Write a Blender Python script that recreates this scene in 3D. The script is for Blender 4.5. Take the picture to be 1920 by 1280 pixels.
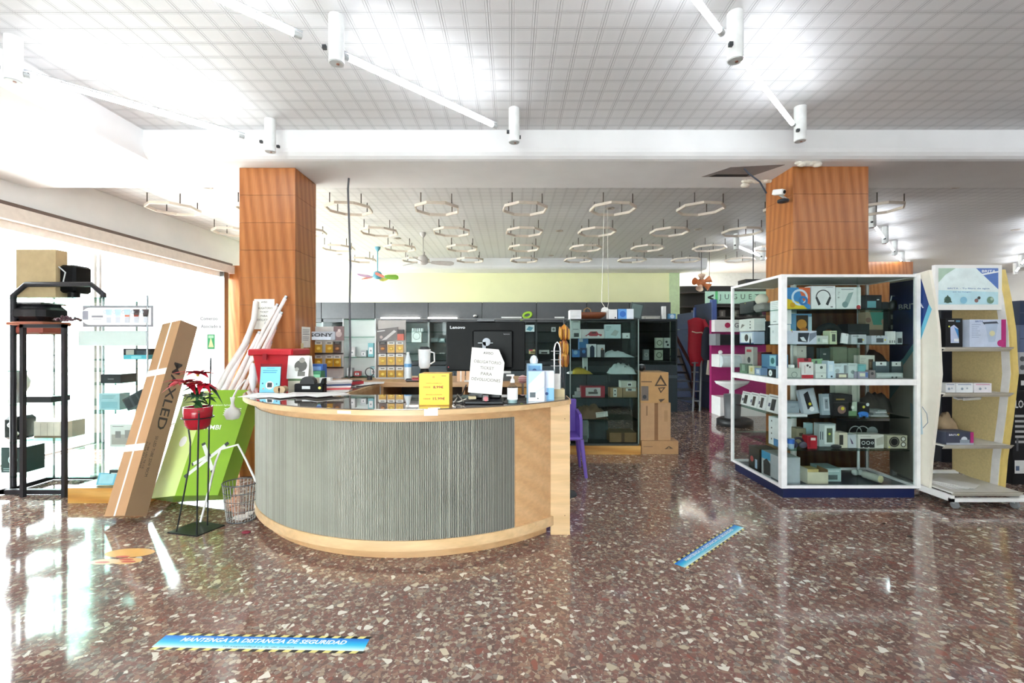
import bpy, math, random
from mathutils import Vector, Matrix
random.seed(7)
PI = math.pi
for o in list(bpy.data.objects): bpy.data.objects.remove(o)
scene = bpy.context.scene
C = scene.collection
# ---------------------------------------------------------------- camera, world, exposure
F = 845.0; CX = 960.0; CY = 640.0; EYE = 1.5
cd = bpy.data.cameras.new('camera'); cam = bpy.data.objects.new('camera', cd); C.objects.link(cam)
cd.sensor_width = 36; cd.lens = 36*F/1920; cd.clip_start = .05; cd.clip_end = 200
cam.location = (0, 0, EYE); cam.rotation_euler = (PI/2, 0, 0)
scene.camera = cam
w = bpy.data.worlds.new('daylight'); scene.world = w; w.use_nodes = True
bg = w.node_tree.nodes['Background']; bg.inputs[0].default_value = (.94, .97, 1, 1); bg.inputs[1].default_value = 10.5
TUBE = 14.0
sl = bpy.data.lights.new('sun', 'SUN'); sl.energy = 4.0; sl.angle = .02; sl.color = (1, .95, .88)
so = bpy.data.objects.new('sun', sl); C.objects.link(so); so.rotation_euler = (math.radians(24), 0, math.radians(-80)); so.location = (-12, 2, 9)
vs = scene.view_settings
scene.display_settings.display_device = 'sRGB'
vs.view_transform = 'Standard'; vs.look = 'None'; vs.gamma = 1; vs.use_curve_mapping = False; vs.exposure = 1.15

# ---------------------------------------------------------------- materials
def lin(h):
    h = h.lstrip('#'); v = [int(h[i:i+2], 16)/255 for i in (0, 2, 4)]
    return tuple((c/12.92 if c <= .04045 else ((c+.055)/1.055)**2.4) for c in v) + (1,)
MC = {}
def M(h, rough=.55, metal=0, var=.06, sc=14, bump=0, emit=0, name=None):
    k = (h, rough, metal, var, sc, bump, emit)
    if k in MC: return MC[k]
    m = bpy.data.materials.new(name or 'surface_'+h.strip('#')); m.use_nodes = True; MC[k] = m
    if max(lin(h)[:3]) < .006: m.node_tree.nodes['Principled BSDF'].inputs['Specular IOR Level'].default_value = .15
    nt = m.node_tree; b = nt.nodes['Principled BSDF']
    b.inputs['Roughness'].default_value = rough; b.inputs['Metallic'].default_value = metal
    c = lin(h)
    if emit:
        b.inputs['Base Color'].default_value = c
        b.inputs['Emission Color'].default_value = c; b.inputs['Emission Strength'].default_value = emit
        return m
    tc = nt.nodes.new('ShaderNodeTexCoord'); n = nt.nodes.new('ShaderNodeTexNoise'); n.inputs['Scale'].default_value = sc
    n.inputs['Detail'].default_value = 3
    r = nt.nodes.new('ShaderNodeValToRGB'); e = r.color_ramp.elements
    e[0].position = .3; e[1].position = .7
    e[0].color = tuple(max(0, x*(1-var)) for x in c[:3])+(1,); e[1].color = tuple(min(1, x*(1+var)) for x in c[:3])+(1,)
    nt.links.new(tc.outputs['Object'], n.inputs['Vector']); nt.links.new(n.outputs['Fac'], r.inputs['Fac']); nt.links.new(r.outputs['Color'], b.inputs['Base Color'])
    if bump:
        bp = nt.nodes.new('ShaderNodeBump'); bp.inputs['Strength'].default_value = bump; bp.inputs['Distance'].default_value = .01
        nt.links.new(n.outputs['Fac'], bp.inputs['Height']); nt.links.new(bp.outputs[0], b.inputs['Normal'])
    return m
def G(name, tint='#eef6f4', ref=1.0, rough=.01):
    """thin pane: transparent with a fresnel reflection"""
    m = bpy.data.materials.new(name); m.use_nodes = True; nt = m.node_tree; nt.nodes.clear()
    out = nt.nodes.new('ShaderNodeOutputMaterial'); mx = nt.nodes.new('ShaderNodeMixShader')
    t = nt.nodes.new('ShaderNodeBsdfTransparent'); t.inputs[0].default_value = lin(tint)
    g = nt.nodes.new('ShaderNodeBsdfGlossy'); g.inputs['Roughness'].default_value = rough
    f = nt.nodes.new('ShaderNodeLayerWeight'); f.inputs[0].default_value = .5
    pw = nt.nodes.new('ShaderNodeMath'); pw.operation = 'POWER'; pw.inputs[1].default_value = 5; nt.links.new(f.outputs['Facing'], pw.inputs[0])
    mu = nt.nodes.new('ShaderNodeMath'); mu.operation = 'MULTIPLY_ADD'; mu.inputs[1].default_value = .5*ref; mu.inputs[2].default_value = .02*ref; mu.use_clamp = True
    nt.links.new(pw.outputs[0], mu.inputs[0]); nt.links.new(mu.outputs[0], mx.inputs[0])
    nt.links.new(t.outputs[0], mx.inputs[1]); nt.links.new(g.outputs[0], mx.inputs[2]); nt.links.new(mx.outputs[0], out.inputs[0])
    return m
def math_n(nt, op, a, b=None, c=None):
    n = nt.nodes.new('ShaderNodeMath'); n.operation = op
    for i, v in enumerate((a, b, c)):
        if v is None: continue
        if isinstance(v, (int, float)): n.inputs[i].default_value = v
        else: nt.links.new(v, n.inputs[i])
    return n.outputs[0]
def ramp(nt, fac, stops, const=False):
    r = nt.nodes.new('ShaderNodeValToRGB'); r.color_ramp.interpolation = 'CONSTANT' if const else 'LINEAR'
    e = r.color_ramp.elements
    while len(e) < len(stops): e.new(.5)
    for el, (p, h) in zip(e, stops): el.position = p; el.color = lin(h) if isinstance(h, str) else (h, h, h, 1)
    nt.links.new(fac, r.inputs[0]); return r.outputs[0]
def mixc(nt, fac, a, b, mode='MIX'):
    n = nt.nodes.new('ShaderNodeMix'); n.data_type = 'RGBA'; n.blend_type = mode
    for s, v in ((0, fac), (6, a), (7, b)):
        if isinstance(v, (int, float)): n.inputs[s].default_value = v
        elif isinstance(v, tuple): n.inputs[s].default_value = v
        else: nt.links.new(v, n.inputs[s])
    return n.outputs[2]
def base(name, rough=.5):
    m = bpy.data.materials.new(name); m.use_nodes = True; nt = m.node_tree; b = nt.nodes['Principled BSDF']
    b.inputs['Roughness'].default_value = rough
    tc = nt.nodes.new('ShaderNodeTexCoord'); return m, nt, b, tc.outputs['Object']
def mapping(nt, v, sc=(1, 1, 1), rot=(0, 0, 0)):
    n = nt.nodes.new('ShaderNodeMapping'); n.inputs['Scale'].default_value = sc; n.inputs['Rotation'].default_value = rot
    nt.links.new(v, n.inputs[0]); return n.outputs[0]
def noise(nt, v, sc, det=3, dist=0, rough=.5):
    n = nt.nodes.new('ShaderNodeTexNoise'); n.inputs['Scale'].default_value = sc; n.inputs['Detail'].default_value = det
    n.inputs['Distortion'].default_value = dist; n.inputs['Roughness'].default_value = rough
    nt.links.new(v, n.inputs['Vector']); return n

def terrazzo():
    m, nt, b, v = base('terrazzo', .09); b.inputs['IOR'].default_value = 1.68
    nz = noise(nt, v, 9, 2); 
    vm = nt.nodes.new('ShaderNodeVectorMath'); vm.operation = 'MULTIPLY_ADD'; vm.inputs[1].default_value = (.035, .035, 0)
    nt.links.new(nz.outputs['Color'], vm.inputs[0]); nt.links.new(v, vm.inputs[2]); vv = vm.outputs[0]
    def vor(scale, rnd=1, feat='F1', vec=vv):
        n = nt.nodes.new('ShaderNodeTexVoronoi'); n.feature = feat; n.inputs['Scale'].default_value = scale; n.inputs['Randomness'].default_value = rnd
        nt.links.new(vec, n.inputs['Vector']); return n
    a = vor(42); e = vor(42, feat='DISTANCE_TO_EDGE')
    sep = nt.nodes.new('ShaderNodeSeparateColor'); nt.links.new(a.outputs['Color'], sep.inputs[0])
    chips = ramp(nt, sep.outputs[0], [(0, '#65463f'), (.18, '#7a4f46'), (.36, '#875a4e'), (.50, '#93705f'), (.62, '#857870'), (.74, '#a8937f'), (.84, '#774640'), (.91, '#c4b5a0'), (.965, '#ebe4d6')], True)
    fine = vor(95, vec=v); s2 = nt.nodes.new('ShaderNodeSeparateColor'); nt.links.new(fine.outputs['Color'], s2.inputs[0])
    grit = ramp(nt, s2.outputs[1], [(0, '#5e4540'), (.4, '#805f54'), (.7, '#93786a'), (.9, '#bcae9e')], True)
    edge = ramp(nt, e.outputs['Distance'], [(.03, 1.0), (.12, 0.0)])
    col = mixc(nt, edge, chips, grit)
    big = vor(23, vec=vv); s3 = nt.nodes.new('ShaderNodeSeparateColor'); nt.links.new(big.outputs['Color'], s3.inputs[0])
    bige = vor(23, feat='DISTANCE_TO_EDGE'); pick = math_n(nt, 'MULTIPLY', math_n(nt, 'GREATER_THAN', s3.outputs[0], .80), math_n(nt, 'GREATER_THAN', bige.outputs['Distance'], .16))
    bigc = ramp(nt, s3.outputs[1], [(0, '#ece6d9'), (.22, '#c4b49a'), (.42, '#dccdb2'), (.55, '#8a4a3e'), (.72, '#a8978a'), (.82, '#efe9dd'), (.93, '#4a3a36')], True)
    col = mixc(nt, pick, col, bigc)
    cloud = noise(nt, v, 1.3, 2); cl = ramp(nt, cloud.outputs['Fac'], [(.3, .9), (.7, 1.0)])
    col = mixc(nt, 1.0, col, cl, 'MULTIPLY'); col = mixc(nt, .14, col, lin('#b3a49c'))
    sx = nt.nodes.new('ShaderNodeSeparateXYZ'); nt.links.new(v, sx.inputs[0])
    j = None
    for ax in (0, 1):
        p = math_n(nt, 'PINGPONG', sx.outputs[ax], .2); q = math_n(nt, 'LESS_THAN', p, .0012)
        j = q if j is None else math_n(nt, 'MAXIMUM', j, q)
    col = mixc(nt, math_n(nt, 'MULTIPLY', j, .45), col, lin('#3c2a28'))
    nt.links.new(col, b.inputs['Base Color'])
    rr = noise(nt, v, 3, 3); ro = ramp(nt, rr.outputs['Fac'], [(.3, .05), (.75, .11)]); nt.links.new(ro, b.inputs['Roughness'])
    bp = nt.nodes.new('ShaderNodeBump'); bp.inputs['Strength'].default_value = .02; nt.links.new(cloud.outputs['Fac'], bp.inputs['Height']); nt.links.new(bp.outputs[0], b.inputs['Normal'])
    return m
def tiles():
    m, nt, b, v = base('embossed ceiling tile', .5)
    sx = nt.nodes.new('ShaderNodeSeparateXYZ'); nt.links.new(v, sx.inputs[0])
    tot = None; dark = None
    for ax in (0, 1):
        p = math_n(nt, 'PINGPONG', sx.outputs[ax], .08)      # 0 at joint, .08 mid
        main = math_n(nt, 'SUBTRACT', 1.0, math_n(nt, 'SMOOTH_MIN', math_n(nt, 'DIVIDE', p, .0045), 1.0, .1))
        side = math_n(nt, 'SUBTRACT', 1.0, math_n(nt, 'MINIMUM', math_n(nt, 'DIVIDE', math_n(nt, 'ABSOLUTE', math_n(nt, 'SUBTRACT', p, .0165)), .004), 1.0))
        s = math_n(nt, 'MAXIMUM', math_n(nt, 'MAXIMUM', main, 0.0), math_n(nt, 'MULTIPLY', side, .55))
        tot = s if tot is None else math_n(nt, 'MAXIMUM', tot, s)
    col = mixc(nt, math_n(nt, 'MULTIPLY', tot, .62), lin('#dddddf'), lin('#77777b'))
    nz = noise(nt, v, 1.1, 3); cl = ramp(nt, nz.outputs['Fac'], [(.3, .93), (.7, 1.0)]); col = mixc(nt, 1.0, col, cl, 'MULTIPLY')
    nt.links.new(col, b.inputs['Base Color'])
    bp = nt.nodes.new('ShaderNodeBump'); bp.invert = True; bp.inputs['Strength'].default_value = .6; bp.inputs['Distance'].default_value = .004
    nt.links.new(tot, bp.inputs['Height']); nt.links.new(bp.outputs[0], b.inputs['Normal'])
    return m
def wood(name, c0, c1, c2, sc=1.0, rough=.35, along='z', dist=3.0):
    m, nt, b, v = base(name, rough)
    st = {'z': (5*sc, 5*sc, .55*sc), 'x': (.5*sc, 5*sc, 5*sc), 'y': (5*sc, .5*sc, 5*sc)}[along]
    v2 = mapping(nt, v, st)
    n1 = noise(nt, v2, 1.6, 2, .3)
    wv = nt.nodes.new('ShaderNodeTexWave'); wv.wave_type = 'BANDS'; wv.bands_direction = 'DIAGONAL'; wv.inputs['Scale'].default_value = 1.0; wv.inputs['Distortion'].default_value = dist
    wv.inputs['Detail'].default_value = 2; wv.inputs['Detail Scale'].default_value = .7; nt.links.new(v2, wv.inputs['Vector'])
    g = ramp(nt, wv.outputs['Fac'], [(0, c0), (.5, c1), (1, c2)])
    n2 = noise(nt, v2, 9, 4, .2); g2 = ramp(nt, n2.outputs['Fac'], [(.35, .86), (.65, 1.0)])
    col = mixc(nt, 1.0, g, g2, 'MULTIPLY')
    n3 = noise(nt, v, 1.7, 2); g3 = ramp(nt, n3.outputs['Fac'], [(.3, .88), (.7, 1.0)])
    nt.links.new(mixc(nt, 1.0, col, g3, 'MULTIPLY'), b.inputs['Base Color'])
    return m
floor_m = terrazzo(); tile_m = tiles()
ply_m = wood('orange veneer', '#a9642f', '#b8713a', '#c17c44', 1.2, dist=5)
birch_m = wood('pale beech laminate', '#d6a878', '#d9ad7d', '#dcb182', .8, .35, 'x', 1.2)
birch_e = wood('pale beech edging', '#e2bc8c', '#e5c091', '#e8c496', .8, .35, 'x', 1.2)
plinth_m = wood('amber plinth wood', '#c98f45', '#d6a052', '#deac62', 1, .4, 'x', 1.5)
plaster = M('#ececed', .75, var=.03, sc=2.5); white = M('#f1f1ef', .45, var=.02); yellow_w = M('#fbfac8', .7, var=.02, sc=2)
black = M('#0b0c0e', .38); dgrey = M('#3a3e42', .5); mgrey = M('#7c8084', .5); lgrey = M('#c4c8ca', .5); chrome = M('#c8ccce', .18, 1); steel = M('#8b8f93', .32, 1)
navy = M('#17244f', .4); red = M('#c01424', .4); card_m = M('#b98e66', .85, var=.05, sc=6); card_shade = M('#8f7358', .88, var=.05, sc=6)
pane = G('clear glass pane', '#f6faf9', .55); gshelf = G('greenish glass shelf', '#cfe6de', .9); dpane = G('smoked glass pane', '#e6eeec', .5)
clearp = G('clear plastic', '#e8eef2', 1.6, .08)

# ---------------------------------------------------------------- mesh building
def fr(o, yaw=0, tilt=0, roll=0):
    """frame: x right, y back, z up; yaw about z, tilt about local x, roll about local y"""
    return Matrix.Translation(Vector(o)) @ Matrix.Rotation(yaw, 4, 'Z') @ Matrix.Rotation(tilt, 4, 'X') @ Matrix.Rotation(roll, 4, 'Y')
class MB:
    def __init__(s): s.v = []; s.f = []; s.m = []; s.sm = []; s.mats = []; s.X = Matrix.Identity(4)
    def mi(s, m):
        if m not in s.mats: s.mats.append(m)
        return s.mats.index(m)
    def add(s, vs, fs, m, smooth=False):
        b = len(s.v); s.v += [s.X @ Vector(p) for p in vs]; k = s.mi(m)
        for f in fs: s.f.append([b+i for i in f]); s.m.append(k); s.sm.append(smooth)
        return s
    def box(s, x0, x1, y0, y1, z0, z1, m, front=None):
        v = [(x0, y0, z0), (x1, y0, z0), (x1, y1, z0), (x0, y1, z0), (x0, y0, z1), (x1, y0, z1), (x1, y1, z1), (x0, y1, z1)]
        s.add(v, [(0, 3, 2, 1), (4, 5, 6, 7), (1, 2, 6, 5), (2, 3, 7, 6), (3, 0, 4, 7)], m); s.add(v, [(0, 1, 5, 4)], front or m)
        return s
    def cbox(s, x0, x1, y0, y1, z0, z1, m, c=.01):
        """box with chamfered vertical edges and top"""
        P = [(x0+c, y0), (x1-c, y0), (x1, y0+c), (x1, y1-c), (x1-c, y1), (x0+c, y1), (x0, y1-c), (x0, y0+c)]
        Q = [(x0+c*1.3, y0+c), (x1-c*1.3, y0+c), (x1-c, y0+c*1.3), (x1-c, y1-c*1.3), (x1-c*1.3, y1-c), (x0+c*1.3, y1-c), (x0+c, y1-c*1.3), (x0+c, y0+c*1.3)]
        v = [(a, b, z0+c) for a, b in P]+[(a, b, z1-c) for a, b in P]+[(a, b, z1) for a, b in Q]+[(a, b, z0) for a, b in Q]
        fs = []
        for i in range(8):
            j = (i+1) % 8; fs += [(i, j, 8+j, 8+i), (8+i, 8+j, 16+j, 16+i), (24+i, 24+j, j, i)]
        fs += [tuple(range(16, 24)), tuple(range(31, 23, -1))]
        return s.add(v, fs, m)
    def cyl(s, p0, p1, r0, m, r1=None, n=16, caps=True, smooth=True):
        p0 = Vector(p0); p1 = Vector(p1); r1 = r0 if r1 is None else r1
        d = (p1-p0); L = d.length or 1e-6; d = d/L
        a = Vector((0, 0, 1)) if abs(d.z) < .9 else Vector((1, 0, 0))
        u = d.cross(a).normalized(); w_ = d.cross(u)
        A = [p0+(u*math.cos(2*PI*i/n)+w_*math.sin(2*PI*i/n))*r0 for i in range(n)]
        B = [p1+(u*math.cos(2*PI*i/n)+w_*math.sin(2*PI*i/n))*r1 for i in range(n)]
        s.add(A+B, [(i, n+i, n+(i+1) % n, (i+1) % n) for i in range(n)], m, smooth)
        if caps: s.add(A, [tuple(range(n))], m); s.add(B, [tuple(range(n-1, -1, -1))], m)
        return s
    def tube(s, pts, r, m, n=8, closed=False):
        pts = [Vector(p) for p in pts]; N = len(pts); rings = []
        prev = None
        for i, p in enumerate(pts):
            if closed: d = pts[(i+1) % N]-pts[i-1]
            else: d = pts[min(i+1, N-1)]-pts[max(i-1, 0)]
            d.normalize()
            if prev is None:
                a = Vector((0, 0, 1)) if abs(d.z) < .9 else Vector((1, 0, 0)); u = d.cross(a).normalized()
            else: u = (prev-d*prev.dot(d)).normalized()
            prev = u; w_ = d.cross(u); rr = r[i] if isinstance(r, (list, tuple)) else r
            rings.append([p+(u*math.cos(2*PI*k/n)+w_*math.sin(2*PI*k/n))*rr for k in range(n)])
        v = [q for rg in rings for q in rg]; fs = []
        for i in range(N if closed else N-1):
            a = i*n; b = ((i+1) % N)*n
            for k in range(n): fs.append((a+k, a+(k+1) % n, b+(k+1) % n, b+k))
        s.add(v, fs, m, True)
        if not closed: s.add(rings[0], [tuple(range(n-1, -1, -1))], m); s.add(rings[-1], [tuple(range(n))], m)
        return s
    def lathe(s, prof, c, m, n=24, sx=1, sy=1, smooth=True, a0=0, a1=2*PI):
        full = abs(a1-a0-2*PI) < 1e-6; k = n if full else n+1
        v = []
        for (r, z) in prof:
            for i in range(k):
                a = a0+(a1-a0)*i/n; v.append((c[0]+r*sx*math.cos(a), c[1]+r*sy*math.sin(a), c[2]+z))
        fs = []
        for j in range(len(prof)-1):
            for i in range(n): fs.append((j*k+i, j*k+(i+1) % k, (j+1)*k+(i+1) % k, (j+1)*k+i))
        s.add(v, fs, m, smooth); return s
    def ball(s, c, r, m, sx=1, sy=1, sz=1, n=16, q=8):
        return s.lathe([(max(1e-4, r*math.sin(PI*i/q)), -r*sz*math.cos(PI*i/q)) for i in range(q+1)], c, m, n, sx, sy)
    def prism(s, poly, a, b, m, ax='z', cap=None):
        f = {'z': lambda p, t: (p[0], p[1], t), 'y': lambda p, t: (p[0], t, p[1]), 'x': lambda p, t: (t, p[0], p[1])}[ax]
        n = len(poly); A = [f(p, a) for p in poly]; B = [f(p, b) for p in poly]
        s.add(A+B, [(i, (i+1) % n, n+(i+1) % n, n+i) for i in range(n)], m)
        s.add(A, [tuple(range(n-1, -1, -1))], cap or m); s.add(B, [tuple(range(n))], cap or m); return s
    def flat(s, pts, m): return s.add(pts, [tuple(range(len(pts)))], m)
    def text(s, body, m, cx, cz, y, w=None, h=None, ext=.0004, shear=0, bold=.0, space=1.0):
        """lettering on the local x/z plane at depth y, fitted into w x h"""
        cu = bpy.data.curves.new('t', 'FONT'); cu.body = body; cu.size = 1; cu.extrude = 0; cu.shear = shear; cu.offset = bold; cu.resolution_u = 2; cu.space_character = space
        cu.align_x = 'CENTER'; ob = bpy.data.objects.new('t', cu); me = bpy.data.meshes.new_from_object(ob)
        vs_ = [v.co.copy() for v in me.vertices]; fs = [tuple(p.vertices) for p in me.polygons]
        bpy.data.objects.remove(ob); bpy.data.curves.remove(cu); bpy.data.meshes.remove(me)
        if not vs_: return s
        xs = [v.x for v in vs_]; ys = [v.y for v in vs_]; W = max(xs)-min(xs) or 1; H = max(ys)-min(ys) or 1
        kx = w/W if w else None; ky = h/H if h else None
        if kx is None: kx = ky
        if ky is None: ky = kx
        mx = (max(xs)+min(xs))/2; my = (max(ys)+min(ys))/2
        s.add([(cx+(v.x-mx)*kx, y-ext, cz+(v.y-my)*ky) for v in vs_], fs, m); return s
    def build(s, name, parent=None, world=True, bev=0, origin=None, sub=0):
        o_ = Vector((0, 0, 0))
        if parent is not None:
            if world:
                q = parent
                while q.parent: q = q.parent
                o_ = q.location.copy()
        elif world:
            if origin is None:
                xs = [v.x for v in s.v]; ys = [v.y for v in s.v]; zs = [v.z for v in s.v]
                origin = ((min(xs)+max(xs))/2, (min(ys)+max(ys))/2, min(zs))
            o_ = Vector(origin)
        me = bpy.data.meshes.new(name); me.from_pydata([tuple(v-o_) for v in s.v], [], s.f)
        for m in s.mats: me.materials.append(m)
        me.polygons.foreach_set('material_index', s.m); me.polygons.foreach_set('use_smooth', s.sm); me.update()
        ob = bpy.data.objects.new(name, me); C.objects.link(ob)
        if parent is not None: ob.parent = parent
        elif world: ob.location = o_
        if bev:
            b = ob.modifiers.new('bevel', 'BEVEL'); b.width = bev; b.segments = 2; b.limit_method = 'ANGLE'
        if sub:
            b = ob.modifiers.new('sub', 'SUBSURF'); b.levels = sub; b.render_levels = sub
        return ob
def tag(o, label, cat, group=None, kind=None):
    if label: o['label'] = label
    if cat: o['category'] = cat
    if group: o['group'] = group
    if kind: o['kind'] = kind
    return o
def thing(name, loc, label, cat, group=None, yaw=0):
    o = bpy.data.objects.new(name, None); C.objects.link(o); o.empty_display_size = .05
    o.location = loc; o.rotation_euler = (0, 0, yaw); return tag(o, label, cat, group)
def struct(mb, name, **k): o = mb.build(name, world=True, origin=(0, 0, 0), **k); o['kind'] = 'structure'; return o
KIDS = {}
def dup(root, loc, label=None, yaw=None):
    if root.name not in KIDS: KIDS[root.name] = [(c, list(c.children)) for c in root.children]
    r = root.copy(); C.objects.link(r); r.location = loc
    if yaw is not None: r.rotation_euler = (0, 0, yaw)
    if label: r['label'] = label
    for c, gs in KIDS[root.name]:
        d = c.copy(); C.objects.link(d); d.parent = r
        for g in gs:
            e = g.copy(); C.objects.link(e); e.parent = d
    return r
def PX(px, Z): return (px-CX)*Z/F
def PZ(py, Z): return EYE-(py-CY)*Z/F

# ---------------------------------------------------------------- setting
CEI = 3.72; SOF = 3.43; XL = -6.08; XR = 16.0; YB = -3.2
struct(MB().box(XL, XR, YB, 16.2, -.1, 0, floor_m), 'floor')
struct(MB().box(XL-14, XL, -12, 22, -.16, -.02, M('#b9b6b0', .8, var=.08)), 'trim_9')
mb = MB(); mb.box(-3.87, XR, YB, 4.73, CEI, CEI+.12, tile_m); mb.box(XL-.2, XR, 5.66, 12, CEI, CEI+.12, tile_m); mb.box(5.2, XR, 12, 16.2, CEI, CEI+.12, tile_m)
struct(mb, 'ceiling')
def cove(y0, y1, x0, x1, hole=None):
    """beam with a softly rounded front lower edge"""
    r = .1; P = [(y0, CEI+.1), (y0, SOF+r)]+[(y0+r-r*math.cos(a), SOF+r-r*math.sin(a)) for a in (PI/8, PI/4, 3*PI/8, PI/2)]+[(y1, SOF), (y1, CEI+.1)]
    m = MB(); n = len(P)
    m.add([(x0, a, b) for a, b in P]+[(x1, a, b) for a, b in P], [(i, (i+1) % n, n+(i+1) % n, n+i) for i in range(n)], plaster, False)
    m.add([(x0, a, b) for a, b in P], [tuple(range(n))], plaster); m.add([(x1, a, b) for a, b in P], [tuple(range(n-1, -1, -1))], plaster)
    return m
struct(cove(4.73, 5.66, -3.87, XR), 'trim_1')
struct(MB().box(XL-.2, -3.87, YB, 5.66, SOF, CEI+.1, plaster), 'trim_2')
b2 = cove(12.0, 13.0, XL-.2, 5.2); struct(b2, 'trim_3')
struct(MB().box(5.2, XR, 14.6, 16.2, SOF-.35, CEI+.1, M('#c9ccd0', .8)), 'trim_4')
# walls
struct(MB().box(XL-.2, 4.43, 12.7, 12.9, 0, SOF, yellow_w), 'wall_back')
struct(MB().box(4.7, XR, 16, 16.2, 0, CEI, M('#dcd8a4', .7)), 'wall_back_right')
struct(MB().box(4.43, 4.72, 12.68, 12.9, 0, SOF, M('#cfe3b4', .7)), 'trim_5')
struct(MB().box(XR, XR+.15, YB, 16.2, 0, CEI, plaster), 'wall_right')
mb = MB(); mb.box(XL-.2, XL, YB, 9.7, 3.12, CEI+.1, plaster); mb.box(XL-.2, XL, 9.7, 13.7, 3.12, CEI+.1, plaster); mb.box(XL-.2, XL, 9.7, 9.9, 0, 3.12, plaster)
mb.box(XL-.2, XL, YB, 4.35, 0, 3.12, plaster)  # unseen solid stretch, closed up to keep daylight off the front faces
struct(mb, 'wall_left')
mb = MB(); mb.box(XL-.2, XR+.15, YB-.2, YB, 2.9, CEI+.1, plaster)
mb.box(XL, -3.6, YB-.2, YB, 0, 2.9, plaster); mb.box(-.2, XR, YB-.2, YB, 0, 2.9, plaster); mb.box(-3.6, -.2, YB-.2, YB, 2.5, 2.9, plaster)
struct(mb, 'wall_front')
# roller shutter box, rails
mb = MB(); mb.box(XL, XL+.1, -3, 9.65, 3.10, 3.16, M('#6b5a54', .6)); mb.box(XL-.02, XL+.16, -3, 9.65, 2.94, 3.10, M('#d8cec6', .5)); mb.box(XL, XL+.05, -3, 9.65, 2.84, 2.94, M('#f0e8e2', .5))
struct(mb, 'trim_6')
for n, (a, b) in enumerate(((4.4, 6.6), (6.68, 9.45), (9.95, 12.6))):  # third window is unseen, added to light the yellow back wall
    t = MB(); t.box(XL-.06, XL-.045, a, b, .02, 2.84, pane); w1 = struct(t, 'window_%d' % (n+1))
    f = MB(); c = M('#d6d8d8', .4)
    for yy in (a, b): f.box(XL-.08, XL-.02, yy-.02, yy+.02, 0, 2.84, c)
    f.box(XL-.08, XL-.02, a, b, 0, .03, c); f.build('window_frame', w1)
struct(MB().box(-3.6, -.2, YB-.11, YB-.1, .02, 2.5, pane), 'window_4')  # unseen opening behind the camera, added to fill the counter front with daylight
struct(MB().box(-5, 1.5, -12, YB, -.16, -.02, M('#b9b6b0', .8, var=.09)), 'trim_10')
mb = MB(); mb.box(XL+.02, XL+.14, 9.3, 9.44, 0, 2.94, steel); struct(mb, 'trim_7')
mb = MB(); mb.box(XL, -5.15, 9.62, 9.8, 0, 3.12, ply_m); struct(mb, 'trim_8')

def column(x0, x1, y0, y1, label, top=SOF):
    t = thing('column', ((x0+x1)/2, (y0+y1)/2, 0), label, 'column', 'wood clad columns')
    m = MB(); core = M('#5b3418', .7)
    m.box(x0+.006, x1-.006, y0+.006, y1-.006, 0, top, core); m.build('core', t)
    m = MB(); z = top
    while z > .02:
        z2 = max(0.0, z-.305)
        m.box(x0, x1, y0, y0+.02, z2+.002, z-.001, ply_m); m.box(x0, x1, y1-.02, y1, z2+.002, z-.001, ply_m)
        m.box(x0, x0+.02, y0+.02, y1-.02, z2+.002, z-.001, ply_m); m.box(x1-.02, x1, y0+.02, y1-.02, z2+.002, z-.001, ply_m)
        z = z2
    m.build('veneer_cladding', t); return t
column(-3.03, -2.41, 5.01, 5.54, 'wood clad column standing behind the left end of the curved counter')
column(3.10, 3.93, 4.97, 5.5, 'wood clad column rising behind the white framed corner showcase')
column(8.6, 9.7, 10.9, 11.6, 'wood clad column far back on the right, only its head in view')

# ---------------------------------------------------------------- ceiling fittings
mb = MB(); mb.cyl((0, 0, -.32), (0, 0, 0), .052, M('#eceeee', .4), n=24)
mb.cyl((0, 0, -.325), (0, 0, -.318), .046, lgrey, n=24); mb.cyl((.01, 0, -.329), (.01, 0, -.324), .01, M('#9a6a5a', .5), n=10)
cylm = mb
rod0 = None
def light_cyl(x, y, label):
    global rod0
    if rod0 is None:
        rod0 = thing('ceiling_cylinder', (x, y, CEI), label, 'light fitting', 'white cylinders of the diagonal tube lights')
        cylm.build('housing', rod0, world=False)
        MB().box(-.07, -.045, -.07, -.045, -.26, -.235, dgrey).build('lamp_socket', rod0, world=False); MB().box(.04, .065, .04, .065, -.26, -.235, dgrey).build('lamp_socket', rod0, world=False)
        return rod0
    return dup(rod0, (x, y, CEI), label)
tubeM = M('#f4faff', .3, emit=TUBE, name='lit fluorescent tube')
tube0 = None
def light_tube(x, y, L, label):
    """45 degree tube starting at x,y"""
    global tube0
    d = L/math.sqrt(2)
    if tube0 is None or abs(L-1.53) > .01:
        t = thing('fluorescent_tube', (x, y, CEI-.25), label, 'tube light', 'lit fluorescent tubes')
        m = MB(); m.cyl((.06, .06, 0), (d-.06, d-.06, 0), .018, tubeM, n=14); m.build('glass_tube', t, world=False)
        MB().cyl((.025, .025, 0), (.06, .06, 0), .019, lgrey, n=14).build('end_cap', t, world=False); MB().cyl((d-.06, d-.06, 0), (d-.025, d-.025, 0), .019, lgrey, n=14).build('end_cap', t, world=False)
        m = MB(); m.tube([(.02, .02, .035), (d-.02, d-.02, .035)], .006, M('#b8bcc0', .4), 6); m.build('support_wire', t, world=False)
        if tube0 is None: tube0 = t
        return t
    return dup(tube0, (x, y, CEI-.25), label)
S = 1.22
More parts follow.
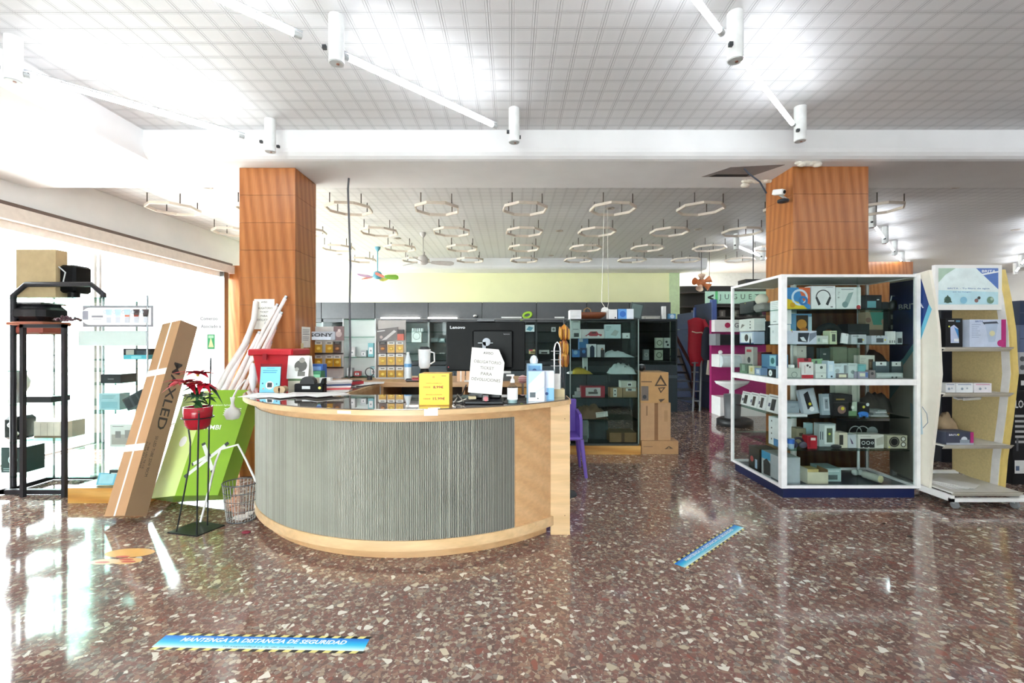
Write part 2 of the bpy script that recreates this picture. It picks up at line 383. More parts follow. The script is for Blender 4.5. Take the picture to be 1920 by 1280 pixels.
chains = [(-3.64, 3.29, -2, 1, 'left tube run'), (-1.2, 3.08, -3, 1, 'tube run ending above the counter'), (1.51, 3.05, -3, 1, 'run ending before the right column'),
          (6.0, 7.5, 0, 4, 'run behind the right column'), (4.63, 9.3, 0, 3, 'farthest run'), (9.4, 7.9, 0, 4, 'far right run beyond the tall stand'), (5.2, 3.0, -3, 1, 'run right of the right column'), (8.9, 3.4, -3, 1, 'outermost right run')]
pos = ['start', 'second joint', 'third joint', 'fourth joint', 'fifth joint', 'sixth joint']
for (x, y, a, b, d) in chains:
    for k in range(a, b+1):
        if y+k*S < YB+.3: continue
        light_cyl(x+k*S, y+k*S, 'white ceiling cylinder, %s, %s' % (pos[k-a] if k < b else 'far end', d))
        if k < b: light_tube(x+k*S, y+k*S, 1.53 if tube0 is None else 1.53, 'lit fluorescent tube after the %s, %s' % (pos[k-a], d))
# octagon rings
cream_r = M('#d9cdc0', .5)
ring = thing('ceiling_ring', (0, 0, 0), 'x', 'ceiling ring', 'octagonal ceiling ornaments')
m = MB(); R0 = .36
for i in range(8):
    a0 = PI/8+i*PI/4+.12; a1 = a0+PI/4
    P = [(R0*math.cos(a0), R0*math.sin(a0)), (R0*math.cos(a1), R0*math.sin(a1)), ((R0-.022)*math.cos(a1), (R0-.022)*math.sin(a1)), ((R0-.022)*math.cos(a0), (R0-.022)*math.sin(a0))]
    m.prism(P, -.19, -.15, cream_r)
m.build('octagon_frame', ring, world=False)
for i in range(4):
    a = PI/8+.12+i*PI/2+PI/8; r = R0*math.cos(PI/8)-.011
    MB().cyl((r*math.cos(a), r*math.sin(a), -.152), (r*math.cos(a), r*math.sin(a), 0), .008, M('#5c544f', .5), n=8).build('rod', ring, world=False)
rows = [(6.97, range(-4, 5), 0), (8.44, range(-4, 5), .03), (9.91, range(-3, 5), .06), (11.36, range(-3, 5), .1)]
rn = ['nearest row', 'second row', 'third row', 'farthest row']; cn = ['far left end', 'second from the left', 'third from the left', 'fourth from the left', 'fifth from the left', 'sixth from the left', 'seventh from the left', 'eighth from the left', 'right end']
first = True
for ri, (yy, ks, off) in enumerate(rows):
    ks = list(ks)
    for ki, k in enumerate(ks):
        x = .2+off+1.36*k
        if x > 5.9: continue
        lab = 'cream octagonal ceiling ring, %s, %s' % (rn[ri], 'right end' if ki == len(ks)-1 else cn[ki])
        if first: ring.location = (x, yy, CEI); ring['label'] = lab; first = False
        else: dup(ring, (x, yy, CEI), lab)
# recessed downlights
dl = None
for i, (px, py) in enumerate(((1049, 434), (1144, 392), (1309, 431), (1033, 480), (1239, 480), (388, 353), (1795, 352), (1905, 432), (745, 448), (1240, 432), (636, 478))):
    Z = 2.2*F/(CY-py); Z = max(Z, 5.9)
    lab = 'small recessed downlight at %s' % ['the middle of the ring ceiling', 'the first ring right of the hanging string', 'the ceiling left of the right column', 'the back of the ring ceiling, centre', 'the back of the ring ceiling, right', 'the left ceiling just behind the beam', 'the ceiling just behind the beam on the far right', 'the right edge of the picture', 'the ring ceiling over the white fan', 'the ceiling between two rings right of centre', 'the far left of the ring ceiling'][i]
    if dl is None:
        dl = thing('downlight', (0, 0, 0), lab, 'downlight', 'recessed downlights')
        MB().lathe([(.045, 0), (.075, -.004), (.075, -.012), (.04, -.012), (.035, 0)], (0, 0, 0), M('#b9aea6', .4), 20).build('trim_ring', dl, world=False)
        MB().lathe([(.036, -.002), (.001, -.004)], (0, 0, 0), M('#6e655f', .4), 16).build('lamp', dl, world=False)
        dl.location = (PX(px, Z), Z, CEI)
    else: dup(dl, (PX(px, Z), Z, CEI), lab)

# ceiling fans
def fan(x, y, zhub, R, cols, body, label, rot=0, wide=.12):
    t = thing('ceiling_fan', (x, y, zhub), label, 'ceiling fan')
    m = MB(); m.lathe([(.001, .14), (.05, .13), (.09, .1), (.11, .03), (.1, -.02), (.06, -.05), (.001, -.055)], (x, y, zhub), body, 20); m.build('motor', t)
    m = MB(); m.cyl((x, y, zhub+.12), (x, y, CEI-.05), .012, body, n=10); m.build('down_rod', t)
    m = MB(); m.lathe([(.02, 0), (.06, .06), (.065, .1)], (x, y, CEI-.1), body, 16); m.lathe([(.001, .1), (.065, .1)], (x, y, CEI-.1), body, 16); m.build('canopy', t)
    n = len(cols)
    for i, c in enumerate(cols):
        a = rot+2*PI*i/n; m = MB(); m.X = fr((x, y, zhub), a, math.radians(0)) @ Matrix.Rotation(math.radians(-24), 4, 'X')
        m.box(.08, .2, -.015, .015, -.004, .004, body)
        w2 = wide/2; m.prism([(.17, -w2*.6), (R*.55, -w2), (R*.9, -w2*1.05), (R, -w2*.5), (R, w2*.5), (R*.9, w2*1.05), (R*.55, w2), (.17, w2*.6)], -.004, .006, c)
        m.build('blade', t)
    return t
wf = M('#bdb9b5', .5)  # grey tone paints backlit shade onto the white fan
Zf = 9.2; fan(PX(793, Zf), Zf, PZ(491, Zf), .64, [wf]*3, wf, 'white three bladed ceiling fan hanging among the ceiling rings', .35, .14)
Zf = 10.6; fan(PX(708, Zf), Zf, PZ(519, Zf), .48, [M(c, .5) for c in ('#7fb83a', '#d6d45a', '#c9756a', '#d8b0d8', '#cf2f2c')], M('#6fb4c9', .45), 'small ceiling fan with a blue motor and coloured blades', .1, .2)
# star lamp
Zs = 10.4; x, z = PX(1315, Zs), PZ(530, Zs)
t = thing('pendant_lamp', (x, Zs, z), 'orange pendant lamp with petal shades hanging near the toy sign', 'lamp')
MB().ball((x, Zs, z), .1, M('#c8794a', .4)).build('body', t); MB().cyl((x, Zs, z+.08), (x, Zs, CEI), .008, dgrey, n=8).build('cord', t)
for i in range(5):
    a = i*2*PI/5+.5; MB().cyl((x+.07*math.cos(a), Zs-.05, z+.07*math.sin(a)), (x+.2*math.cos(a), Zs-.1, z+.17*math.sin(a)), .03, M('#e0c4ae' if i % 2 else '#c8794a', .4), r1=.085, n=12, caps=False).build('lamp_shade', t)

# hanging cables
def cable(name, pts, r, m, label, cat='cable'): return tag(MB().tube(pts, r, m, 8).build(name), label, cat)
cable('power_cable', [(-1.93, 5.33, SOF), (-1.94, 5.33, 3.3), (-1.93, 5.34, 2.9), (-1.915, 5.34, 2.4), (-1.925, 5.34, 1.9), (-1.915, 5.34, 1.4), (-1.93, 5.34, 1.06)], .012, M('#55565c', .5), 'dark twisted cable hanging from the beam down to the side worktop')
cable('hanging_string', [(PX(1133, 6.97), 6.97, CEI), (PX(1130, 6.6), 6.6, 2.6), (PX(1128, 6.3), 6.3, 2.05), (PX(1137, 6.12), 6.12, 1.93)], .004, M('#e8e6e0', .6), 'thin white string from a ceiling ring to the top of the glass showcase', 'string')
cable('hanging_string', [(PX(1139, 6.97), 7.0, CEI), (PX(1140, 6.6), 6.6, 2.6), (PX(1141, 6.3), 6.3, 2.05), (PX(1139, 6.12), 6.14, 1.93)], .003, M('#e8e6e0', .6), 'second thin white string, right of the first one', 'string')
cable('electric_cable', [(PX(1395, 5.0), 5.0, SOF-.01), (2.62, 4.99, 3.36), (2.75, 5.0, 3.27), (PX(1437, 5.05), 5.05, 3.16)], .009, M('#3c4250', .5), 'dark cord looping from the ceiling hatch to the security camera')
# hatch, its hole a dark plate painted as shade, + broken plaster on soffit
hm = MB(); hm.prism([(2.22, 5.28), (2.42, 4.99), (2.98, 4.92), (2.78, 5.28)], SOF-.003, SOF+.0, M('#8d8584', .8)); hm.prism([(2.3, 5.27), (2.36, 5.2), (2.75, 5.2), (2.74, 5.27)], SOF-.005, SOF-.003, M('#2d2a2c', .9)); tag(hm.build('ceiling_hatch'), 'grey access hatch open in the beam beside the right column', 'hatch')
def flake(pts, label):
    m = MB()
    for (x, y, z, r) in pts: m.ball((x, y, z), r, M('#e6dfd2', .9, bump=.5), 1.4, 1, .7, 7, 4)
    tag(m.build('broken_plaster'), label, 'plaster')
flake([(PX(1497+i*7, 4.85), 4.85, SOF-.01-.015*(i % 2), .03+.012*((i*7) % 3)/2) for i in range(6)], 'crumbling plaster flakes on the beam just above the right column')
flake([(PX(1396+i*8, 5.4), 5.4, SOF-.01, .03+.01*(i % 2)) for i in range(7)]+[(PX(1397, 5.4), 5.4, SOF-.06, .04)], 'crumbling plaster lump hanging below the ceiling hatch')
# cctv
t = thing('security_camera', (3.06, 5.05, 3.12), 'small white security camera on the left face of the right column', 'camera')
m = MB(); m.X = fr((2.98, 5.05, 3.17), .5, .2); m.cbox(-.035, .035, -.07, .05, -.03, .03, white, .008); m.build('housing', t)
m = MB(); m.X = fr((2.98, 5.05, 3.17), .5, .2); m.cyl((0, -.071, 0), (0, -.078, 0), .02, black, n=14); m.build('lens', t)
m = MB(); m.cyl((3.0, 5.06, 3.15), (3.1, 5.08, 3.10), .014, lgrey); m.build('bracket', t)
tag(MB().lathe([(.001, 0), (.055, .01), (.06, .035), (.02, .05), (.001, .05)], (3.02, 5.02, 3.04), M('#2b2d33', .4), 20).build('dome_sensor'), 'dark round dome sensor under the white security camera', 'sensor')

# ---------------------------------------------------------------- curved counter
CCX, CCY = -.80, 4.69; RT, RB, RK = 1.72, 1.62, 1.565; TOP = 1.05
def arc(r, a0, a1, n=64): return [(CCX+r*math.sin(a0+(a1-a0)*i/n), CCY-r*math.cos(a0+(a1-a0)*i/n)) for i in range(n+1)]
A_L = -math.radians(92)
def a_at_x(r, x): return math.asin((x-CCX)/r)
def shell(m, r0, r1, a0, a1, z0, z1, mat, n=64):
    o, i_ = arc(r0, a0, a1, n), arc(r1, a0, a1, n)
    k = n+1; v = [(x, y, z0) for x, y in o]+[(x, y, z1) for x, y in o]+[(x, y, z0) for x, y in i_]+[(x, y, z1) for x, y in i_]
    fs = []
    for j in range(n): fs += [(j, j+1, k+j+1, k+j)]
    m.add(v, fs, mat, True); fs = []
    for j in range(n): fs += [(2*k+j+1, 2*k+j, 3*k+j, 3*k+j+1)]
    m.add(v, fs, mat, True)
    m.add(v, [(k+j, k+j+1, 3*k+j+1, 3*k+j) for j in range(n)]+[(j+1, j, 2*k+j, 2*k+j+1) for j in range(n)]+[(0, k, 3*k, 2*k), (n, 2*k+n, 3*k+n, k+n)], mat)
ctr = thing('reception_counter', (CCX, 3.9, 0), 'curved pale wood sales counter with a grey ribbed front panel', 'counter')
aR = a_at_x(RB, .30)
m = MB(); shell(m, RB, RB-.03, A_L, aR, .075, 1.01, birch_m); m.build('curved_body', ctr)
m = MB(); shell(m, RK, RK-.03, A_L, a_at_x(RK, .27), 0, .075, birch_m); m.build('kick_board', ctr)
m = MB(); shell(m, RB+.016, RB+.001, A_L, a_at_x(RB, .335), .075, .146, birch_e); m.build('lower_lip', ctr)
# ribbed panel: real ridges
def ribmat():
    m, nt, b, v = base('grey ribbed laminate', .38)
    nz = noise(nt, v, 3, 2); col = ramp(nt, nz.outputs['Fac'], [(.3, '#8e8d82'), (.7, '#9c9b90')]); nt.links.new(col, b.inputs['Base Color']); return m
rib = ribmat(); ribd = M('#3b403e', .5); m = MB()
a0, a1 = math.radians(-84), a_at_x(RB, .016)
arcL = (a1-a0)*RB; nr = int(arcL/.0125); vv = []; 
for i in range(nr*4+1):
    ph = i % 4; dr = (.0, .006, .007, .006)[ph] if ph else .0
    a = a0+(a1-a0)*i/(nr*4); r = RB+.003+(dr if ph else 0)
    x, y = CCX+r*math.sin(a), CCY-r*math.cos(a); vv += [(x, y, .147), (x, y, .952)]
rnd = random.Random(3)
for i in range(nr*4):
    ph = i % 4
    if ph == 0: cm = ribd if rnd.random() < .92 else rib; lc = M('#a9a99e', .35) if rnd.random() < .55 else rib  # pale crest strips paint in highlights, dark faces line the grooves
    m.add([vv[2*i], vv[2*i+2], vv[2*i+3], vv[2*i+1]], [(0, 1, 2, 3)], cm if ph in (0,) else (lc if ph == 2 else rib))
m.build('ribbed_panel', ctr)
# top slab: front arc, left wing to the back worktop
aTL, aTR = -math.radians(90), a_at_x(RT, .46)
P = arc(RT, aTL, aTR, 72); P += [(.46, 3.78), (-1.44, 3.78), (-1.44, 4.95), (-2.36, 4.95), (-2.5, 4.80)]
def slab(P, z0, z1, mat):
    m = MB(); m.prism(P, z0, z1, mat); return m
slab(P, 1.012, 1.046, birch_e).build('top', ctr)
def topglass():
    m, nt, b, v = base('dark counter glass', .03); nz = noise(nt, v, 3, 2)
    nt.links.new(ramp(nt, nz.outputs['Fac'], [(.3, '#5c5048'), (.7, '#7a6c60')]), b.inputs['Base Color'])
    b.inputs['Coat Weight'].default_value = 1; b.inputs['Coat Roughness'].default_value = .01; b.inputs['IOR'].default_value = 1.7; return m
G2 = arc(RT-.012, aTL+.02, aTR-.004, 72)+[(.44, 3.795), (-1.46, 3.795), (-1.46, 4.93), (-2.34, 4.93), (-2.47, 4.8)]
slab(G2, 1.046, 1.053, topglass()).build('glass_top', ctr)
m = MB(); m.box(.30, .45, 3.50, 3.535, 0, 1.012, birch_e); m.box(.415, .45, 3.535, 3.78, 0, 1.012, birch_m); m.build('end_panel', ctr)
m = MB()
for z in (.9, .15): m.cyl((.41, 3.499, z), (.41, 3.497, z), .004, M('#7a5a3c', .5), n=8)
m.build('screw_cap', ctr)
m = MB(); m.box(-1.47, -1.45, 3.9, 4.95, .0, 1.012, birch_m); m.box(-1.45, .4, 3.74, 3.76, .75, 1.012, birch_m); m.box(-2.46, -1.48, 4.90, 4.93, 0, 1.012, birch_m); m.build('inner_panel', ctr)
TZ = 1.053
# back worktop
bk = thing('back_worktop', (-.5, 5.3, 0), 'long pale wood back worktop behind the counter with open dark shelf', 'counter')
m = MB(); m.box(-2.3, .28, 4.96, 5.9, 1.0, 1.05, birch_m); m.build('top', bk)
m = MB(); m.box(-1.44, .28, 5.8, 5.85, 0, 1.0, M('#4a3a30', .6)); 
for x in (-1.45, -.55, .25): m.box(x, x+.03, 4.98, 5.85, 0, 1.0, birch_m)
m.box(-1.44, .28, 5.0, 5.8, .62, .65, birch_m); m.box(-1.44, .28, 5.0, 5.8, .02, .05, birch_m); m.build('shelf_frame', bk)
m = MB(); m.box(.03, .25, 4.965, 4.98, .55, .99, plinth_m); m.build('door', bk)
BW = 1.05

# ---------------------------------------------------------------- generic items
def deco(m, w, h, D, y=0):
    lay = 0
    for d in D:
        lay += 1; yy = y-.0004*lay
        k = d[0]
        if k == 'r': m.flat([(d[1]*w, yy, d[2]*h), (d[3]*w, yy, d[2]*h), (d[3]*w, yy, d[4]*h), (d[1]*w, yy, d[4]*h)], M(d[5], .5))
        elif k == 'c':
            r = d[3]*min(w, h); m.flat([(d[1]*w+r*math.cos(2*PI*i/18), yy, d[2]*h+r*math.sin(2*PI*i/18)) for i in range(18)], M(d[4], .5))
        elif k == 'o':
            r = d[3]*min(w, h); q = r*(1-d[4]); n = 20; c = M(d[5], .5)
            a0, a1 = (d[6], d[7]) if len(d) > 6 else (0, 2*PI)
            for i in range(n):
                a = a0+(a1-a0)*i/n; b = a0+(a1-a0)*(i+1)/n
                m.flat([(d[1]*w+R*math.cos(g), yy, d[2]*h+R*math.sin(g)) for R, g in ((q, a), (r, a), (r, b), (q, b))], c)
        elif k == 'p': m.flat([(a*w, yy, b*h) for a, b in d[1]], M(d[2], .5))
        elif k == 't': m.text(d[1], M(d[5], .5), d[2]*w, d[3]*h, yy, w=d[4]*w, h=(d[6]*h if len(d) > 6 else None), ext=0, bold=.02)
        elif k == 'l':     # lines of small print
            x0, z0, x1, n, c = d[1:6]; gap = .075
            for i in range(n):
                e = x1-(.12*((i*37) % 5)/5)
                m.flat([(x0*w, yy, (z0-i*gap)*h), (e*w, yy, (z0-i*gap)*h), (e*w, yy, (z0-i*gap+.025)*h), (x0*w, yy, (z0-i*gap+.025)*h)], M(c, .5))
def carton(o, w, h, d, col, D=(), label='', cat='box', name='product_box', yaw=0, tilt=0, roll=0, group=None, side=None, rough=.45):
    m = MB(); c = M(col, rough); sd = M(side, rough) if side else c
    m.X = Matrix.Rotation(tilt, 4, 'X') @ Matrix.Rotation(roll, 4, 'Y')
    m.box(0, w, 0, d, 0, h, sd, front=c); deco(m, w, h, D)
    # flap seam on the top
    m.flat([(0, d*.49, h+.0004), (w, d*.49, h+.0004), (w, d*.51, h+.0004), (0, d*.51, h+.0004)], M('#9b9b9b' if col > '#888888' else '#2a2a2a', .6))
    lo = min(v.z for v in m.v)
    ob = m.build(name, world=False); ob.location = (o[0], o[1], o[2]-min(0, lo)+.0006); ob.rotation_euler = (0, 0, yaw)
    return tag(ob, label, cat, group)
def shelf(x0, x1, ytop, z, Z, d, col, D, label, **k):
    if Z == 10.2 and x0 > 1195: Z = 9.7; d = .1; z = {1.48: 1.36, 1.22: 1.10}[z]
    X0, X1 = PX(x0, Z), PX(x1, Z); h = PZ(ytop, Z)-z
    return carton((X0, Z, z), X1-X0, max(h, .01), d, col, D, label, **k)
def side(x0, x1, ytop, z, X, d, col, D, label, **k):
    """x0..x1 seen through a pane facing -X"""
    Z0, Z1 = F*X/(x0-CX), F*X/(x1-CX); h = PZ(ytop, (Z0+Z1)/2)-z
    return carton((X, Z0, z), Z0-Z1, h, d, col, D, label, yaw=-PI/2, **k)
# ---------------------------------------------------------------- left: racks, showcase
def bars(m, segs, r, mat):
    for a, b in segs: m.box(min(a[0], b[0])-r, max(a[0], b[0])+r, min(a[1], b[1])-r, max(a[1], b[1])+r, min(a[2], b[2])-r, max(a[2], b[2])+r, mat)
rk = thing('display_rack', (-4.5, 4.55, 0), 'tall black arched metal rack with glass shelves at the shop window', 'rack')
bm = M('#2c2b30', .45, .3)
xa, xb = -4.98, -4.08
MB().tube([(xa, 4.5, 0.02), (xa, 4.5, 1.96), (xa+.13, 4.5, 2.07), (xb-.12, 4.5, 2.07), (xb, 4.5, 1.97), (xb, 4.5, 1.92)], .026, bm, 8).build('arched_frame', rk)
MB().tube([(xb, 4.5, 1.93), (xb, 4.5, .02)], .010, M('#c9cdd0', .3), 8).build('washed_post', rk); MB().tube([(xb, 4.9, 1.93), (xb, 4.9, .02)], .010, M('#c9cdd0', .3), 8).build('washed_post', rk); MB().tube([(xa, 4.9, 1.93), (xa, 4.9, .02)], .010, M('#c9cdd0', .3), 8).build('washed_post', rk)  # pale grey paints in the glare that washes these posts out
m = MB(); bars(m, [((xa, 4.42, .03), (xb-.15, 4.42, .03)), ((xa, 4.9, .03), (xb, 4.9, .03)), ((xa, 4.42, .03), (xa, 4.9, .03)), ((xb, 4.5, .03), (xb, 4.9, .03))], .022, bm); m.build('base_frame', rk)
for z in (1.935, 1.57, 1.21, .875, .50, .16): MB().box(xa-.02, xb+.02, 4.47, 4.95, z-.01, z, gshelf).build('glass_shelf', rk)
r2 = thing('display_rack', (-4.53, 4.34, 0), 'narrow black metal rack standing in front of the arched rack', 'rack')
m = MB(); bars(m, [((-4.72, 4.35, .0), (-4.72, 4.35, 1.65)), ((-4.32, 4.35, 0), (-4.32, 4.35, 1.65)), ((-4.72, 4.35, 1.65), (-4.32, 4.35, 1.65))], .017, bm); m.build('frame', r2)
for z in (1.37, .98, .55): MB().box(-4.7, -4.34, 4.34, 4.44, z-.006, z, gshelf).build('glass_shelf', r2)
# paper bag, black printer, grill, grapes etc
m = MB(); m.X = fr((0, 0, 0)); x0, x1 = PX(38, 4.6), PX(112, 4.6); z0, z1 = 1.936, PZ(469, 4.6)
def crumple(m, x0, x1, y0, y1, z0, z1, mat, amp=.012, nx=8, nz=10):
    rr = random.Random(int(abs(x0*1000)))
    for (ya, fl) in ((y0, 1), (y1, -1)):
        v = []
        for j in range(nz+1):
            for i in range(nx+1):
                e = 0 if i in (0, nx) or j in (0, nz) else rr.uniform(-amp, amp)
                v.append((x0+(x1-x0)*i/nx, ya+e, z0+(z1-z0)*j/nz))
        m.add(v, [tuple(q if fl == 1 else q for q in ((j*(nx+1)+i), (j*(nx+1)+i+1), ((j+1)*(nx+1)+i+1), ((j+1)*(nx+1)+i))) for j in range(nz) for i in range(nx)], mat, True)
    m.add([(x0, y0, z0), (x0, y1, z0), (x0, y1, z1), (x0, y0, z1)], [(0, 3, 2, 1)], mat); m.add([(x1, y0, z0), (x1, y1, z0), (x1, y1, z1), (x1, y0, z1)], [(0, 1, 2, 3)], mat)
    m.add([(x0, y0, z0), (x1, y0, z0), (x1, y1, z0), (x0, y1, z0)], [(0, 3, 2, 1)], mat)
crumple(m, x0, x1, 4.56, 4.68, z0, z1, M('#b9a37c', .8, bump=.2)); tag(m.build('paper_bag'), 'brown paper bag on top of the black arched rack', 'bag')
m = MB(); m.cbox(PX(113, 4.62), PX(143, 4.62), 4.6, 4.8, 2.0, PZ(496, 4.6), black, .02); m.cyl((PX(128, 4.6), 4.66, 1.936), (PX(128, 4.6), 4.66, 2.01), .05, black)
m.tube([(PX(114, 4.6), 4.58, 2.26), (PX(128, 4.6), 4.57, 2.2), (PX(124, 4.6), 4.57, 2.1), (PX(114, 4.6), 4.57, 2.06)], .006, lgrey); tag(m.build('speaker'), 'black appliance on a stubby foot beside the brown paper bag', 'appliance')
t = thing('contact_grill', (PX(57, 4.55), 4.62, 1.571), 'black and copper red contact grill on the upper rack shelf', 'grill')
x0, x1 = PX(24, 4.55), PX(90, 4.55)
MB().cbox(x0+.02, x1-.02, 4.5, 4.78, 1.571, 1.66, M('#a8564a', .35, .3), .02).build('base', t)
MB().cbox(x0, x1, 4.48, 4.8, 1.70, 1.87, M('#1c1c20', .2), .05).build('lid', t)
MB().cbox(x0+.01, x1+.02, 4.47, 4.78, 1.66, 1.70, M('#b06a52', .3, .4), .01).build('middle_band', t)
MB().cbox(x0+.03, x1-.03, 4.5, 4.78, 1.87, 1.895, chrome, .01).build('top_trim', t)
m = MB(); rr = random.Random(2)
for i in range(46):
    u = rr.uniform(0, 1); m.ball((PX(106+42*u, 4.35), 4.35+rr.uniform(-.03, .03), 1.69+.012+rr.uniform(0, .045)*(1-abs(u-.5)*1.4)), .0125, M('#4d2230', .3), n=8, q=5)
m.tube([(PX(106, 4.35), 4.35, 1.70), (PX(98, 4.35), 4.35, 1.71)], .003, M('#5a4632', .6)); g = m.build('grapes'); tag(g, 'bunch of dark red grapes lying on the narrow black rack', 'grapes')
def stuff_item(name, label, cat, fn):
    m = MB(); fn(m); return tag(m.build(name), label, cat)
def vase(m):
    c = (PX(26, 4.6), 4.62, .876); m.lathe([(.001, 0), (.08, 0), (.05, .06), (.1, .16), (.11, .22), (.08, .28), (.085, .335), (.07, .335), (.001, .3)], c, white, 24)
stuff_item('ceramic_vase', 'white rounded vase on the middle shelf of the arched rack', 'vase', vase)
def juicer(m):
    x = PX(30, 4.6); m.cbox(x-.09, x+.08, 4.55, 4.75, .501, .74, M('#26302f', .25), .03); m.ball((x+.05, 4.54, .57), .035, chrome); m.ball((x+.02, 4.54, .66), .03, lgrey)
stuff_item('juicer', 'dark juicer with chrome knobs below the white vase', 'juicer', juicer)
carton((PX(2, 4.6), 4.6, .16), .24, .26, .2, '#22413f', [('r', .3, .3, .7, .8, '#123030'), ('o', .5, .5, .2, .2, '#b9d8d4'), ('l', .1, .15, .6, 2, '#9fc4c0')], 'dark green appliance box on the bottom shelf of the arched rack')
carton((PX(48, 4.6), 4.6, .876), .26, .06, .2, '#2a2a2e', [], 'flat black appliance beside the white vase on the arched rack', 'appliance', 'appliance')
carton((PX(52, 4.6), 4.66, .501), .34, .17, .2, '#e2dccb', [('r', .2, .1, .21, .9, '#a39a84'), ('r', .4, .1, .41, .9, '#a39a84'), ('r', .6, .1, .61, .9, '#a39a84'), ('r', .8, .1, .81, .9, '#a39a84'), ('r', 0, 0, 1, .14, '#8c7a64')], 'cream ribbed box right of the dark juicer on the arched rack')
# glass showcase 2
s2 = thing('glass_showcase', (-3.75, 4.45, 0), 'frameless glass showcase on an amber wood plinth behind the leaning brown carton', 'showcase')
X0, X1, Y0, Y1 = -4.1, -3.38, 4.2, 4.66
MB().box(X0-.02, X1, Y0-.02, Y1, 0, .14, plinth_m).build('plinth', s2)
for (a, b, c, d) in ((X0, X1, Y0, Y0+.008), (X0, X0+.008, Y0, Y1), (X1-.008, X1, Y0, Y1), (X0, X1, Y1-.008, Y1)): MB().box(a, b, c, d, .14, 1.9, pane).build('glass_pane', s2)
MB().box(X0, X1, Y0, Y1, 1.9, 1.91, gshelf).build('glass_top', s2)
for z in (1.33, 1.1, .83, .5): MB().box(X0+.01, X1-.01, Y0+.02, Y1-.02, z-.008, z, gshelf).build('glass_shelf', s2)
MB().box(X0+.03, X1-.05, Y0+.03, Y0+.05, 1.46, 1.6, white).build('light_pelmet', s2)
MB().cyl((X1-.01, 4.19, .14), (X1-.01, 4.19, 1.93), .008, steel).build('corner_post', s2)
x0, x1 = PX(156, 4.19), PX(288, 4.19)
m = MB(); W = x1-x0; H = .20; m.X = fr((x0, 4.185, PZ(613, 4.19))); m.box(0, W, 0, .006, 0, H, M('#8b8b90', .5))
D = [('r', .1, .1, .97, .9, '#f4f4f2'), ('c', .1, .5, .4, '#f4f4f2'), ('r', 0, .35, .08, .75, '#9a9aa6')]
for i, c in enumerate(('#dfe3ee', '#cfe0ea', '#c96a4a', '#a34a3a', '#33302f')):
    u = .37+i*.132; D += [('p', [(u-.045, .82), (u+.05, .82), (u+.035, .5), (u-.03, .5)], '#bcd6e4' if i < 3 else '#4a4040'), ('r', u-.03, .48, u+.035, .56, c), ('r', u-.03, .2, u+.035, .46, '#c9ccd4'), ('o', u-.05, .7, .08, .3, '#b9cbd6')]
D += [('r', .14, .45, .3, .53, '#8d8d95'), ('r', .16, .34, .28, .39, '#d0d0d4')]
deco(m, W, H, D); tag(m.build('coffee_banner'), 'grey framed banner showing a row of coffee carafes on the glass showcase', 'banner')
carton((PX(189, 4.3), 4.3, 1.101), .19, .085, .18, '#2c3034', [('r', .35, .45, .65, .5, '#d8d8d8')], 'small black box on the second shelf of the left glass showcase')
carton((PX(231, 4.35), 4.35, 1.331), .26, .1, .15, '#1f2226', [('r', .1, .1, .4, .9, '#c8b8ae'), ('r', .5, .2, .9, .8, '#49505a')], 'dark packs on the top shelf of the left glass showcase')
carton((PX(232, 4.28), 4.28, 1.331), .24, .04, .1, '#5fc4d8', [('r', .3, .2, .7, .8, '#9fe0ea')], 'flat cyan pack on the top shelf of the left glass showcase')
carton((PX(206, 4.28), 4.28, .501), .26, .21, .2, '#e8e6e2', [('r', .06, .1, .95, .55, '#b9afa8'), ('r', .2, .4, .4, .7, '#8f8a88'), ('r', .55, .4, .8, .75, '#a09a96'), ('l', .1, .9, .5, 1, '#777777')], 'white photo printed box on the lowest shelf of the left glass showcase')
carton((PX(205, 4.28), 4.28, .141), .28, .14, .2, '#35403f', [('r', .06, .55, .5, .8, '#dfe6e6'), ('r', .6, .5, .9, .9, '#8a98a4')], 'dark radio box on the floor of the left glass showcase', tilt=0)
carton((PX(180, 4.25), 4.25, .141), .17, .11, .02, '#7fc4e0', [('r', .1, .1, .9, .9, '#b6e2f0')], 'light blue leaflet leaning in the left glass showcase', 'leaflet', 'leaflet', tilt=-.3)
carton((PX(240, 4.35), 4.35, .832), .22, .12, .15, '#4c5458', [('r', .05, .1, .3, .9, '#2c3236'), ('r', .4, .1, .62, .9, '#2c3236'), ('r', .7, .1, .95, .9, '#2c3236')], 'black ribbed appliance on the third shelf of the left glass showcase', 'appliance', 'appliance', roll=-.5)
carton((PX(186, 4.4), 4.4, .832), .2, .16, .12, '#b9dce4', [('r', .1, .1, .9, .5, '#9ac8d4'), ('l', .15, .85, .8, 3, '#7aa4b0')], 'pale blue box on the third shelf of the left glass showcase')

# ---------------------------------------------------------------- cardboard box MAXLED
def axes(o, a, r):
    a = Vector(a).normalized(); r = Vector(r); r = (r-a*r.dot(a)).normalized(); l = a.cross(r)
    return Matrix(((r.x, l.x, a.x, o[0]), (r.y, l.y, a.y, o[1]), (r.z, l.z, a.z, o[2]), (0, 0, 0, 1)))
bx = thing('cardboard_carton', (-3.12, 3.7, 0), 'tall brown cardboard carton lettered MAXLED leaning back beside the green box', 'carton')
Xm = axes((-3.12, 3.63, .0), (-.035, .66, 1.6), (.31, .95, 0)); Lb = 1.74; wr, wl = .17, .25
m = MB(); m.X = Xm; m.box(0, wr, 0, wl, 0, Lb, card_m, front=card_shade)  # lettered face gets the darker card, its shade painted in
mn = min(v.z for v in m.v)
for i in range(len(m.v)): m.v[i].z -= mn-.001
m.build('carton_body', bx)
Xm = Matrix.Translation((0, 0, -mn+.001)) @ Xm
m = MB(); m.X = Xm; tp = M('#e8e2d8', .35)
m.box(-.0012, 0, wl*.46, wl*.54, .0, Lb, tp)
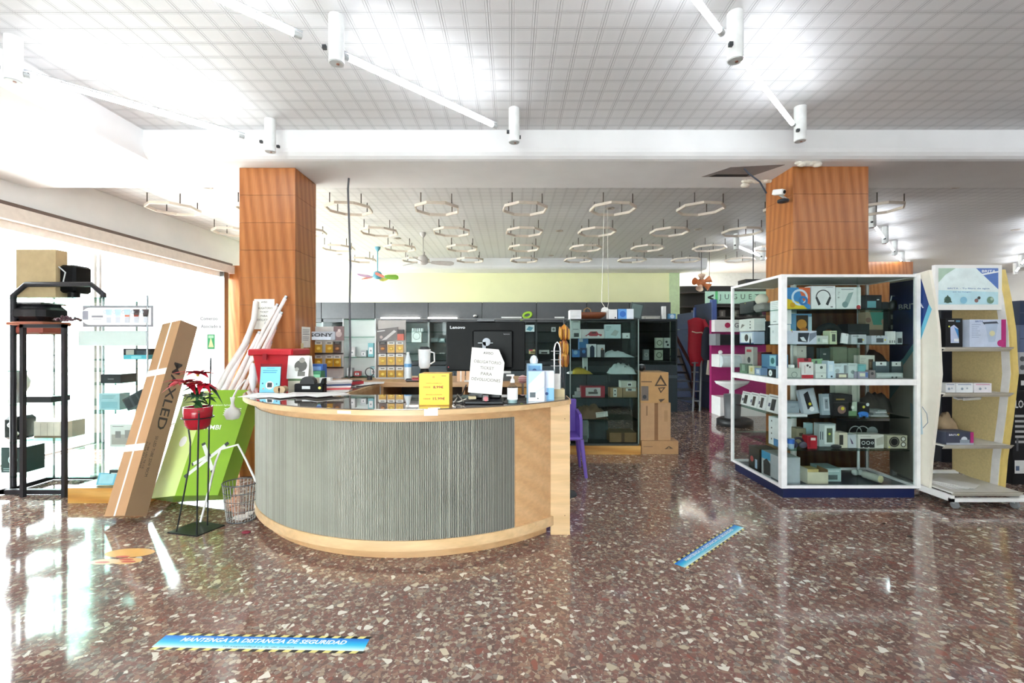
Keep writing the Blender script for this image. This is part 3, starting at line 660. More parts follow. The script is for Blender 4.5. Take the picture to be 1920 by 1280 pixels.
m.build('sealing_tape', bx, )
for z in (.52, 1.2):
    m = MB(); m.X = Xm; m.box(-.0022, -.0010, 0, wl, z, z+.06, tp); m.build('tape_band', bx)
m = MB(); ink = M('#2c2622', .7)
m.X = Xm @ Matrix.Translation((wr*.52, 0, 1.02)) @ Matrix.Rotation(PI/2, 4, 'Y'); m.text('MAXLED', ink, 0, 0, 0, w=.62, h=.075, bold=.01); m.build('lettering', bx)
m = MB(); m.X = Xm @ Matrix.Translation((wr*.45, 0, .48)) @ Matrix.Rotation(PI/2, 4, 'Y'); m.text('50 LED TUBE 22W 90CM', ink, 0, 0, 0, w=.34, h=.022)
m.text('TUBE LED T8 CE', ink, 0, -.045, 0, w=.22, h=.014); m.text('MADE IN CHINA', ink, 0, -.065, 0, w=.22, h=.012); m.build('small_lettering', bx)
# green box
gx = thing('green_carton', (-2.8, 4.1, 0), 'green lamp tube carton printed AMBI leaning open beside the plant stand', 'carton')
grn = M('#86b02c', .45, sc=3); grl = M('#cfe08c', .45, sc=3)
Xg = axes((-2.955, 3.95, .03), (-.02, .5, .9), (1, .03, 0)); Lg = 1.0
m = MB(); m.X = Xg; P = [(0, 0), (.37, 0), (.38, .2), (-.2, .3), (-.27, .1)]
k = len(P); A = [(x, y, 0) for x, y in P]; B = [(x*1.12, y, Lg) for x, y in P]
m.add(A+B, [(0, 1, k+1, k)], grn); m.add(A+B, [(i, (i+1) % k, k+(i+1) % k, k+i) for i in (1, 2, 3)], grn); m.add(A+B, [(4, 0, k, k+4)], grl); m.add(A, [(4, 3, 2, 1, 0)], grn)
A2 = [(x*.97, y*.97+.004, .02) for x, y in P]; B2 = [(x*1.08, y*.97+.004, Lg) for x, y in P]; m.add(A2+B2, [(i, k+i, k+(i+1) % k, (i+1) % k) for i in range(k)], M('#8a7a5e', .8))
mn = min(v.z for v in m.v)
for v in m.v: v.z -= mn-.001
m.build('carton_body', gx); Xg = Matrix.Translation((0, 0, -mn+.001)) @ Xg
wt = M('#eef2ea', .5); m = MB(); m.X = Xg
m.text('AMBI', wt, .14, .62, -.001, w=.15, h=.045, bold=.01)
m.text('ambient lighting', wt, .17, .84, -.001, w=.2, h=.022); m.build('lettering', gx)
m = MB(); m.X = Xg
for i in range(4): m.flat([(.2, -.001, .8-i*.02), (.36, -.001, .8-i*.02), (.36, -.001, .808-i*.02), (.2, -.001, .808-i*.02)], wt)
m.build('small_print', gx)
for (xa_, za_, xb_, zb_) in ((.03, .16, .33, .47), (.1, .47, .27, .2), (.06, .27, .2, .36)):
    m = MB(); m.X = Xg; dx, dz = xb_-xa_, zb_-za_; L = math.hypot(dx, dz); nx, nz = -dz/L*.016, dx/L*.016
    def q(u, v, c): m.flat([(xa_+dx*u+nx, -.0015, za_+dz*u+nz), (xa_+dx*u-nx, -.0015, za_+dz*u-nz), (xa_+dx*v-nx, -.0015, za_+dz*v-nz), (xa_+dx*v+nx, -.0015, za_+dz*v+nz)], c)
    q(0, .08, dgrey); q(.08, .92, M('#dde0d8', .5)); q(.92, 1, dgrey); m.build('printed_tube', gx)
m = MB(); m.X = Xg; m.X = Xg @ Matrix(((-.85, 0, 0, 0), (.32, 1, 0, 0), (0, 0, 1, 0), (0, 0, 0, 1)))
t_ = [(.14+.05*math.cos(2*PI*i/20), -.002, .5+.05*math.sin(2*PI*i/20)) for i in range(20)]; m.flat(t_[::-1], white); m.build('round_emblem', gx)
# loose fluorescent tubes standing in the green carton
ends = [(537, 555, 4.95), (528, 585, 4.9), (517, 613, 4.86), (500, 604, 4.9), (487, 622, 4.85), (478, 598, 4.93), (466, 640, 4.8), (508, 640, 4.8), (521, 570, 4.97)]
bots = [(432, 750, 4.55), (447, 750, 4.5), (455, 760, 4.45), (440, 745, 4.56), (425, 745, 4.52), (417, 742, 4.5), (412, 748, 4.46), (463, 760, 4.46), (424, 748, 4.6)]
wh = ['longest tube, topmost of the bundle', 'second longest tube, just under the topmost', 'short tube with its end over the red bin', 'middle tube of the bundle', 'tube with a hook shaped end near the paper notice', 'tube left of the paper notice', 'leftmost short tube of the bundle', 'rightmost low tube beside the red bin', 'rearmost tube of the bundle']
for i, ((ex, ey, eZ), (bx_, by_, bZ)) in enumerate(zip(ends, bots)):
    e = Vector((PX(ex, eZ), eZ, PZ(ey, eZ))); b = Vector((PX(bx_, bZ), bZ, PZ(by_, bZ))); s_ = b+(b-e)*.55
    t = thing('spare_fluorescent_tube', s_, 'white %s leaning in the green carton' % wh[i] if i else 'white longest tube of the bundle leaning in the green carton', 'tube', 'spare tubes leaning in the green carton')
    d = (e-s_).normalized(); mt = M('#efe9e6' if i not in (7, 2) else '#e3c4bf', .3)
    MB().cyl(s_+d*.02, e-d*.03, .019 if i != 5 else .027, mt, n=12).build('glass_tube', t)
    MB().cyl(e-d*.03, e, .0195, chrome, n=12).build('end_cap', t)
m = MB(); m.tube([(PX(398, 4.5), 4.5, PZ(748, 4.5)), (PX(430, 4.6), 4.6, PZ(690, 4.6)), (PX(462, 4.75), 4.75, PZ(640, 4.75)), (PX(476, 4.9), 4.9, PZ(600, 4.9)), (PX(480, 4.96), 4.96, PZ(565, 4.96))], .03, M('#e9e5e0', .4), 4); tag(m.build('cable_duct'), 'white flat plastic cable duct bent at the top, leaning left of the tubes', 'duct')
m = MB(); c = (PX(432, 3.95), 3.98, PZ(787, 3.98)); m.lathe([(.001, 0), (.05, .01), (.066, .05), (.055, .09), (.02, .115), (.012, .15), (.02, .2), (.001, .2)], c, M('#eeeeea', .6, bump=.6), 14)
m.tube([(c[0], c[1], c[2]+.19), (c[0]-.02, c[1]+.1, c[2]+.26), (c[0]-.04, c[1]+.26, c[2]+.33)], .008, white); tag(m.build('plastic_bag'), 'knotted white plastic bag hanging on the green carton', 'bag')

# ---------------------------------------------------------------- plant stand with sign and poinsettia
ps = thing('plant_stand', (-2.5, 3.6, 0), 'black wire plant stand on a flat base with a sign pole', 'stand'); bk2 = M('#24272a', .4, .5)
MB().prism([(-2.70, 3.53), (-2.42, 3.46), (-2.34, 3.67), (-2.62, 3.76)], 0, .008, bk2).build('base_plate', ps)
for pts in ([(PX(331, 3.54), 3.54, .008), (PX(345, 3.55), 3.55, .3), (PX(356, 3.55), 3.55, .55), (PX(357, 3.56), 3.56, .7), (PX(352, 3.56), 3.56, .85), (PX(343, 3.57), 3.57, .95)],
            [(PX(369, 3.48), 3.48, .008), (PX(371, 3.48), 3.48, .6), (PX(373, 3.46), 3.46, .95)],
            [(PX(389, 3.66), 3.66, .008), (PX(392, 3.66), 3.66, .8), (PX(395, 3.66), 3.66, 1.3), (PX(396, 3.66), 3.66, 1.5)]):
    MB().tube(pts, .006, bk2, 8).build('rod', ps)
pc = (PX(371, 3.57), 3.57)
MB().tube([(pc[0]+.108*math.cos(i*PI/10), pc[1]+.108*math.sin(i*PI/10), .9) for i in range(20)], .005, bk2, 6, True).build('pot_ring', ps)
MB().tube([(pc[0]+.1*math.cos(i*PI/10), pc[1]+.1*math.sin(i*PI/10), 1.08) for i in range(20)], .004, bk2, 6, True).build('upper_ring', ps)
sg = thing('shop_sign', (PX(395, 3.65), 3.65, PZ(670, 3.65)), 'white paper sign reading Comercio Asociado above the poinsettia', 'sign')
x0, x1, z0, z1 = PX(373, 3.64), PX(418, 3.64), PZ(671, 3.64), PZ(586, 3.64); W, H = x1-x0, z1-z0
m = MB(); m.X = fr((x0, 3.64, z0)); m.box(0, W, 0, .004, 0, H, M('#f3f3f0', .6)); deco(m, W, H, [('t', 'Comercio', .42, .87, .72, '#77777c'), ('t', 'Asociado a', .5, .7, .84, '#77777c'), ('r', .36, .2, .66, .52, '#3f9a63'), ('p', [(.4, .24), (.62, .24), (.5, .46)], '#d8d8a0'), ('r', .4, .44, .62, .5, '#a8d8b0')]); m.build('sheet', sg)
pt = thing('potted_poinsettia', (pc[0], pc[1], .81), 'red poinsettia in a glossy red pot held by the black wire stand', 'plant')
MB().lathe([(.001, 0), (.062, 0), (.085, .03), (.1, .12), (.102, .175), (.094, .175), (.09, .15), (.001, .15)], (pc[0], pc[1], .81), M('#a01426', .2), 28).build('pot', pt)
def leaf(m, o, yaw, pitch, L, Wd, mat, bend=.5):
    X = fr(o, yaw) @ Matrix.Rotation(-pitch, 4, 'Y'); pts = []; n = 5
    prof = [0.05, .75, 1, .7, .35, .02]
    for i in range(n+1):
        u = i/n; pts += [(L*u, -Wd*prof[i], -bend*L*u*u+.012*prof[i]), (L*u, 0, -bend*L*u*u), (L*u, Wd*prof[i], -bend*L*u*u+.012*prof[i])]
    old = m.X; m.X = X; fs = []
    for i in range(n): b = 3*i; fs += [(b, b+3, b+4, b+1), (b+1, b+4, b+5, b+2)]
    m.add(pts, fs, mat, True); m.X = old
rr = random.Random(5); m = MB(); gl = M('#2f5a34', .5); gl2 = M('#4a7a44', .5)
for i in range(26): leaf(m, (pc[0]+rr.uniform(-.03, .03), pc[1]+rr.uniform(-.03, .03), rr.uniform(1.0, 1.16)), rr.uniform(0, 2*PI), rr.uniform(-.2, .6), rr.uniform(.08, .14), .03, gl if i % 2 else gl2)
leaf(m, (pc[0]+.04, pc[1], 1.16), -.2, .1, .17, .025, M('#1f3a2c', .5), 1.0); m.build('foliage', pt)
MB().tube([(pc[0], pc[1], .97), (pc[0]-.02, pc[1], 1.1), (pc[0]-.05, pc[1], 1.16)], .006, gl2).build('stem', pt)
rd = M('#b8182e', .45); rd2 = M('#cf3048', .45)
for (cx_, cz_, s_) in ((.02, 1.235, 1.0), (-.08, 1.17, 1.0), (.05, 1.16, .8)):
    m = MB(); o = (pc[0]+cx_, pc[1]-.03, cz_)
    for i in range(12): leaf(m, o, i*2*PI/12+rr.uniform(-.2, .2), rr.uniform(.1, .9), .135*s_, .036*s_, rd if i % 3 else rd2, .75)
    m.ball(o, .012, M('#c8b040', .5), n=8, q=5); m.build('flower', pt)
# wire basket
bc = (PX(452, 3.78), 3.78); bw = thing('wire_basket', (bc[0], bc[1], 0), 'wire shopping basket with a white handle between the green carton and the counter', 'basket')
m = MB(); wm = M('#5c5f64', .35, .6); wl_ = M('#b4b6b8', .4, .3)
def ringp(r, z, n=28, e=.85): return [(bc[0]+r*math.cos(2*PI*i/n), bc[1]+r*e*math.sin(2*PI*i/n), z) for i in range(n)]
for r, z, w_ in ((.142, .32, .005), (.135, .25, .003), (.127, .18, .003), (.118, .1, .003), (.108, .012, .004)): m.tube(ringp(r, z), w_, wm, 6, True)
m.build('wire_rings', bw)
m = MB()
for i in range(30):
    a = 2*PI*i/30; m.tube([(bc[0]+.108*math.cos(a), bc[1]+.092*math.sin(a), .012), (bc[0]+.142*math.cos(a), bc[1]+.12*math.sin(a), .32)], .0022, wl_, 5)
for i in range(7): x = -.09+.03*i; h_ = .092*math.sqrt(max(0, 1-(x/.108)**2)); m.tube([(bc[0]+x, bc[1]-h_, .012), (bc[0]+x, bc[1]+h_, .012)], .002, wl_, 5)
m.build('wire_sides', bw)
MB().tube([(PX(376, 3.7), 3.7, .02), (PX(392, 3.72), 3.72, .28), (PX(404, 3.74), 3.74, .5), (PX(414, 3.76), 3.76, .6), (PX(446, 3.78), 3.78, .635), (PX(462, 3.78), 3.78, .5), (PX(480, 3.78), 3.78, .325)], .009, M('#e4e2de', .35), 8).build('handle', bw)
m = MB()
for i in range(5): m.X = fr((bc[0]+rr.uniform(-.05, .05), bc[1]+rr.uniform(-.04, .04), .02+i*.008), rr.uniform(0, 3), rr.uniform(-.1, .1)); m.box(-.04, .04, -.03, .03, 0, .004, M('#e9e4e0', .6))
tag(m.build('crumpled_paper'), 'crumpled white receipts at the bottom of the wire basket', 'paper')
m = MB(); m.ball((PX(462, 3.52), 3.52, .012), .034, M('#7a1830', .6), 1.1, .7, .35, 9, 5); tag(m.build('fallen_petal'), 'dark red petal lying on the floor in front of the basket', 'petal')

# paper notices on the left column
def paper(o, W, H, D, label, yaw=0, roll=0, col='#f1efe8', name='paper_notice', cat='notice', pts=None, tilt=0):
    m = MB(); m.X = Matrix.Rotation(tilt, 4, 'X') @ Matrix.Rotation(roll, 4, 'Y')
    if pts: m.prism([(a*W, b*H) for a, b in pts], 0, .002, M(col, .6), 'y')
    else: m.box(0, W, 0, .002, 0, H, M(col, .6))
    deco(m, W, H, D, -.0003); o_ = m.build(name, world=False); o_.location = o; o_.rotation_euler = (0, 0, yaw); return tag(o_, label, cat)
TK = [('t', 'AVISO', .5, .9, .3, '#2c2a28'), ('t', 'OBLIGATORIO', .5, .7, .82, '#827e76', .07), ('t', 'TICKET', .5, .57, .42, '#827e76', .07), ('t', 'PARA', .5, .44, .34, '#827e76', .07), ('t', 'DEVOLUCIONES', .5, .31, .86, '#827e76', .07)]
paper((PX(476, 5.0), 5.005, PZ(617, 5.0)), .225, .335, TK, 'white ticket notice taped to the front of the left column')
paper((-2.407, 5.16, 1.43), .22, .24, [('l', .1, .85, .9, 4, '#6d7078'), ('l', .1, .5, .85, 3, '#8d9098')], 'white printed notice on the right face of the left column', yaw=PI/2)
paper((-2.406, 5.14, 1.36), .06, .12, [], 'small cream label below the printed notice on the left column', yaw=PI/2, col='#e4d6a8', name='price_label', cat='label')

# ---------------------------------------------------------------- things on the counter
def rb(t_name, o, label, cat, **k): return thing(t_name, o, label, cat, **k)
# red bin
rbn = thing('red_bin', (-2.22, 4.55, TZ), 'red plastic storage bin on the left end of the counter', 'bin')
x0, x1 = PX(474, 4.45), PX(549, 4.45); zt = PZ(657, 4.45)
m = MB(); v = [(x0+.05, 4.47, TZ), (x1-.06, 4.47, TZ), (x1-.06, 4.72, TZ), (x0+.05, 4.72, TZ), (x0, 4.43, zt), (x1, 4.43, zt), (x1, 4.76, zt), (x0, 4.76, zt)]
m.add(v, [(0, 3, 2, 1), (0, 1, 5, 4), (1, 2, 6, 5), (2, 3, 7, 6), (3, 0, 4, 7)], red); m.build('tub', rbn, bev=.008)
MB().cbox(x0-.03, x1+.02, 4.40, 4.79, zt-.05, zt+.015, M('#c81a2a', .35), .012).build('lid_rim', rbn)
MB().box((x0+x1)/2-.07, (x0+x1)/2-.03, 4.392, 4.402, zt-.09, zt-.03, M('#a01020', .4)).build('clip', rbn)
# leaflet holder
lh = thing('leaflet_holder', (PX(505, 3.95), 3.97, TZ), 'clear stand holding a light blue leaflet in front of the red bin', 'leaflet holder')
m = MB(); m.X = fr((PX(484, 3.98), 3.98, TZ), 0, -.08); m.box(0, .19, .02, .026, 0, .25, clearp); m.box(0, .19, 0, .02, 0, .012, clearp); m.build('clear_stand', lh)
m = MB(); m.ball((PX(474, 4.02), 4.02, TZ+.13), .13, M('#e6e2e4', .3), .22, .25, 1, 14, 8); m.build('side_panel', lh)
carton((PX(486, 3.94), 3.94, TZ), .175, .225, .006, '#7fd0ea', [('l', .12, .84, .85, 2, '#2d7ca8'), ('r', .3, .93, .7, .95, '#4c9cc0'), ('c', .5, .28, .2, '#eef6fa'), ('r', .38, .2, .62, .38, '#33383c'), ('c', .15, .35, .04, '#356'+'688'), ('c', .85, .33, .04, '#356688'), ('c', .2, .15, .04, '#e89070')], 'light blue printed leaflet in the clear stand', 'leaflet', 'leaflet', tilt=-.12)
# tape dispenser
td = thing('tape_dispenser', (PX(578, 3.88), 3.9, TZ), 'black desk tape dispenser on the left of the counter', 'tape dispenser')
x0, x1 = PX(551, 3.86), PX(606, 3.86)
MB().cbox(x0, x1, 3.86, 3.94, TZ, TZ+.085, black, .008).build('body', td)
MB().cyl((x0+.11, 3.865, TZ+.085), (x0+.11, 3.935, TZ+.085), .062, M('#1d1f22', .3), n=28).build('tape_roll', td)
MB().prism([(x1-.03, TZ+.085), (x1, TZ+.085), (x1, TZ+.13), (x1-.012, TZ+.13)], 3.87, 3.93, black, 'y').build('cutter', td)
m = MB(); m.box(x0+.07, x0+.14, 3.857, 3.86, TZ+.04, TZ+.065, lgrey); m.build('label_plate', td); MB().cyl((x1-.03, 3.859, TZ+.05), (x1-.03, 3.856, TZ+.05), .012, M('#d8d060', .5)).build('round_sticker', td)
# tent calendar
m = MB(); xx = PX(537, 4.2); m.X = fr((xx, 4.2, TZ+.1), .1); m.prism([(0, 0), (.12, .22), (.1, 0)], 0, .19, M('#eceae4', .6), 'x') 
m.v = []; m.f = []; m.m = []; m.sm = []; m.X = fr((xx, 4.2, TZ+.1), .15, -.25); m.box(0, .19, 0, .004, 0, .22, M('#efeeea', .6)); deco(m, .19, .22, [('c', .62, .55, .3, '#55534f'), ('c', .66, .8, .14, '#8a857e'), ('r', .5, .1, .85, .3, '#6d6a64'), ('c', .45, .4, .1, '#b0aca4')]); m.X = fr((xx-.01, 4.32, TZ+.1), .15, .3); m.box(0, .2, 0, .004, 0, .22, M('#e6e4de', .6))
tag(m.build('desk_calendar'), 'white tent calendar with a grey photo beside the red bin', 'calendar')
carton((PX(540, 4.2), 4.2, TZ), .25, .1, .18, '#cfc8b4', [('r', 0, .8, 1, 1, '#5f7a50')], 'beige card box with a green edge under the tent calendar')
carton((PX(584, 4.35), 4.35, TZ+.0), .09, .16, .1, '#2f7a55', [('r', .1, .5, .9, .8, '#8ad0a8')], 'small green box behind the tape dispenser')
carton((PX(575, 4.5), 4.5, TZ), .16, .22, .1, '#2f5fb0', [('r', .1, .6, .9, .9, '#7fa8e0')], 'blue box behind the small green box')
carton((PX(596, 4.3), 4.3, TZ), .12, .1, .05, '#eef0ee', [], 'small white card box right of the green box')
m = MB(); x = PX(521, 3.92); m.cyl((x, 3.9, TZ+.03), (x, 3.95, TZ+.03), .03, M('#b99d78', .5)); m.cyl((PX(530, 3.92), 3.9, TZ+.03), (PX(530, 3.92), 3.96, TZ+.03), .03, M('#c8ad88', .5)); tag(m.build('tape_rolls'), 'brown packing tape rolls beside the tape dispenser', 'tape')
def sheets(name, label, cat, spec, cols):
    m = MB(); rr = random.Random(len(label))
    for i, (x, y, z, w_, d_, a) in enumerate(spec): m.X = fr((x, y, z), a); m.box(-w_/2, w_/2, -d_/2, d_/2, 0, .003, M(cols[i % len(cols)], .5))
    return tag(m.build(name), label, cat)
sheets('loose_papers', 'loose white papers spread on the left end of the counter', 'papers', [(-2.1+.12*i, 3.75-.05*(i % 3), TZ+.001+.0032*i, .2, .28, .5*i) for i in range(6)], ['#efedea', '#e4e2e0', '#f4f4f2'])
for i in range(6):
    carton((PX(607, 4.0)-.01*i, 3.98+.05*i, TZ+.012*i), .22, .011, .16, ['#d8d2ce', '#c23a40', '#e8e6e4', '#3c4a70', '#cfcac8', '#e8e2de'][i], [], '%s magazine, %s of the pile right of the tape dispenser' % (['grey', 'red', 'white', 'navy', 'pale grey', 'cream'][i], ['bottom', 'second from bottom', 'third from bottom', 'fourth from bottom', 'second from top', 'topmost'][i]), 'magazine', 'magazine', yaw=.15+.1*i, group='magazines right of the tape dispenser')
sheets('loose_papers', 'papers scattered on the side worktop behind the magazines', 'papers', [(-1.8+.1*(i % 4), 4.35+.13*i, TZ+.001+.0032*i, .22, .3, .6*i) for i in range(5)], ['#e6e4e2', '#d0ccc8', '#f2f2f0'])
m = MB(); m.X = fr((-1.66, 4.42, TZ), .9); m.cbox(-.2, .2, -.05, .05, .018, .055, M('#3a3c40', .4), .012); m.box(.02, .2, -.051, -.04, .02, .05, M('#b03038', .4)); tag(m.build('handheld_vacuum'), 'dark grey and red handheld tool lying on the side worktop', 'tool')
# yellow box
x0, x1, Zy = PX(787, 3.16), PX(843, 3.16), 3.14
yb = carton((x0, Zy, TZ), x1-x0, .222, .17, '#f3cf1c', [('r', 0, 0, 1, .03, '#e0a818'), ('r', .44, .86, .52, .93, '#dba022'), ('r', .74, .925, .9, .945, '#9a5a1c'), ('t', 'ENVIOS A DOMICILIO', .5, .70, .54, '#c8761c', .035), ('t', 'DESDE', .26, .575, .24, '#b8741a', .05), ('t', '8,99€', .64, .575, .34, '#9a2a18', .1), ('t', 'ENVIOS A EUROPA', .5, .345, .54, '#c8761c', .035), ('t', 'DESDE', .26, .215, .24, '#b8741a', .05), ('t', '15,99€', .66, .215, .4, '#9a2a18', .1)], 'bright yellow box with delivery prices on the curved counter', side='#e8b458', name='price_box')
m = MB(); rr2 = math.atan2(PX(808, 2.97)-CCX, CCY-2.97); xx, yy = CCX+(RT+.002)*math.sin(rr2), CCY-(RT+.002)*math.cos(rr2)
m.X = fr((xx, yy, 1.008), rr2); m.box(-.045, .045, 0, .002, 0, .045, white); m.box(-.02, .06, .0, .05, .0455, .047, white); tag(m.build('paper_sticker'), 'white paper sticker on the counter edge below the yellow box', 'sticker')
m = MB(); rr2 = math.atan2(PX(645, 3.0)-CCX, CCY-2.99); xx, yy = CCX+(RT+.002)*math.sin(rr2), CCY-(RT+.002)*math.cos(rr2)
m.X = fr((xx, yy, 1.02), rr2); m.box(-.05, .05, 0, .002, 0, .02, M('#f4ead8', .4)); tag(m.build('paper_sticker'), 'cream strip of tape on the counter edge left of the yellow box', 'sticker')
# monitor
mo = thing('computer_monitor', (-.2, 3.45, TZ), 'large black monitor seen from behind on the curved counter', 'monitor')
x0, x1 = PX(837, 3.45), PX(985, 3.45); z0, z1 = PZ(695, 3.45), PZ(603, 3.45)
MB().cbox(x0, x1, 3.43, 3.46, z0, z1, M('#08090a', .5, var=.02), .008).build('screen_back', mo)
xm0, xm1 = PX(886, 3.42), PX(962, 3.42); MB().cbox(xm0, xm1, 3.405, 3.43, z0+.02, PZ(619, 3.42), M('#060708', .4, var=.02), .01).build('rear_bulge', mo)
m = MB(); m.text('Lenovo', M('#b9bcbf', .3), PX(858, 3.43), PZ(613.5, 3.43), 3.43, w=.115, h=.022, bold=.02); m.build('lettering', mo)
m = MB(); m.text('lenovo', M('#8c8f92', .3), PX(950, 3.40), PZ(626, 3.40), 3.405, w=.045, h=.009); m.build('small_lettering', mo)
m = MB(); m.cyl((PX(912, 3.38), 3.40, PZ(641, 3.38)), (PX(912, 3.38), 3.375, PZ(641, 3.38)), .03, M('#9aa0aa', .35), n=20); m.box(PX(908, 3.38)-.014, PX(908, 3.38)+.012, 3.375, 3.40, TZ+.1, PZ(641, 3.38), M('#9aa0aa', .35)); m.box(PX(896, 3.38), PX(924, 3.38), 3.385, 3.395, PZ(643.5, 3.38), PZ(642, 3.38), lgrey); m.build('stand_column', mo)
m = MB(); m.cbox(PX(874, 3.35), PX(945, 3.35), 3.2, 3.42, TZ, TZ+.022, M('#222328', .4), .008); m.build('stand_foot', mo)
MB().cbox(PX(880, 3.35), PX(940, 3.35), 3.33, 3.42, TZ+.022, TZ+.1, M('#1b1c20', .4), .012).build('stand_block', mo)
MB().cyl((PX(841, 3.43), 3.429, z0+.03), (PX(841, 3.43), 3.427, z0+.03), .004, M('#c03040', .5)).build('status_dot', mo)
MB().cbox(PX(895, 3.45), PX(928, 3.45), 3.42, 3.48, z1, z1+.02, M('#55585c', .4), .005).build('top_lamp', mo)
m = MB(); m.cbox(PX(904, 3.2), PX(918, 3.2), 3.17, 3.22, TZ+.022, TZ+.075, M('#1a0f12', .3), .006); m.cyl((PX(911, 3.17), 3.169, TZ+.045), (PX(911, 3.17), 3.165, TZ+.045), .018, M('#a01830', .2), n=18); tag(m.build('card_reader'), 'small black device with a red window under the taped notice', 'device')
for i, pts in enumerate(([(PX(873, 3.3), 3.3, TZ+.01), (PX(855, 3.3), 3.33, TZ+.03), (PX(852, 3.4), 3.4, TZ+.02), (PX(866, 3.5), 3.5, TZ+.03), (PX(874, 3.6), 3.6, TZ+.1)], [(PX(875, 3.3), 3.28, TZ+.03), (PX(862, 3.3), 3.25, TZ+.012), (PX(850, 3.2), 3.22, TZ+.012), (PX(856, 3.3), 3.34, TZ+.03)], [(PX(870, 3.25), 3.25, TZ+.012), (PX(858, 3.3), 3.3, TZ+.06), (PX(852, 3.35), 3.4, TZ+.015)])):
    tag(MB().tube(pts, .005, M(['#22242a', '#d8d4cc', '#8a8480'][i], .5)).build('tangled_cord'), '%s cord curled beside the monitor foot' % ['black', 'white', 'grey'][i], 'cord')
carton((PX(880, 3.24), 3.24, TZ+.03), .05, .02, .04, '#d9c8a4', [], 'small cream plug on the monitor foot', 'plug', 'plug', yaw=.3)
paper((PX(881, 3.28), 3.14, PZ(734, 3.18)), .235, .315, TK, 'white ticket notice with a folded corner standing below the monitor', roll=.085, pts=[(0, 0), (1, 0), (1, .72), (.8, 1), (0, 1)], tilt=-.03)
# sanitizer
sn = thing('sanitizer_bottle', (PX(961, 3.25), 3.25, TZ), 'clear hand sanitizer pump bottle on the counter right of the notice', 'bottle')
c = (PX(961, 3.25), 3.25, TZ)
MB().lathe([(.001, 0), (.036, 0), (.038, .01), (.038, .1), (.032, .125), (.014, .14), (.014, .15), (.001, .15)], c, clearp, 20, 1, .75).build('bottle_body', sn)
MB().lathe([(.001, .004), (.034, .004), (.034, .07), (.001, .07)], c, M('#c4dcd8', .2), 20, 1, .75).build('gel', sn)
MB().lathe([(.0385, .03), (.0385, .115)], c, M('#f0f2f2', .5), 20, 1, .76, a0=PI, a1=2*PI).build('label', sn)
m = MB(); m.lathe([(.001, .15), (.017, .15), (.014, .175), (.006, .18), (.006, .2), (.001, .2)], c, white, 14); m.box(c[0]-.045, c[0]+.012, c[1]-.008, c[1]+.008, c[2]+.198, c[2]+.21, white); m.build('pump', sn)
# blue white carton + bottle
carton((PX(990, 3.42), 3.36, TZ), .12, .225, .1, '#eef4fa', [('p', [(0, .55), (0, 1), (.9, 1)], '#b8dcf0'), ('p', [(0, .2), (1, .5), (1, .44), (0, .1)], '#d4e6f4'), ('r', .1, .13, .45, .3, '#5c666c'), ('c', .6, .1, .04, '#44484c')], 'blue and white water filter box on the right of the counter', side='#9cb8e8')
carton((PX(1017, 3.5), 3.44, TZ), .085, .22, .08, '#e4ecf8', [('r', 0, 0, .14, 1, '#6f7fd0'), ('r', .3, 0, 1, .42, '#8cc4ec'), ('c', .35, .22, .14, '#28508c')], 'slim white box with blue stripe right of the water filter box')
carton((PX(988, 3.55), 3.56, TZ), .12, .27, .08, '#a9d2ee', [('r', .1, .7, .9, .95, '#6fa8d4'), ('c', .5, .8, .14, '#2f5890')], 'light blue box standing behind the water filter box')
stuff_item('clear_dome', 'rounded clear dome on the light blue box', 'dome', lambda m: m.lathe([(.03, 0), (.034, .03), (.02, .06), (.001, .068)], (PX(1001, 3.6), 3.6, TZ+.2706), M('#dfe6ea', .2), 16))
carton((PX(1027, 3.7), 3.66, TZ), .1, .18, .08, '#f0eeea', [], 'plain white box near the right end of the counter')
# chrome stand
cs = thing('chrome_stand', (PX(1044, 3.7), 3.7, TZ), 'chrome loop display stand at the right end of the counter', 'stand')
xL, xR = PX(1039, 3.72), PX(1050, 3.72)
MB().tube([(xL, 3.7, TZ+.06), (xL, 3.7, 1.44), (xL+.01, 3.7, 1.48), ((xL+xR)/2, 3.7, 1.495), (xR-.01, 3.7, 1.48), (xR, 3.7, 1.44), (xR, 3.7, TZ+.06)], .007, chrome, 8).build('loop', cs)
MB().box(xL-.03, xR+.03, 3.64, 3.76, TZ+.0, TZ+.06, M('#d9c79c', .5)).build('base', cs)
for z in (1.35, 1.3, 1.2, 1.42): MB().tube([(xL-.03, 3.69, z), (xR+.01, 3.69, z)], .004, chrome, 6).build('cross_bar', cs)
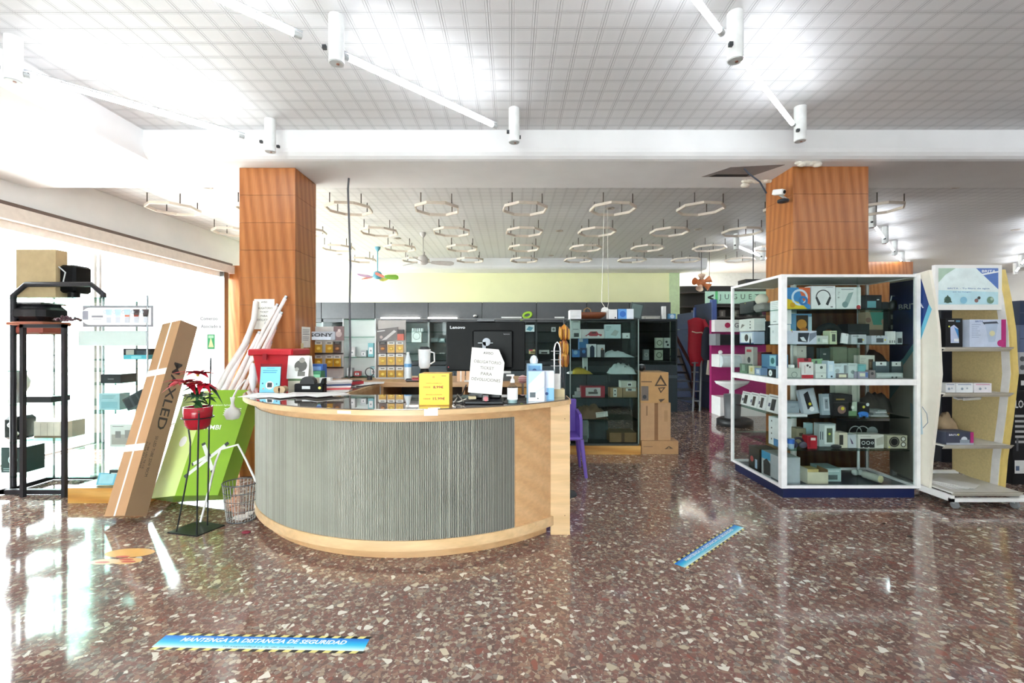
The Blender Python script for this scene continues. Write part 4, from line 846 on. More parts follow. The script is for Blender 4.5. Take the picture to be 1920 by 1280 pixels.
# amber ornaments hanging
am = [M('#c8832c', .3), M('#8a4a1e', .3), M('#d8a040', .3)]
st_ = thing('ornament_stand', (PX(1058, 4.4), 4.4, 0), 'slender stand of amber tassel ornaments left of the glass showcase', 'stand')
MB().cyl((PX(1058, 4.4), 4.43, 0), (PX(1058, 4.4), 4.43, 1.72), .007, dgrey).build('pole', st_)
MB().lathe([(.001, .0), (.13, 0), (.12, .015), (.001, .02)], (PX(1058, 4.4), 4.43, 0), dgrey, 20).build('base', st_)
for i, (py, n) in enumerate(((613, 9), (640, 7), (664, 8))):
    m = MB(); z = PZ(py, 4.4)
    for k in range(n*2): a = 2*PI*k/(n*2); r = .022+.012*(k % 3); m.ball((PX(1058, 4.4)+r*math.cos(a), 4.4+r*math.sin(a), z-.05-.02*(k % 2)), .011, am[(k+i) % 3], 1, 1, 5.2, 7, 6)
    m.lathe([(.001, .03), (.03, .0), (.04, -.02)], (PX(1058, 4.4), 4.4, z), am[i], 12); m.tube([(PX(1058, 4.4), 4.4, z+.02), (PX(1058, 4.4), 4.43, z+.04)], .003, dgrey)
    tag(m.build('amber_tassel'), 'amber brown tassel ornament, %s of the three on the stand' % ['topmost', 'middle one', 'lowest'][i], 'ornament', 'amber tassels on the stand')
# purple chair
ch = thing('childrens_chair', (.78, 5.12, 0), 'purple plastic armchair half hidden behind the end of the counter', 'chair'); pu = M('#7c62c4', .4, var=.03)
x0, x1, y0, y1 = .38, .765, 4.98, 5.38
MB().cbox(x0, x1, y0, y1, .40, .435, pu, .015).build('seat', ch)
MB().cbox(x0, x1, y1-.03, y1, .43, .82, pu, .012).build('backrest', ch)
for xx in (x0, x1): 
    m = MB(); m.X = Matrix.Identity(4); m.prism([(y0+.02, .42), (y1, .42), (y1, .7), (y0+.1, .68), (y0+.03, .62)], xx-.012, xx+.02, pu, 'x'); m.build('armrest', ch)
for sx_ in (0, 1):
    for sy_ in (0, 1): MB().cyl((x0+.03 if not sx_ else x1+.005, y0+.03 if not sy_ else y1-.03, .41), ((x0-.01 if not sx_ else x1+.05), (y0-.03 if not sy_ else y1+.03), 0), .028, pu, r1=.018, n=10).build('leg', ch)

# ---------------------------------------------------------------- back worktop items
def blister_mesh(dark=False):
    m = MB(); m.box(0, .088, 0, .003, 0, .135, M('#c99a2e', .35) if not dark else M('#5a3f34', .4), )
    m.flat([(0, -.0004, .1), (.088, -.0004, .1), (.088, -.0004, .135), (0, -.0004, .135)], M('#dcdcd6', .4) if not dark else M('#2c2422', .4)); m.flat([(.02, -.0008, .112), (.068, -.0008, .112), (.068, -.0008, .125), (.02, -.0008, .125)], M('#77736c', .4))
    m.ball((.046, -.004, .05), .026, M('#e8c860', .2) if not dark else M('#b07a4a', .3), 1, .4, .8, 12, 6); m.tube([(.012, -.001, .08), (.04, -.001, .092), (.076, -.001, .084)], .002, M('#8a6420', .4), 5)
    return m
bl = blister_mesh().build('battery_blister', world=False); tag(bl, 'x', 'blister pack', 'gold blister packs on the wire racks')
bd = blister_mesh(True).build('battery_blister', world=False); tag(bd, 'x', 'blister pack', 'dark blister packs on the wire racks')
used = {bl.name: False, bd.name: False}
def put_blister(px, py, Z, label, dark=False):
    s = bd if dark else bl
    if used[s.name]: o = s.copy(); C.objects.link(o)
    else: o = s; used[s.name] = True
    o.location = (PX(px, Z), Z-.01, PZ(py, Z)); o['label'] = label
ordn = ['first', 'second', 'third', 'fourth']
for rname, xs, ys, dk in (('left', (576, 591, 611, 626), (661, 687), {(0, 0), (0, 3)}), ('right', (711, 727, 743), (661, 684, 709), {(0, 0)})):
    wr_ = thing('wire_rack', (PX(xs[0]+30, 5.5), 5.5, BW), '%s wire rack of gold blister packs on the back worktop' % rname, 'rack')
    xa, xb = PX(xs[0]-3, 5.5), PX(xs[-1]+17, 5.5)
    MB().box(xa, xb, 5.52, 5.535, BW, PZ(600 if rname == 'right' else 612, 5.5), M('#b8b2ac' if rname == 'right' else '#c6c2be', .5)).build('back_panel', wr_)
    MB().box(xa, xb, 5.44, 5.6, BW, BW+.015, lgrey).build('base', wr_)
    for ri, py in enumerate(ys):
        MB().box(xa, xb, 5.50, 5.52, PZ(py, 5.5)-.018, PZ(py, 5.5)-.004, M('#2c1c1c', .5)).build('hook_rail', wr_)
        for ci, px in enumerate(xs): put_blister(px, py, 5.5, '%s blister pack, %s row, %s from the left of the %s wire rack' % ('dark' if (ri, ci) in dk else 'gold', ['top', 'middle', 'bottom'][ri] if rname == 'right' else ['upper', 'lower'][ri], ordn[ci], rname), (ri, ci) in dk)
m = MB(); W, H = PX(627, 5.4)-PX(569, 5.4), .10; m.X = fr((PX(569, 5.4), 5.42, PZ(637, 5.4))); m.box(0, W, 0, .02, 0, H, M('#b4bac4', .4)); m.text('SONY', M('#33363c', .4), W*.56, H*.6, 0, w=W*.74, h=H*.42, bold=.03); m.flat([(.05, -.0008, .0), (W-.05, -.0008, 0), (W-.05, -.0008, H*.36), (.05, -.0008, H*.36)], M('#dfe8f2', .4)); m.box(.02, W-.02, .02, .05, -.0, .02, lgrey)
tag(m.build('brand_sign'), 'grey sign with dark capital lettering above the left wire rack', 'sign')
carton((PX(626, 5.45), 5.44, PZ(638, 5.45)), .125, .17, .01, '#7a6262', [('c', .5, .45, .3, '#b8a4a0'), ('c', .55, .7, .15, '#d0c0bc')], 'brown photo card above the left wire rack', 'photo card', 'photo_card')
carton((PX(708, 5.44), 5.43, PZ(641, 5.45)), .27, .15, .01, '#6c6664', [('p', [(.2, .1), (.8, .8), (.9, .65), (.4, .1)], '#c8c4c0'), ('r', .05, .8, .4, .88, '#d8d4d0'), ('c', .2, .35, .12, '#b8a8a0')], 'grey poster card of a shaver above the right wire rack', 'poster', 'poster', roll=-.12)
carton((PX(744, 5.4), 5.42, PZ(638, 5.4)), .08, .13, .02, '#2c2222', [('r', 0, 0, 1, .6, '#c4604c')], 'black and red pack above the right wire rack')
# white display case between
wc = thing('mirror_case', (PX(672, 5.6), 5.65, BW), 'white mirrored display case between the two wire racks', 'display case')
x0, x1 = PX(645, 5.6), PX(707, 5.6)
MB().box(x0, x1, 5.74, 5.76, BW, 1.78, white).build('back_panel', wc)
for a in (x0, x1-.015): MB().box(a, a+.015, 5.55, 5.74, BW, 1.78, M('#e8eaec', .3)).build('side_panel', wc)
for z in (1.06, 1.3, 1.55, 1.77): MB().box(x0+.015, x1-.015, 5.56, 5.74, z, z+.008, gshelf).build('glass_shelf', wc)
for i, (px, z, c_, h_) in enumerate(((650, 1.069, '#d8dadc', .1), (664, 1.069, '#c84a4a', .06), (676, 1.309, '#b9bec2', .08), (690, 1.309, '#7fc0c8', .17), (655, 1.309, '#e0e0e0', .12), (694, 1.069, '#a8ccd0', .12))):
    carton((PX(px, 5.6), 5.6, z), .07, h_, .07, c_, [('r', .15, .2, .85, .7, '#f4f4f4'), ('c', .5, .45, .15, '#8a9094')], '%s small pack %s in the white mirrored case' % (['grey', 'red', 'silver', 'turquoise', 'white', 'pale teal'][i], ['bottom left', 'bottom middle', 'on the middle shelf', 'on the middle shelf at right', 'on the middle shelf at left', 'bottom right'][i]))
def fanheater(m):
    c = Vector((PX(693, 5.3), 5.3, BW)); m.tube([(c.x+.05*math.cos(i*PI/8), c.y, c.z+.09+.05*math.sin(i*PI/8)) for i in range(16)], .006, M('#4a4448', .4), 6, True); m.cyl((c.x, c.y, c.z), (c.x, c.y, c.z+.04), .03, dgrey)
stuff_item('table_mirror', 'small round dark rimmed mirror on the back worktop', 'mirror', fanheater)
# blender
bn = thing('blender', (PX(797, 5.2), 5.2, BW), 'white jug blender with a black base on the back worktop', 'blender')
c = (PX(796, 5.2), 5.2, BW)
MB().lathe([(.001, 0), (.085, 0), (.075, .04), (.05, .12), (.045, .14), (.001, .14)], c, black, 20).build('motor_base', bn)
MB().lathe([(.05, .14), (.065, .17), (.072, .36), (.001, .36)], c, M('#e9ebec', .2), 20).build('jug', bn)
MB().lathe([(.001, .39), (.05, .39), (.06, .36), (.001, .36)], c, M('#26282c', .4), 20).build('lid', bn)
MB().tube([(c[0]+.07, c[1], c[2]+.33), (c[0]+.11, c[1], c[2]+.32), (c[0]+.115, c[1], c[2]+.22), (c[0]+.065, c[1], c[2]+.19)], .009, white, 8).build('handle', bn)
bt = thing('water_bottle', (PX(765, 5.3), 5.3, BW), 'clear water bottle with blue band beside the right wire rack', 'bottle'); c = (PX(765, 5.3), 5.3, BW)
MB().lathe([(.001, 0), (.042, 0), (.044, .02), (.044, .2), (.02, .29), (.014, .31), (.001, .31)], c, M('#dfe9ee', .15), 20).build('bottle_body', bt); MB().lathe([(.045, .15), (.045, .19)], c, M('#6fa8d8', .4), 20).build('label_band', bt); MB().lathe([(.016, .3), (.016, .325), (.001, .327)], c, white, 12).build('cap', bt)
m = MB(); m.X = fr((PX(776, 5.05), 5.05, BW), .1); m.cbox(-.09, .09, -.03, .03, 0, .035, M('#2a1c20', .3), .01); m.cbox(-.02, .06, -.032, .03, .01, .045, M('#a01c2c', .3), .008); tag(m.build('hair_clipper'), 'black and red handheld appliance lying left of the blender', 'appliance')
for i in range(2):
    carton((PX(857+17*i, 5.1), 5.08, BW), .09, .12, .04, '#e0b48c', [('r', .42, 0, .58, 1, '#f4efe8')] if i == 0 else [], '%s pale wood block under the monitor on the back worktop' % ['left', 'right'][i], 'block', 'wood_block')
carton((PX(872, 5.1), 5.02, BW), .4, .015, .2, '#ecebe8', [], 'white flat tray on the back worktop behind the monitor foot', 'tray', 'tray')
carton((PX(938, 5.1), 5.15, BW), .12, .19, .1, '#e4e6e6', [('r', .1, .76, .9, .84, '#55585c'), ('r', .15, .6, .8, .66, '#55585c'), ('r', 0, 0, 1, .45, '#55595c')], 'grey box with a small white sign right of the monitor')
t = thing('striped_ball', (PX(980, 4.6), 4.6, 0), 'pink and white striped ball on a small chrome stand behind the sanitizer', 'ball')
MB().ball((PX(980, 4.6), 4.6, PZ(711, 4.6)), .045, M('#d8b0b0', .35)).build('ball', t); m = MB(); z = PZ(711, 4.6)
for dz in (-.02, 0, .02): r = math.sqrt(.0455**2-dz*dz); m.tube([(PX(980, 4.6)+r*math.cos(i*PI/8), 4.6+r*math.sin(i*PI/8), z+dz) for i in range(16)], .003, M('#b04850', .4), 5, True)
m.build('red_stripes', t); MB().cyl((PX(980, 4.6), 4.6, 0), (PX(980, 4.6), 4.6, z-.04), .012, chrome).build('pole', t); MB().lathe([(.001, 0), (.12, 0), (.11, .015), (.001, .02)], (PX(980, 4.6), 4.6, 0), chrome).build('foot', t)

# ---------------------------------------------------------------- wall cabinets
hd = M('#4d5054', .4); dk = M('#1f282c', .45); lt = M('#9aa0a2', .4)
edges = [455, 500, 602.5, 703, 803, 904, 1006, 1100, 1180, 1258]
place = ['first from the left', 'second from the left', 'third from the left', 'fourth from the left', 'fifth from the left', 'sixth from the left', 'seventh from the left', 'eighth from the left', 'at the right end of the row']
for i in range(len(edges)-1):
    a, b = PX(edges[i], 10), PX(edges[i+1], 10)
    t = thing('wall_cabinet', ((a+b)/2, 10.3, 0), 'grey wall cabinet with glass display, %s' % place[i], 'cabinet', 'wall cabinets below the yellow wall')
    bk_ = lt if i < 5 else dk  # paler body on the left units paints in their daylight wash
    MB().box(a+.008, b-.008, 10.0, 10.45, 2.01, 2.37, hd).build('header_panel', t)
    m = MB(); m.box(a, a+.02, 10.05, 10.6, 0, 2.35, bk_); m.box(b-.02, b, 10.05, 10.6, 0, 2.35, bk_); m.box(a, b, 10.58, 10.6, 0, 2.35, bk_); m.box(a, b, 10.05, 10.6, 1.93, 2.01, hd); m.box(a, b, 9.95, 10.6, .98, 1.06, dk); m.build('body', t)
    for z in (1.22, 1.48, 1.72): MB().box(a+.02, b-.02, 10.12, 10.56, z-.008, z, gshelf).build('glass_shelf', t)
    for k in (0, 1):
        c = (a+b)/2; MB().box(a+.005 if not k else c+.003, c-.003 if not k else b-.005, 10.03, 10.04, 1.06, 1.93, pane).build('glass_door', t)
        d = MB().box(a+.008 if not k else c+.003, c-.003 if not k else b-.008, 10.0, 10.05, .06, .96, M('#3c464b', .4)).build('door', t)
        MB().box(c-.04 if not k else c+.03, c-.03 if not k else c+.04, 9.985, 10.0, .6, .8, steel).build('handle', d)
strip = M('#fff6ea', .4, emit=5, name='lit strip lamp')
for i, (a, b) in enumerate(((715, 787), (803, 857), (940, 978), (1040, 1058))):
    if i < 2: m = MB(); m.box(PX(a, 9.95), PX(b, 9.95), 9.9, 9.98, 2.0, 2.03, strip); tag(m.build('strip_lamp'), 'lit white strip lamp under the cabinet headers, %s' % ['left one', 'right one'][i], 'lamp')
    else: carton((PX(a, 9.9), 9.88, 2.011), PX(b, 9.9)-PX(a, 9.9), .03, .06, '#e8eae8', [], 'flat white pack lying on the cabinet ledge %s' % ['behind the monitor', 'right of the monitor'][i-2])
lsm = MB(); lsm.box(PX(704, 9.9), PX(1068, 9.9), 9.85, 10.0, 1.985, 2.0, M('#8d9092', .4)); tag(lsm.build('ledge_shelf'), 'thin grey ledge running below the cabinet headers', 'shelf')
m = MB(); c = (PX(989, 9.9), 9.92, 2.08); m.X = fr(c, 0, 0, -.3); m.tube([(.09*math.cos(i*PI/8), 0, .055*math.sin(i*PI/8)) for i in range(16)], .028, M('#9cc83a', .4), 8, True); m.box(-.18, -.08, -.02, .02, -.07, -.05, M('#9cc83a', .4)); tag(m.build('green_toy'), 'lime green ring shaped gadget on the ledge right of the monitor', 'gadget')
m = MB(); m.ball((PX(891, 9.9), 9.92, 2.06), .06, chrome, 1, 1, .8); tag(m.build('metal_bowl'), 'small chrome dome on the ledge behind the monitor', 'bowl')
for (a, b, yt, z, c, D, L) in (
    (985, 1002, 609, 1.72, '#e4eef0', [('p', [(.1, .3), (.4, .8), (.9, .6), (.6, .1)], '#5f9cb4')], 'white box with a blue picture in the cabinet right of the monitor'),
    (1034, 1042, 613, 1.72, '#c9cfcc', [('c', .5, .5, .3, '#6d7472')], 'small silver pack high in the cabinet right of the monitor'),
    (992, 1006, 655, 1.22, '#d8c88a', [('r', .0, .7, .5, 1, '#c82858'), ('r', .2, .1, .8, .6, '#6a5a3a')], 'yellow and pink toy pack low in the cabinet right of the monitor'),
    (1011, 1030, 656, 1.22, '#cfd6d2', [('r', .2, .1, .8, .5, '#2a302e'), ('l', .2, .85, .8, 1, '#66706c')], 'white microwave box low in the cabinet right of the monitor'),
    (1043, 1052, 664, 1.22, '#d0d4d0', [('r', .2, .1, .8, .5, '#3a403e')], 'small white pack behind the chrome loop stand'),
    (1230, 1243, 633, 1.48, '#cdd2c0', [('o', .5, .5, .4, .3, '#7a8270')], 'pale hose pack, left of the pair in the right end cabinet'),
    (1245, 1257, 633, 1.48, '#d4d8d2', [('c', .4, .6, .18, '#3a3e3c'), ('c', .6, .3, .18, '#3a3e3c')], 'pale spotted pack, right of the pair in the right end cabinet'),
    (1229, 1243, 656, 1.22, '#c4cab4', [('o', .5, .5, .4, .3, '#6e7664')], 'pale hose pack on the lower glass shelf of the right end cabinet'),
    (1207, 1217, 655, 1.22, '#9aa2a4', [('o', .5, .5, .35, .3, '#dfe4e4')], 'grey cable pack low in the right end cabinet'),
    (748, 760, 652, 1.22, '#dfe3e2', [('c', .5, .5, .3, '#9aa2a0')], 'white cup pack in the fourth wall cabinet'),
    (772, 790, 618, 1.48, '#e6e9e8', [('o', .5, .5, .4, .2, '#a8b0ae')], 'white plate pack in the fourth wall cabinet'),
    (806, 822, 633, 1.48, '#8fa8ac', [('r', .1, .2, .9, .8, '#a8c0c4')], 'grey blue box in the cabinet left of the monitor'),
    (818, 834, 634, 1.48, '#7d9698', [('r', .5, .4, .9, .9, '#c8d8da')], 'teal grey box in the cabinet left of the monitor'),
    (815, 822, 664, 1.22, '#d8dcdc', [('r', .2, .1, .8, .6, '#8a9090')], 'small white jar pack in the cabinet left of the monitor'),
    (824, 833, 661, 1.22, '#cfd4d4', [('c', .5, .4, .3, '#5d6464')], 'small grey jar pack in the cabinet left of the monitor'),
    (775, 783, 616, 1.72, '#eef0ee', [], 'small white carton high in the fourth wall cabinet'),
    (730, 742, 605, 1.72, '#c8b8b4', [('r', .1, .3, .9, .7, '#d87868')], 'pinkish pack high in the fourth wall cabinet'),
    (660, 690, 610, 1.72, '#e8e8ea', [('l', .1, .8, .8, 2, '#c88a8a')], 'wide white box high in the third wall cabinet'),
    (618, 640, 624, 1.48, '#ecead8', [('r', .05, .7, .3, .9, '#6d7478')], 'large cream box in the second visible wall cabinet')):
    shelf(a, b, yt, z, 10.2, .15, c, D, L)
m = MB()
for i in range(5): m.lathe([(.03, 0), (.03, .08), (.026, .08), (.026, .01)], (PX(775+i*4.2, 10.2), 10.2, 1.72), M('#dfe4e6', .2), 10)
tag(m.build('glass_jars'), 'row of small pale jars on the top shelf left of the monitor', 'jars')
# top of right-end cabinets
def tall(x0, x1, yt, Z, zb, d, c, D, L, **k): return carton((PX(x0, Z), Z, zb), PX(x1, Z)-PX(x0, Z), PZ(yt, Z)-zb, d, c, D, L, **k)

# ---------------------------------------------------------------- middle glass showcase
ms = thing('glass_showcase', (1.23, 6.3, 0), 'frameless glass showcase of mixed goods beside the stacked brown cartons', 'showcase')
X0, X1, Y0, Y1 = .77, 1.69, 6.0, 6.5
MB().box(X0-.02, X1+.02, Y0-.02, Y1+.02, 0, .115, plinth_m).build('plinth', ms)
MB().box(X0, X1, Y0, Y1, .115, .14, M('#3a4040', .4)).build('base_board', ms)
for (a, b, c, d) in ((X0, (X0+X1)/2-.002, Y0, Y0+.006), ((X0+X1)/2+.002, X1, Y0, Y0+.006), (X0, X0+.006, Y0, Y1), (X1-.006, X1, Y0, Y1)): MB().box(a, b, c, d, .14, 1.79, dpane).build('glass_pane', ms)
MB().box(X0+.01, X1-.01, Y1-.02, Y1-.01, .14, 1.79, dpane).build('rear_pane', ms)
MB().box(X0, X1, Y0, Y1, 1.79, 1.80, M('#2e3636', .3)).build('top_board', ms)
for xx in (X0, X1-.012): MB().box(xx, xx+.012, Y0-.004, Y0+.008, .14, 1.8, M('#8fa09c', .3)).build('edge_strip', ms)
for z in (1.54, 1.287, 1.06, .745, .456): MB().box(X0+.01, X1-.01, Y0+.02, Y1-.03, z-.008, z, gshelf).build('glass_shelf', ms)
MZ = 6.08
# basket
t = thing('wicker_tray', (PX(1105, 6.15), 6.2, 1.801), 'brown boat shaped basket with a handle on top of the middle glass showcase', 'basket')
m = MB(); c = (PX(1108, 6.15), 6.2, 1.801); br = M('#7a4226', .5, bump=.3)
m.lathe([(.001, 0), (.13, .005), (.2, .05), (.225, .095), (.215, .095), (.18, .04), (.001, .02)], c, br, 28, 1, .6); m.build('body', t)
MB().tube([(c[0]-.09, 6.2, 1.89), (c[0]-.085, 6.2, 1.94), (c[0]-.04, 6.2, 1.965), (c[0]+.0, 6.2, 1.94), (c[0]+.01, 6.2, 1.89)], .007, M('#b08a58', .5)).build('handle', t)
tall(1069, 1090, 581, 6.08, 1.801, .2, '#e8e9ea', [('r', .1, .3, .9, .34, '#b8bcc0')], 'white box at the left end on top of the middle glass showcase')
tall(1141, 1157, 580, 6.08, 1.801, .12, '#ebebea', [('c', .8, .15, .1, '#33383c')], 'white box right of the basket on top of the middle glass showcase')
tall(1159, 1188, 579, 6.1, 1.801, .14, '#5f9ee0', [('r', .55, 0, 1, 1, '#eaf2fa'), ('c', .3, .5, .3, '#2f6fc8')], 'blue and white box on top of the middle glass showcase')
tall(1179, 1202, 570, 6.28, 1.801, .02, '#3a4a4a', [('r', .08, .08, .92, .92, '#5f7474')], 'dark glass frame tilted on top of the middle glass showcase', cat='frame', name='picture_frame', roll=.2)
m = MB(); rr = random.Random(8)
for i in range(6): m.ball((PX(1137, 6.15)+rr.uniform(-.04, .05), 6.15, 1.9+rr.uniform(0, .05)), .035, white, 1.3, 1, .6, 7, 5)
m.cyl((PX(1141, 6.15), 6.15, 1.80), (PX(1141, 6.15), 6.15, 1.9), .03, white); tag(m.build('white_cloth'), 'crumpled white wrapping between the basket and the blue box', 'wrapping')
shelf(1071, 1088, 601, 1.541, MZ, .1, '#e6ebea', [('r', .3, .08, .85, .3, '#4a4e50'), ('r', .2, .5, .8, .53, '#777'+'777'), ('l', .2, .92, .8, 1, '#555555')], 'tall white box on the top shelf of the middle showcase')
shelf(1090, 1133, 617, 1.541, MZ+.05, .1, '#efe6e6', [('p', [(.15, .25), (.3, .5), (.4, .75), (.68, .75), (.75, .5), (.9, .45), (.88, .25)], '#c03a48'), ('c', .3, .25, .12, '#f4f0f0'), ('c', .75, .25, .12, '#f4f0f0'), ('p', [(.42, .55), (.48, .68), (.62, .68), (.66, .55)], '#3a2a30')], 'white box with a red model car on the top shelf of the middle showcase')
shelf(1134, 1164, 608, 1.541, MZ, .06, '#d3e4ea', [('p', [(.35, .25), (.62, .62), (.88, .5), (.7, .15)], '#b6bcb8'), ('r', .08, .8, .4, .84, '#707a80'), ('l', .08, .7, .35, 3, '#98a4aa')], 'pale blue kitchen scale box on the top shelf of the middle showcase')
shelf(1168, 1181, 624, 1.541, MZ, .06, '#eceeee', [('c', .6, .4, .12, '#33383c')], 'small white box on the top shelf of the middle showcase')
shelf(1074, 1087, 655, 1.288, MZ, .08, '#3f82d0', [('c', .4, .6, .3, '#8ac0ec'), ('r', 0, .9, 1, 1, '#20242c')], 'blue pack at the left on the second shelf of the middle showcase')
shelf(1089, 1100, 652, 1.288, MZ-.02, .08, '#2a3c66', [('c', .5, .6, .3, '#4f8ad0')], 'dark blue pack on the second shelf of the middle showcase')
shelf(1086, 1103, 634, 1.288, MZ+.15, .1, '#4a82c0', [('r', 0, .8, .4, 1, '#d4e2f0')], 'tall blue box behind on the second shelf of the middle showcase')
shelf(1101, 1118, 645, 1.288, MZ, .08, '#e4e6ea', [('r', .3, .0, .8, .8, '#20304c'), ('c', .55, .8, .15, '#20304c')], 'white shaver box, left of two on the second shelf of the middle showcase')
shelf(1120, 1134, 646, 1.288, MZ, .08, '#e2e4e8', [('r', .45, .0, .95, .6, '#26262c'), ('c', .65, .65, .15, '#b07a5a')], 'white shaver box, right of two on the second shelf of the middle showcase')
def cloth(name, label, cat, x0, x1, yt, zb, Z, d, col, seed, dome=1, col2=None):
    rr = random.Random(seed); m = MB(); nx, ny = 14, 8; X0_, X1_ = PX(x0, Z), PX(x1, Z); H = PZ(yt, Z)-zb; v = []
    for j in range(ny+1):
        for i in range(nx+1):
            u, w_ = i/nx, j/ny; e = max(0, math.sin(PI*u))**.5*max(0, math.sin(PI*w_))**.5
            v.append((X0_+(X1_-X0_)*u, Z+d*w_, zb+.001+H*e*(rr.uniform(.65, 1.0) if dome else (.3+.7*(1-u))*rr.uniform(.7, 1))))
    m.add(v, [(j*(nx+1)+i, j*(nx+1)+i+1, (j+1)*(nx+1)+i+1, (j+1)*(nx+1)+i) for j in range(ny) for i in range(nx)], M(col, .6), True)
    m.add([(X0_, Z, zb+.0005), (X1_, Z, zb+.0005), (X1_, Z+d, zb+.0005), (X0_, Z+d, zb+.0005)], [(0, 3, 2, 1)], M(col, .6))
    if col2: m.text('R', M(col2, .5), (X0_+X1_)/2+.02, zb+H*.62, Z-.004, w=.03, h=.02)
    return tag(m.build(name), label, cat)
cloth('folded_cloth', 'white folded cloth mitt on the second shelf of the middle showcase', 'cloth', 1136, 1191, 650, 1.288, 6.06, .25, '#d4dee0', 4, 0)
cloth('yellow_gloves', 'yellow rubber gloves on the third shelf of the middle showcase', 'gloves', 1074, 1112, 683, 1.061, 6.06, .2, '#d8b840', 5, 0)
cloth('white_pouch', 'white quilted pouch on the third shelf of the middle showcase', 'pouch', 1145, 1195, 679, 1.061, 6.06, .3, '#dde6e6', 6, 1, '#22282a')
cloth('plastic_wrap', 'white plastic wrap at the left on the third shelf of the middle showcase', 'wrap', 1065, 1095, 694, 1.061, 6.1, .2, '#e8ebec', 7, 0)
shelf(1093, 1102, 668, 1.061, MZ+.1, .05, '#e0e4e4', [('r', .3, .2, .7, .4, '#444a4c')], 'narrow white pack hanging back on the third shelf of the middle showcase')
shelf(1090, 1134, 724, .746, MZ, .14, '#a82838', [('r', .18, .12, .82, .88, '#e8e4e2'), ('r', .3, .3, .7, .5, '#55504e'), ('c', .6, .6, .15, '#77706c')], 'red box with a white panel on the fourth shelf of the middle showcase')
for i in range(3): shelf(1074+i*4, 1088+i*3, 741-7*i, .746+.0, MZ+.05*i, .04, ['#c8cccc', '#b0b6b6', '#d8dada'][i], [], 'small grey pack, %s of three beside the red box' % ['nearest', 'middle', 'rearmost'][i], group='grey packs beside the red box')
shelf(1144, 1167, 727, .746, MZ, .14, '#b3936c', [('r', .25, .05, .55, .95, '#e6e4de'), ('c', .4, .7, .08, '#333333'), ('c', .4, .3, .08, '#333333')], 'small brown carton on the fourth shelf of the middle showcase')
shelf(1168, 1195, 727, .746, MZ, .16, '#a98a66', [('r', .2, .65, .9, .95, '#e8e8e4'), ('r', .35, .7, .6, .9, '#444444')], 'wider brown carton on the fourth shelf of the middle showcase')
shelf(1165, 1193, 714, .746+(PZ(727, MZ)-.746)+.002, MZ+.005, .15, '#dcd6c8', [('r', .4, .2, .7, .8, '#f6f6f4'), ('r', .45, .3, .65, .6, '#333333')], 'flat pale carton on top of the wider brown carton')
cloth('brown_parcel', 'brown paper parcel on the fifth shelf of the middle showcase', 'parcel', 1076, 1141, 758, .457, 6.05, .3, '#8a6c50', 9, 1)
paper((PX(1118, 6.03), 6.03, .48), .16, .07, [('l', .1, .85, .9, 3, '#8d8d8d')], 'white label on the brown parcel', name='shipping_label', cat='label', roll=-.12)
shelf(1143, 1193, 811, .141, MZ, .3, '#9c7650', [('r', .44, 0, .56, 1, '#6a4c34')], 'flat brown carton on the floor of the middle showcase')
shelf(1090, 1102, 787, .141, MZ, .2, '#a3aaa8', [('r', .1, .1, .9, .3, '#7a8280')], 'grey narrow box on the floor of the middle showcase')
shelf(1104, 1140, 790, .141, MZ+.2, .2, '#596366', [], 'dark grey box at the back on the floor of the middle showcase')
# stacked cartons
TRI = lambda x, z, s: ('p', [(x-s, z-s), (x+s, z-s*.6), (x, z+s)], '#5a4634')
b1 = carton((PX(1201, 6.05), 6.0, 0), PX(1270, 6.0)-PX(1201, 6.0), .175, .45, '#b48c62', [TRI(.74, .5, .12), ('p', [(.7, .42), (.78, .44), (.74, .56)], '#b48c62'), ('r', .05, .55, .3, .6, '#7d6048')], 'flat brown carton at the bottom of the stack beside the glass showcase', cat='carton', name='cardboard_carton')
b2_ = carton((PX(1201, 6.05), 6.04, .1765), PX(1257, 6.04)-PX(1201, 6.04), .50, .4, '#b7926c', [('r', .46, 0, .58, 1, '#86603e'), ('r', .18, .66, .23, .92, '#8a6a4c'), ('r', .78, .5, .9, .8, '#a8845e')], 'large brown carton with a dark tape strip in the middle of the stack', cat='carton', name='cardboard_carton')
b3_ = carton((PX(1200, 6.05), 6.02, .678), PX(1252, 6.04)-PX(1200, 6.04), .41, .4, '#b8905f', [('p', [(.5, .55), (.72, .92), (.95, .56)], '#4a3a2e'), ('p', [(.58, .6), (.72, .8), (.86, .6)], '#b8905f'), ('p', [(.62, .5), (.9, .52), (.72, .32)], '#4a3a2e'), ('p', [(.68, .47), (.82, .48), (.73, .38)], '#b8905f'), ('r', .02, .08, .28, .55, '#6a625c'), ('c', .14, .2, .07, '#33383c'), ('r', .02, .68, .4, .71, '#5d4a38'), ('p', [(.64, .12), (.88, .14), (.72, .02)], '#4a3a2e')], 'brown carton with dark triangle prints on top of the stack', cat='carton', name='cardboard_carton')
t = thing('toy_helmet', (PX(1205, 6.2), 6.25, 1.089), 'small black and white helmet on the top brown carton', 'helmet')
MB().ball((PX(1205, 6.2), 6.25, 1.14), .052, M('#23262a', .25), 1, 1, .95).build('shell', t); MB().lathe([(.05, .06), (.035, .09), (.001, .103)], (PX(1205, 6.2), 6.25, 1.089), lgrey, 18).build('top', t)
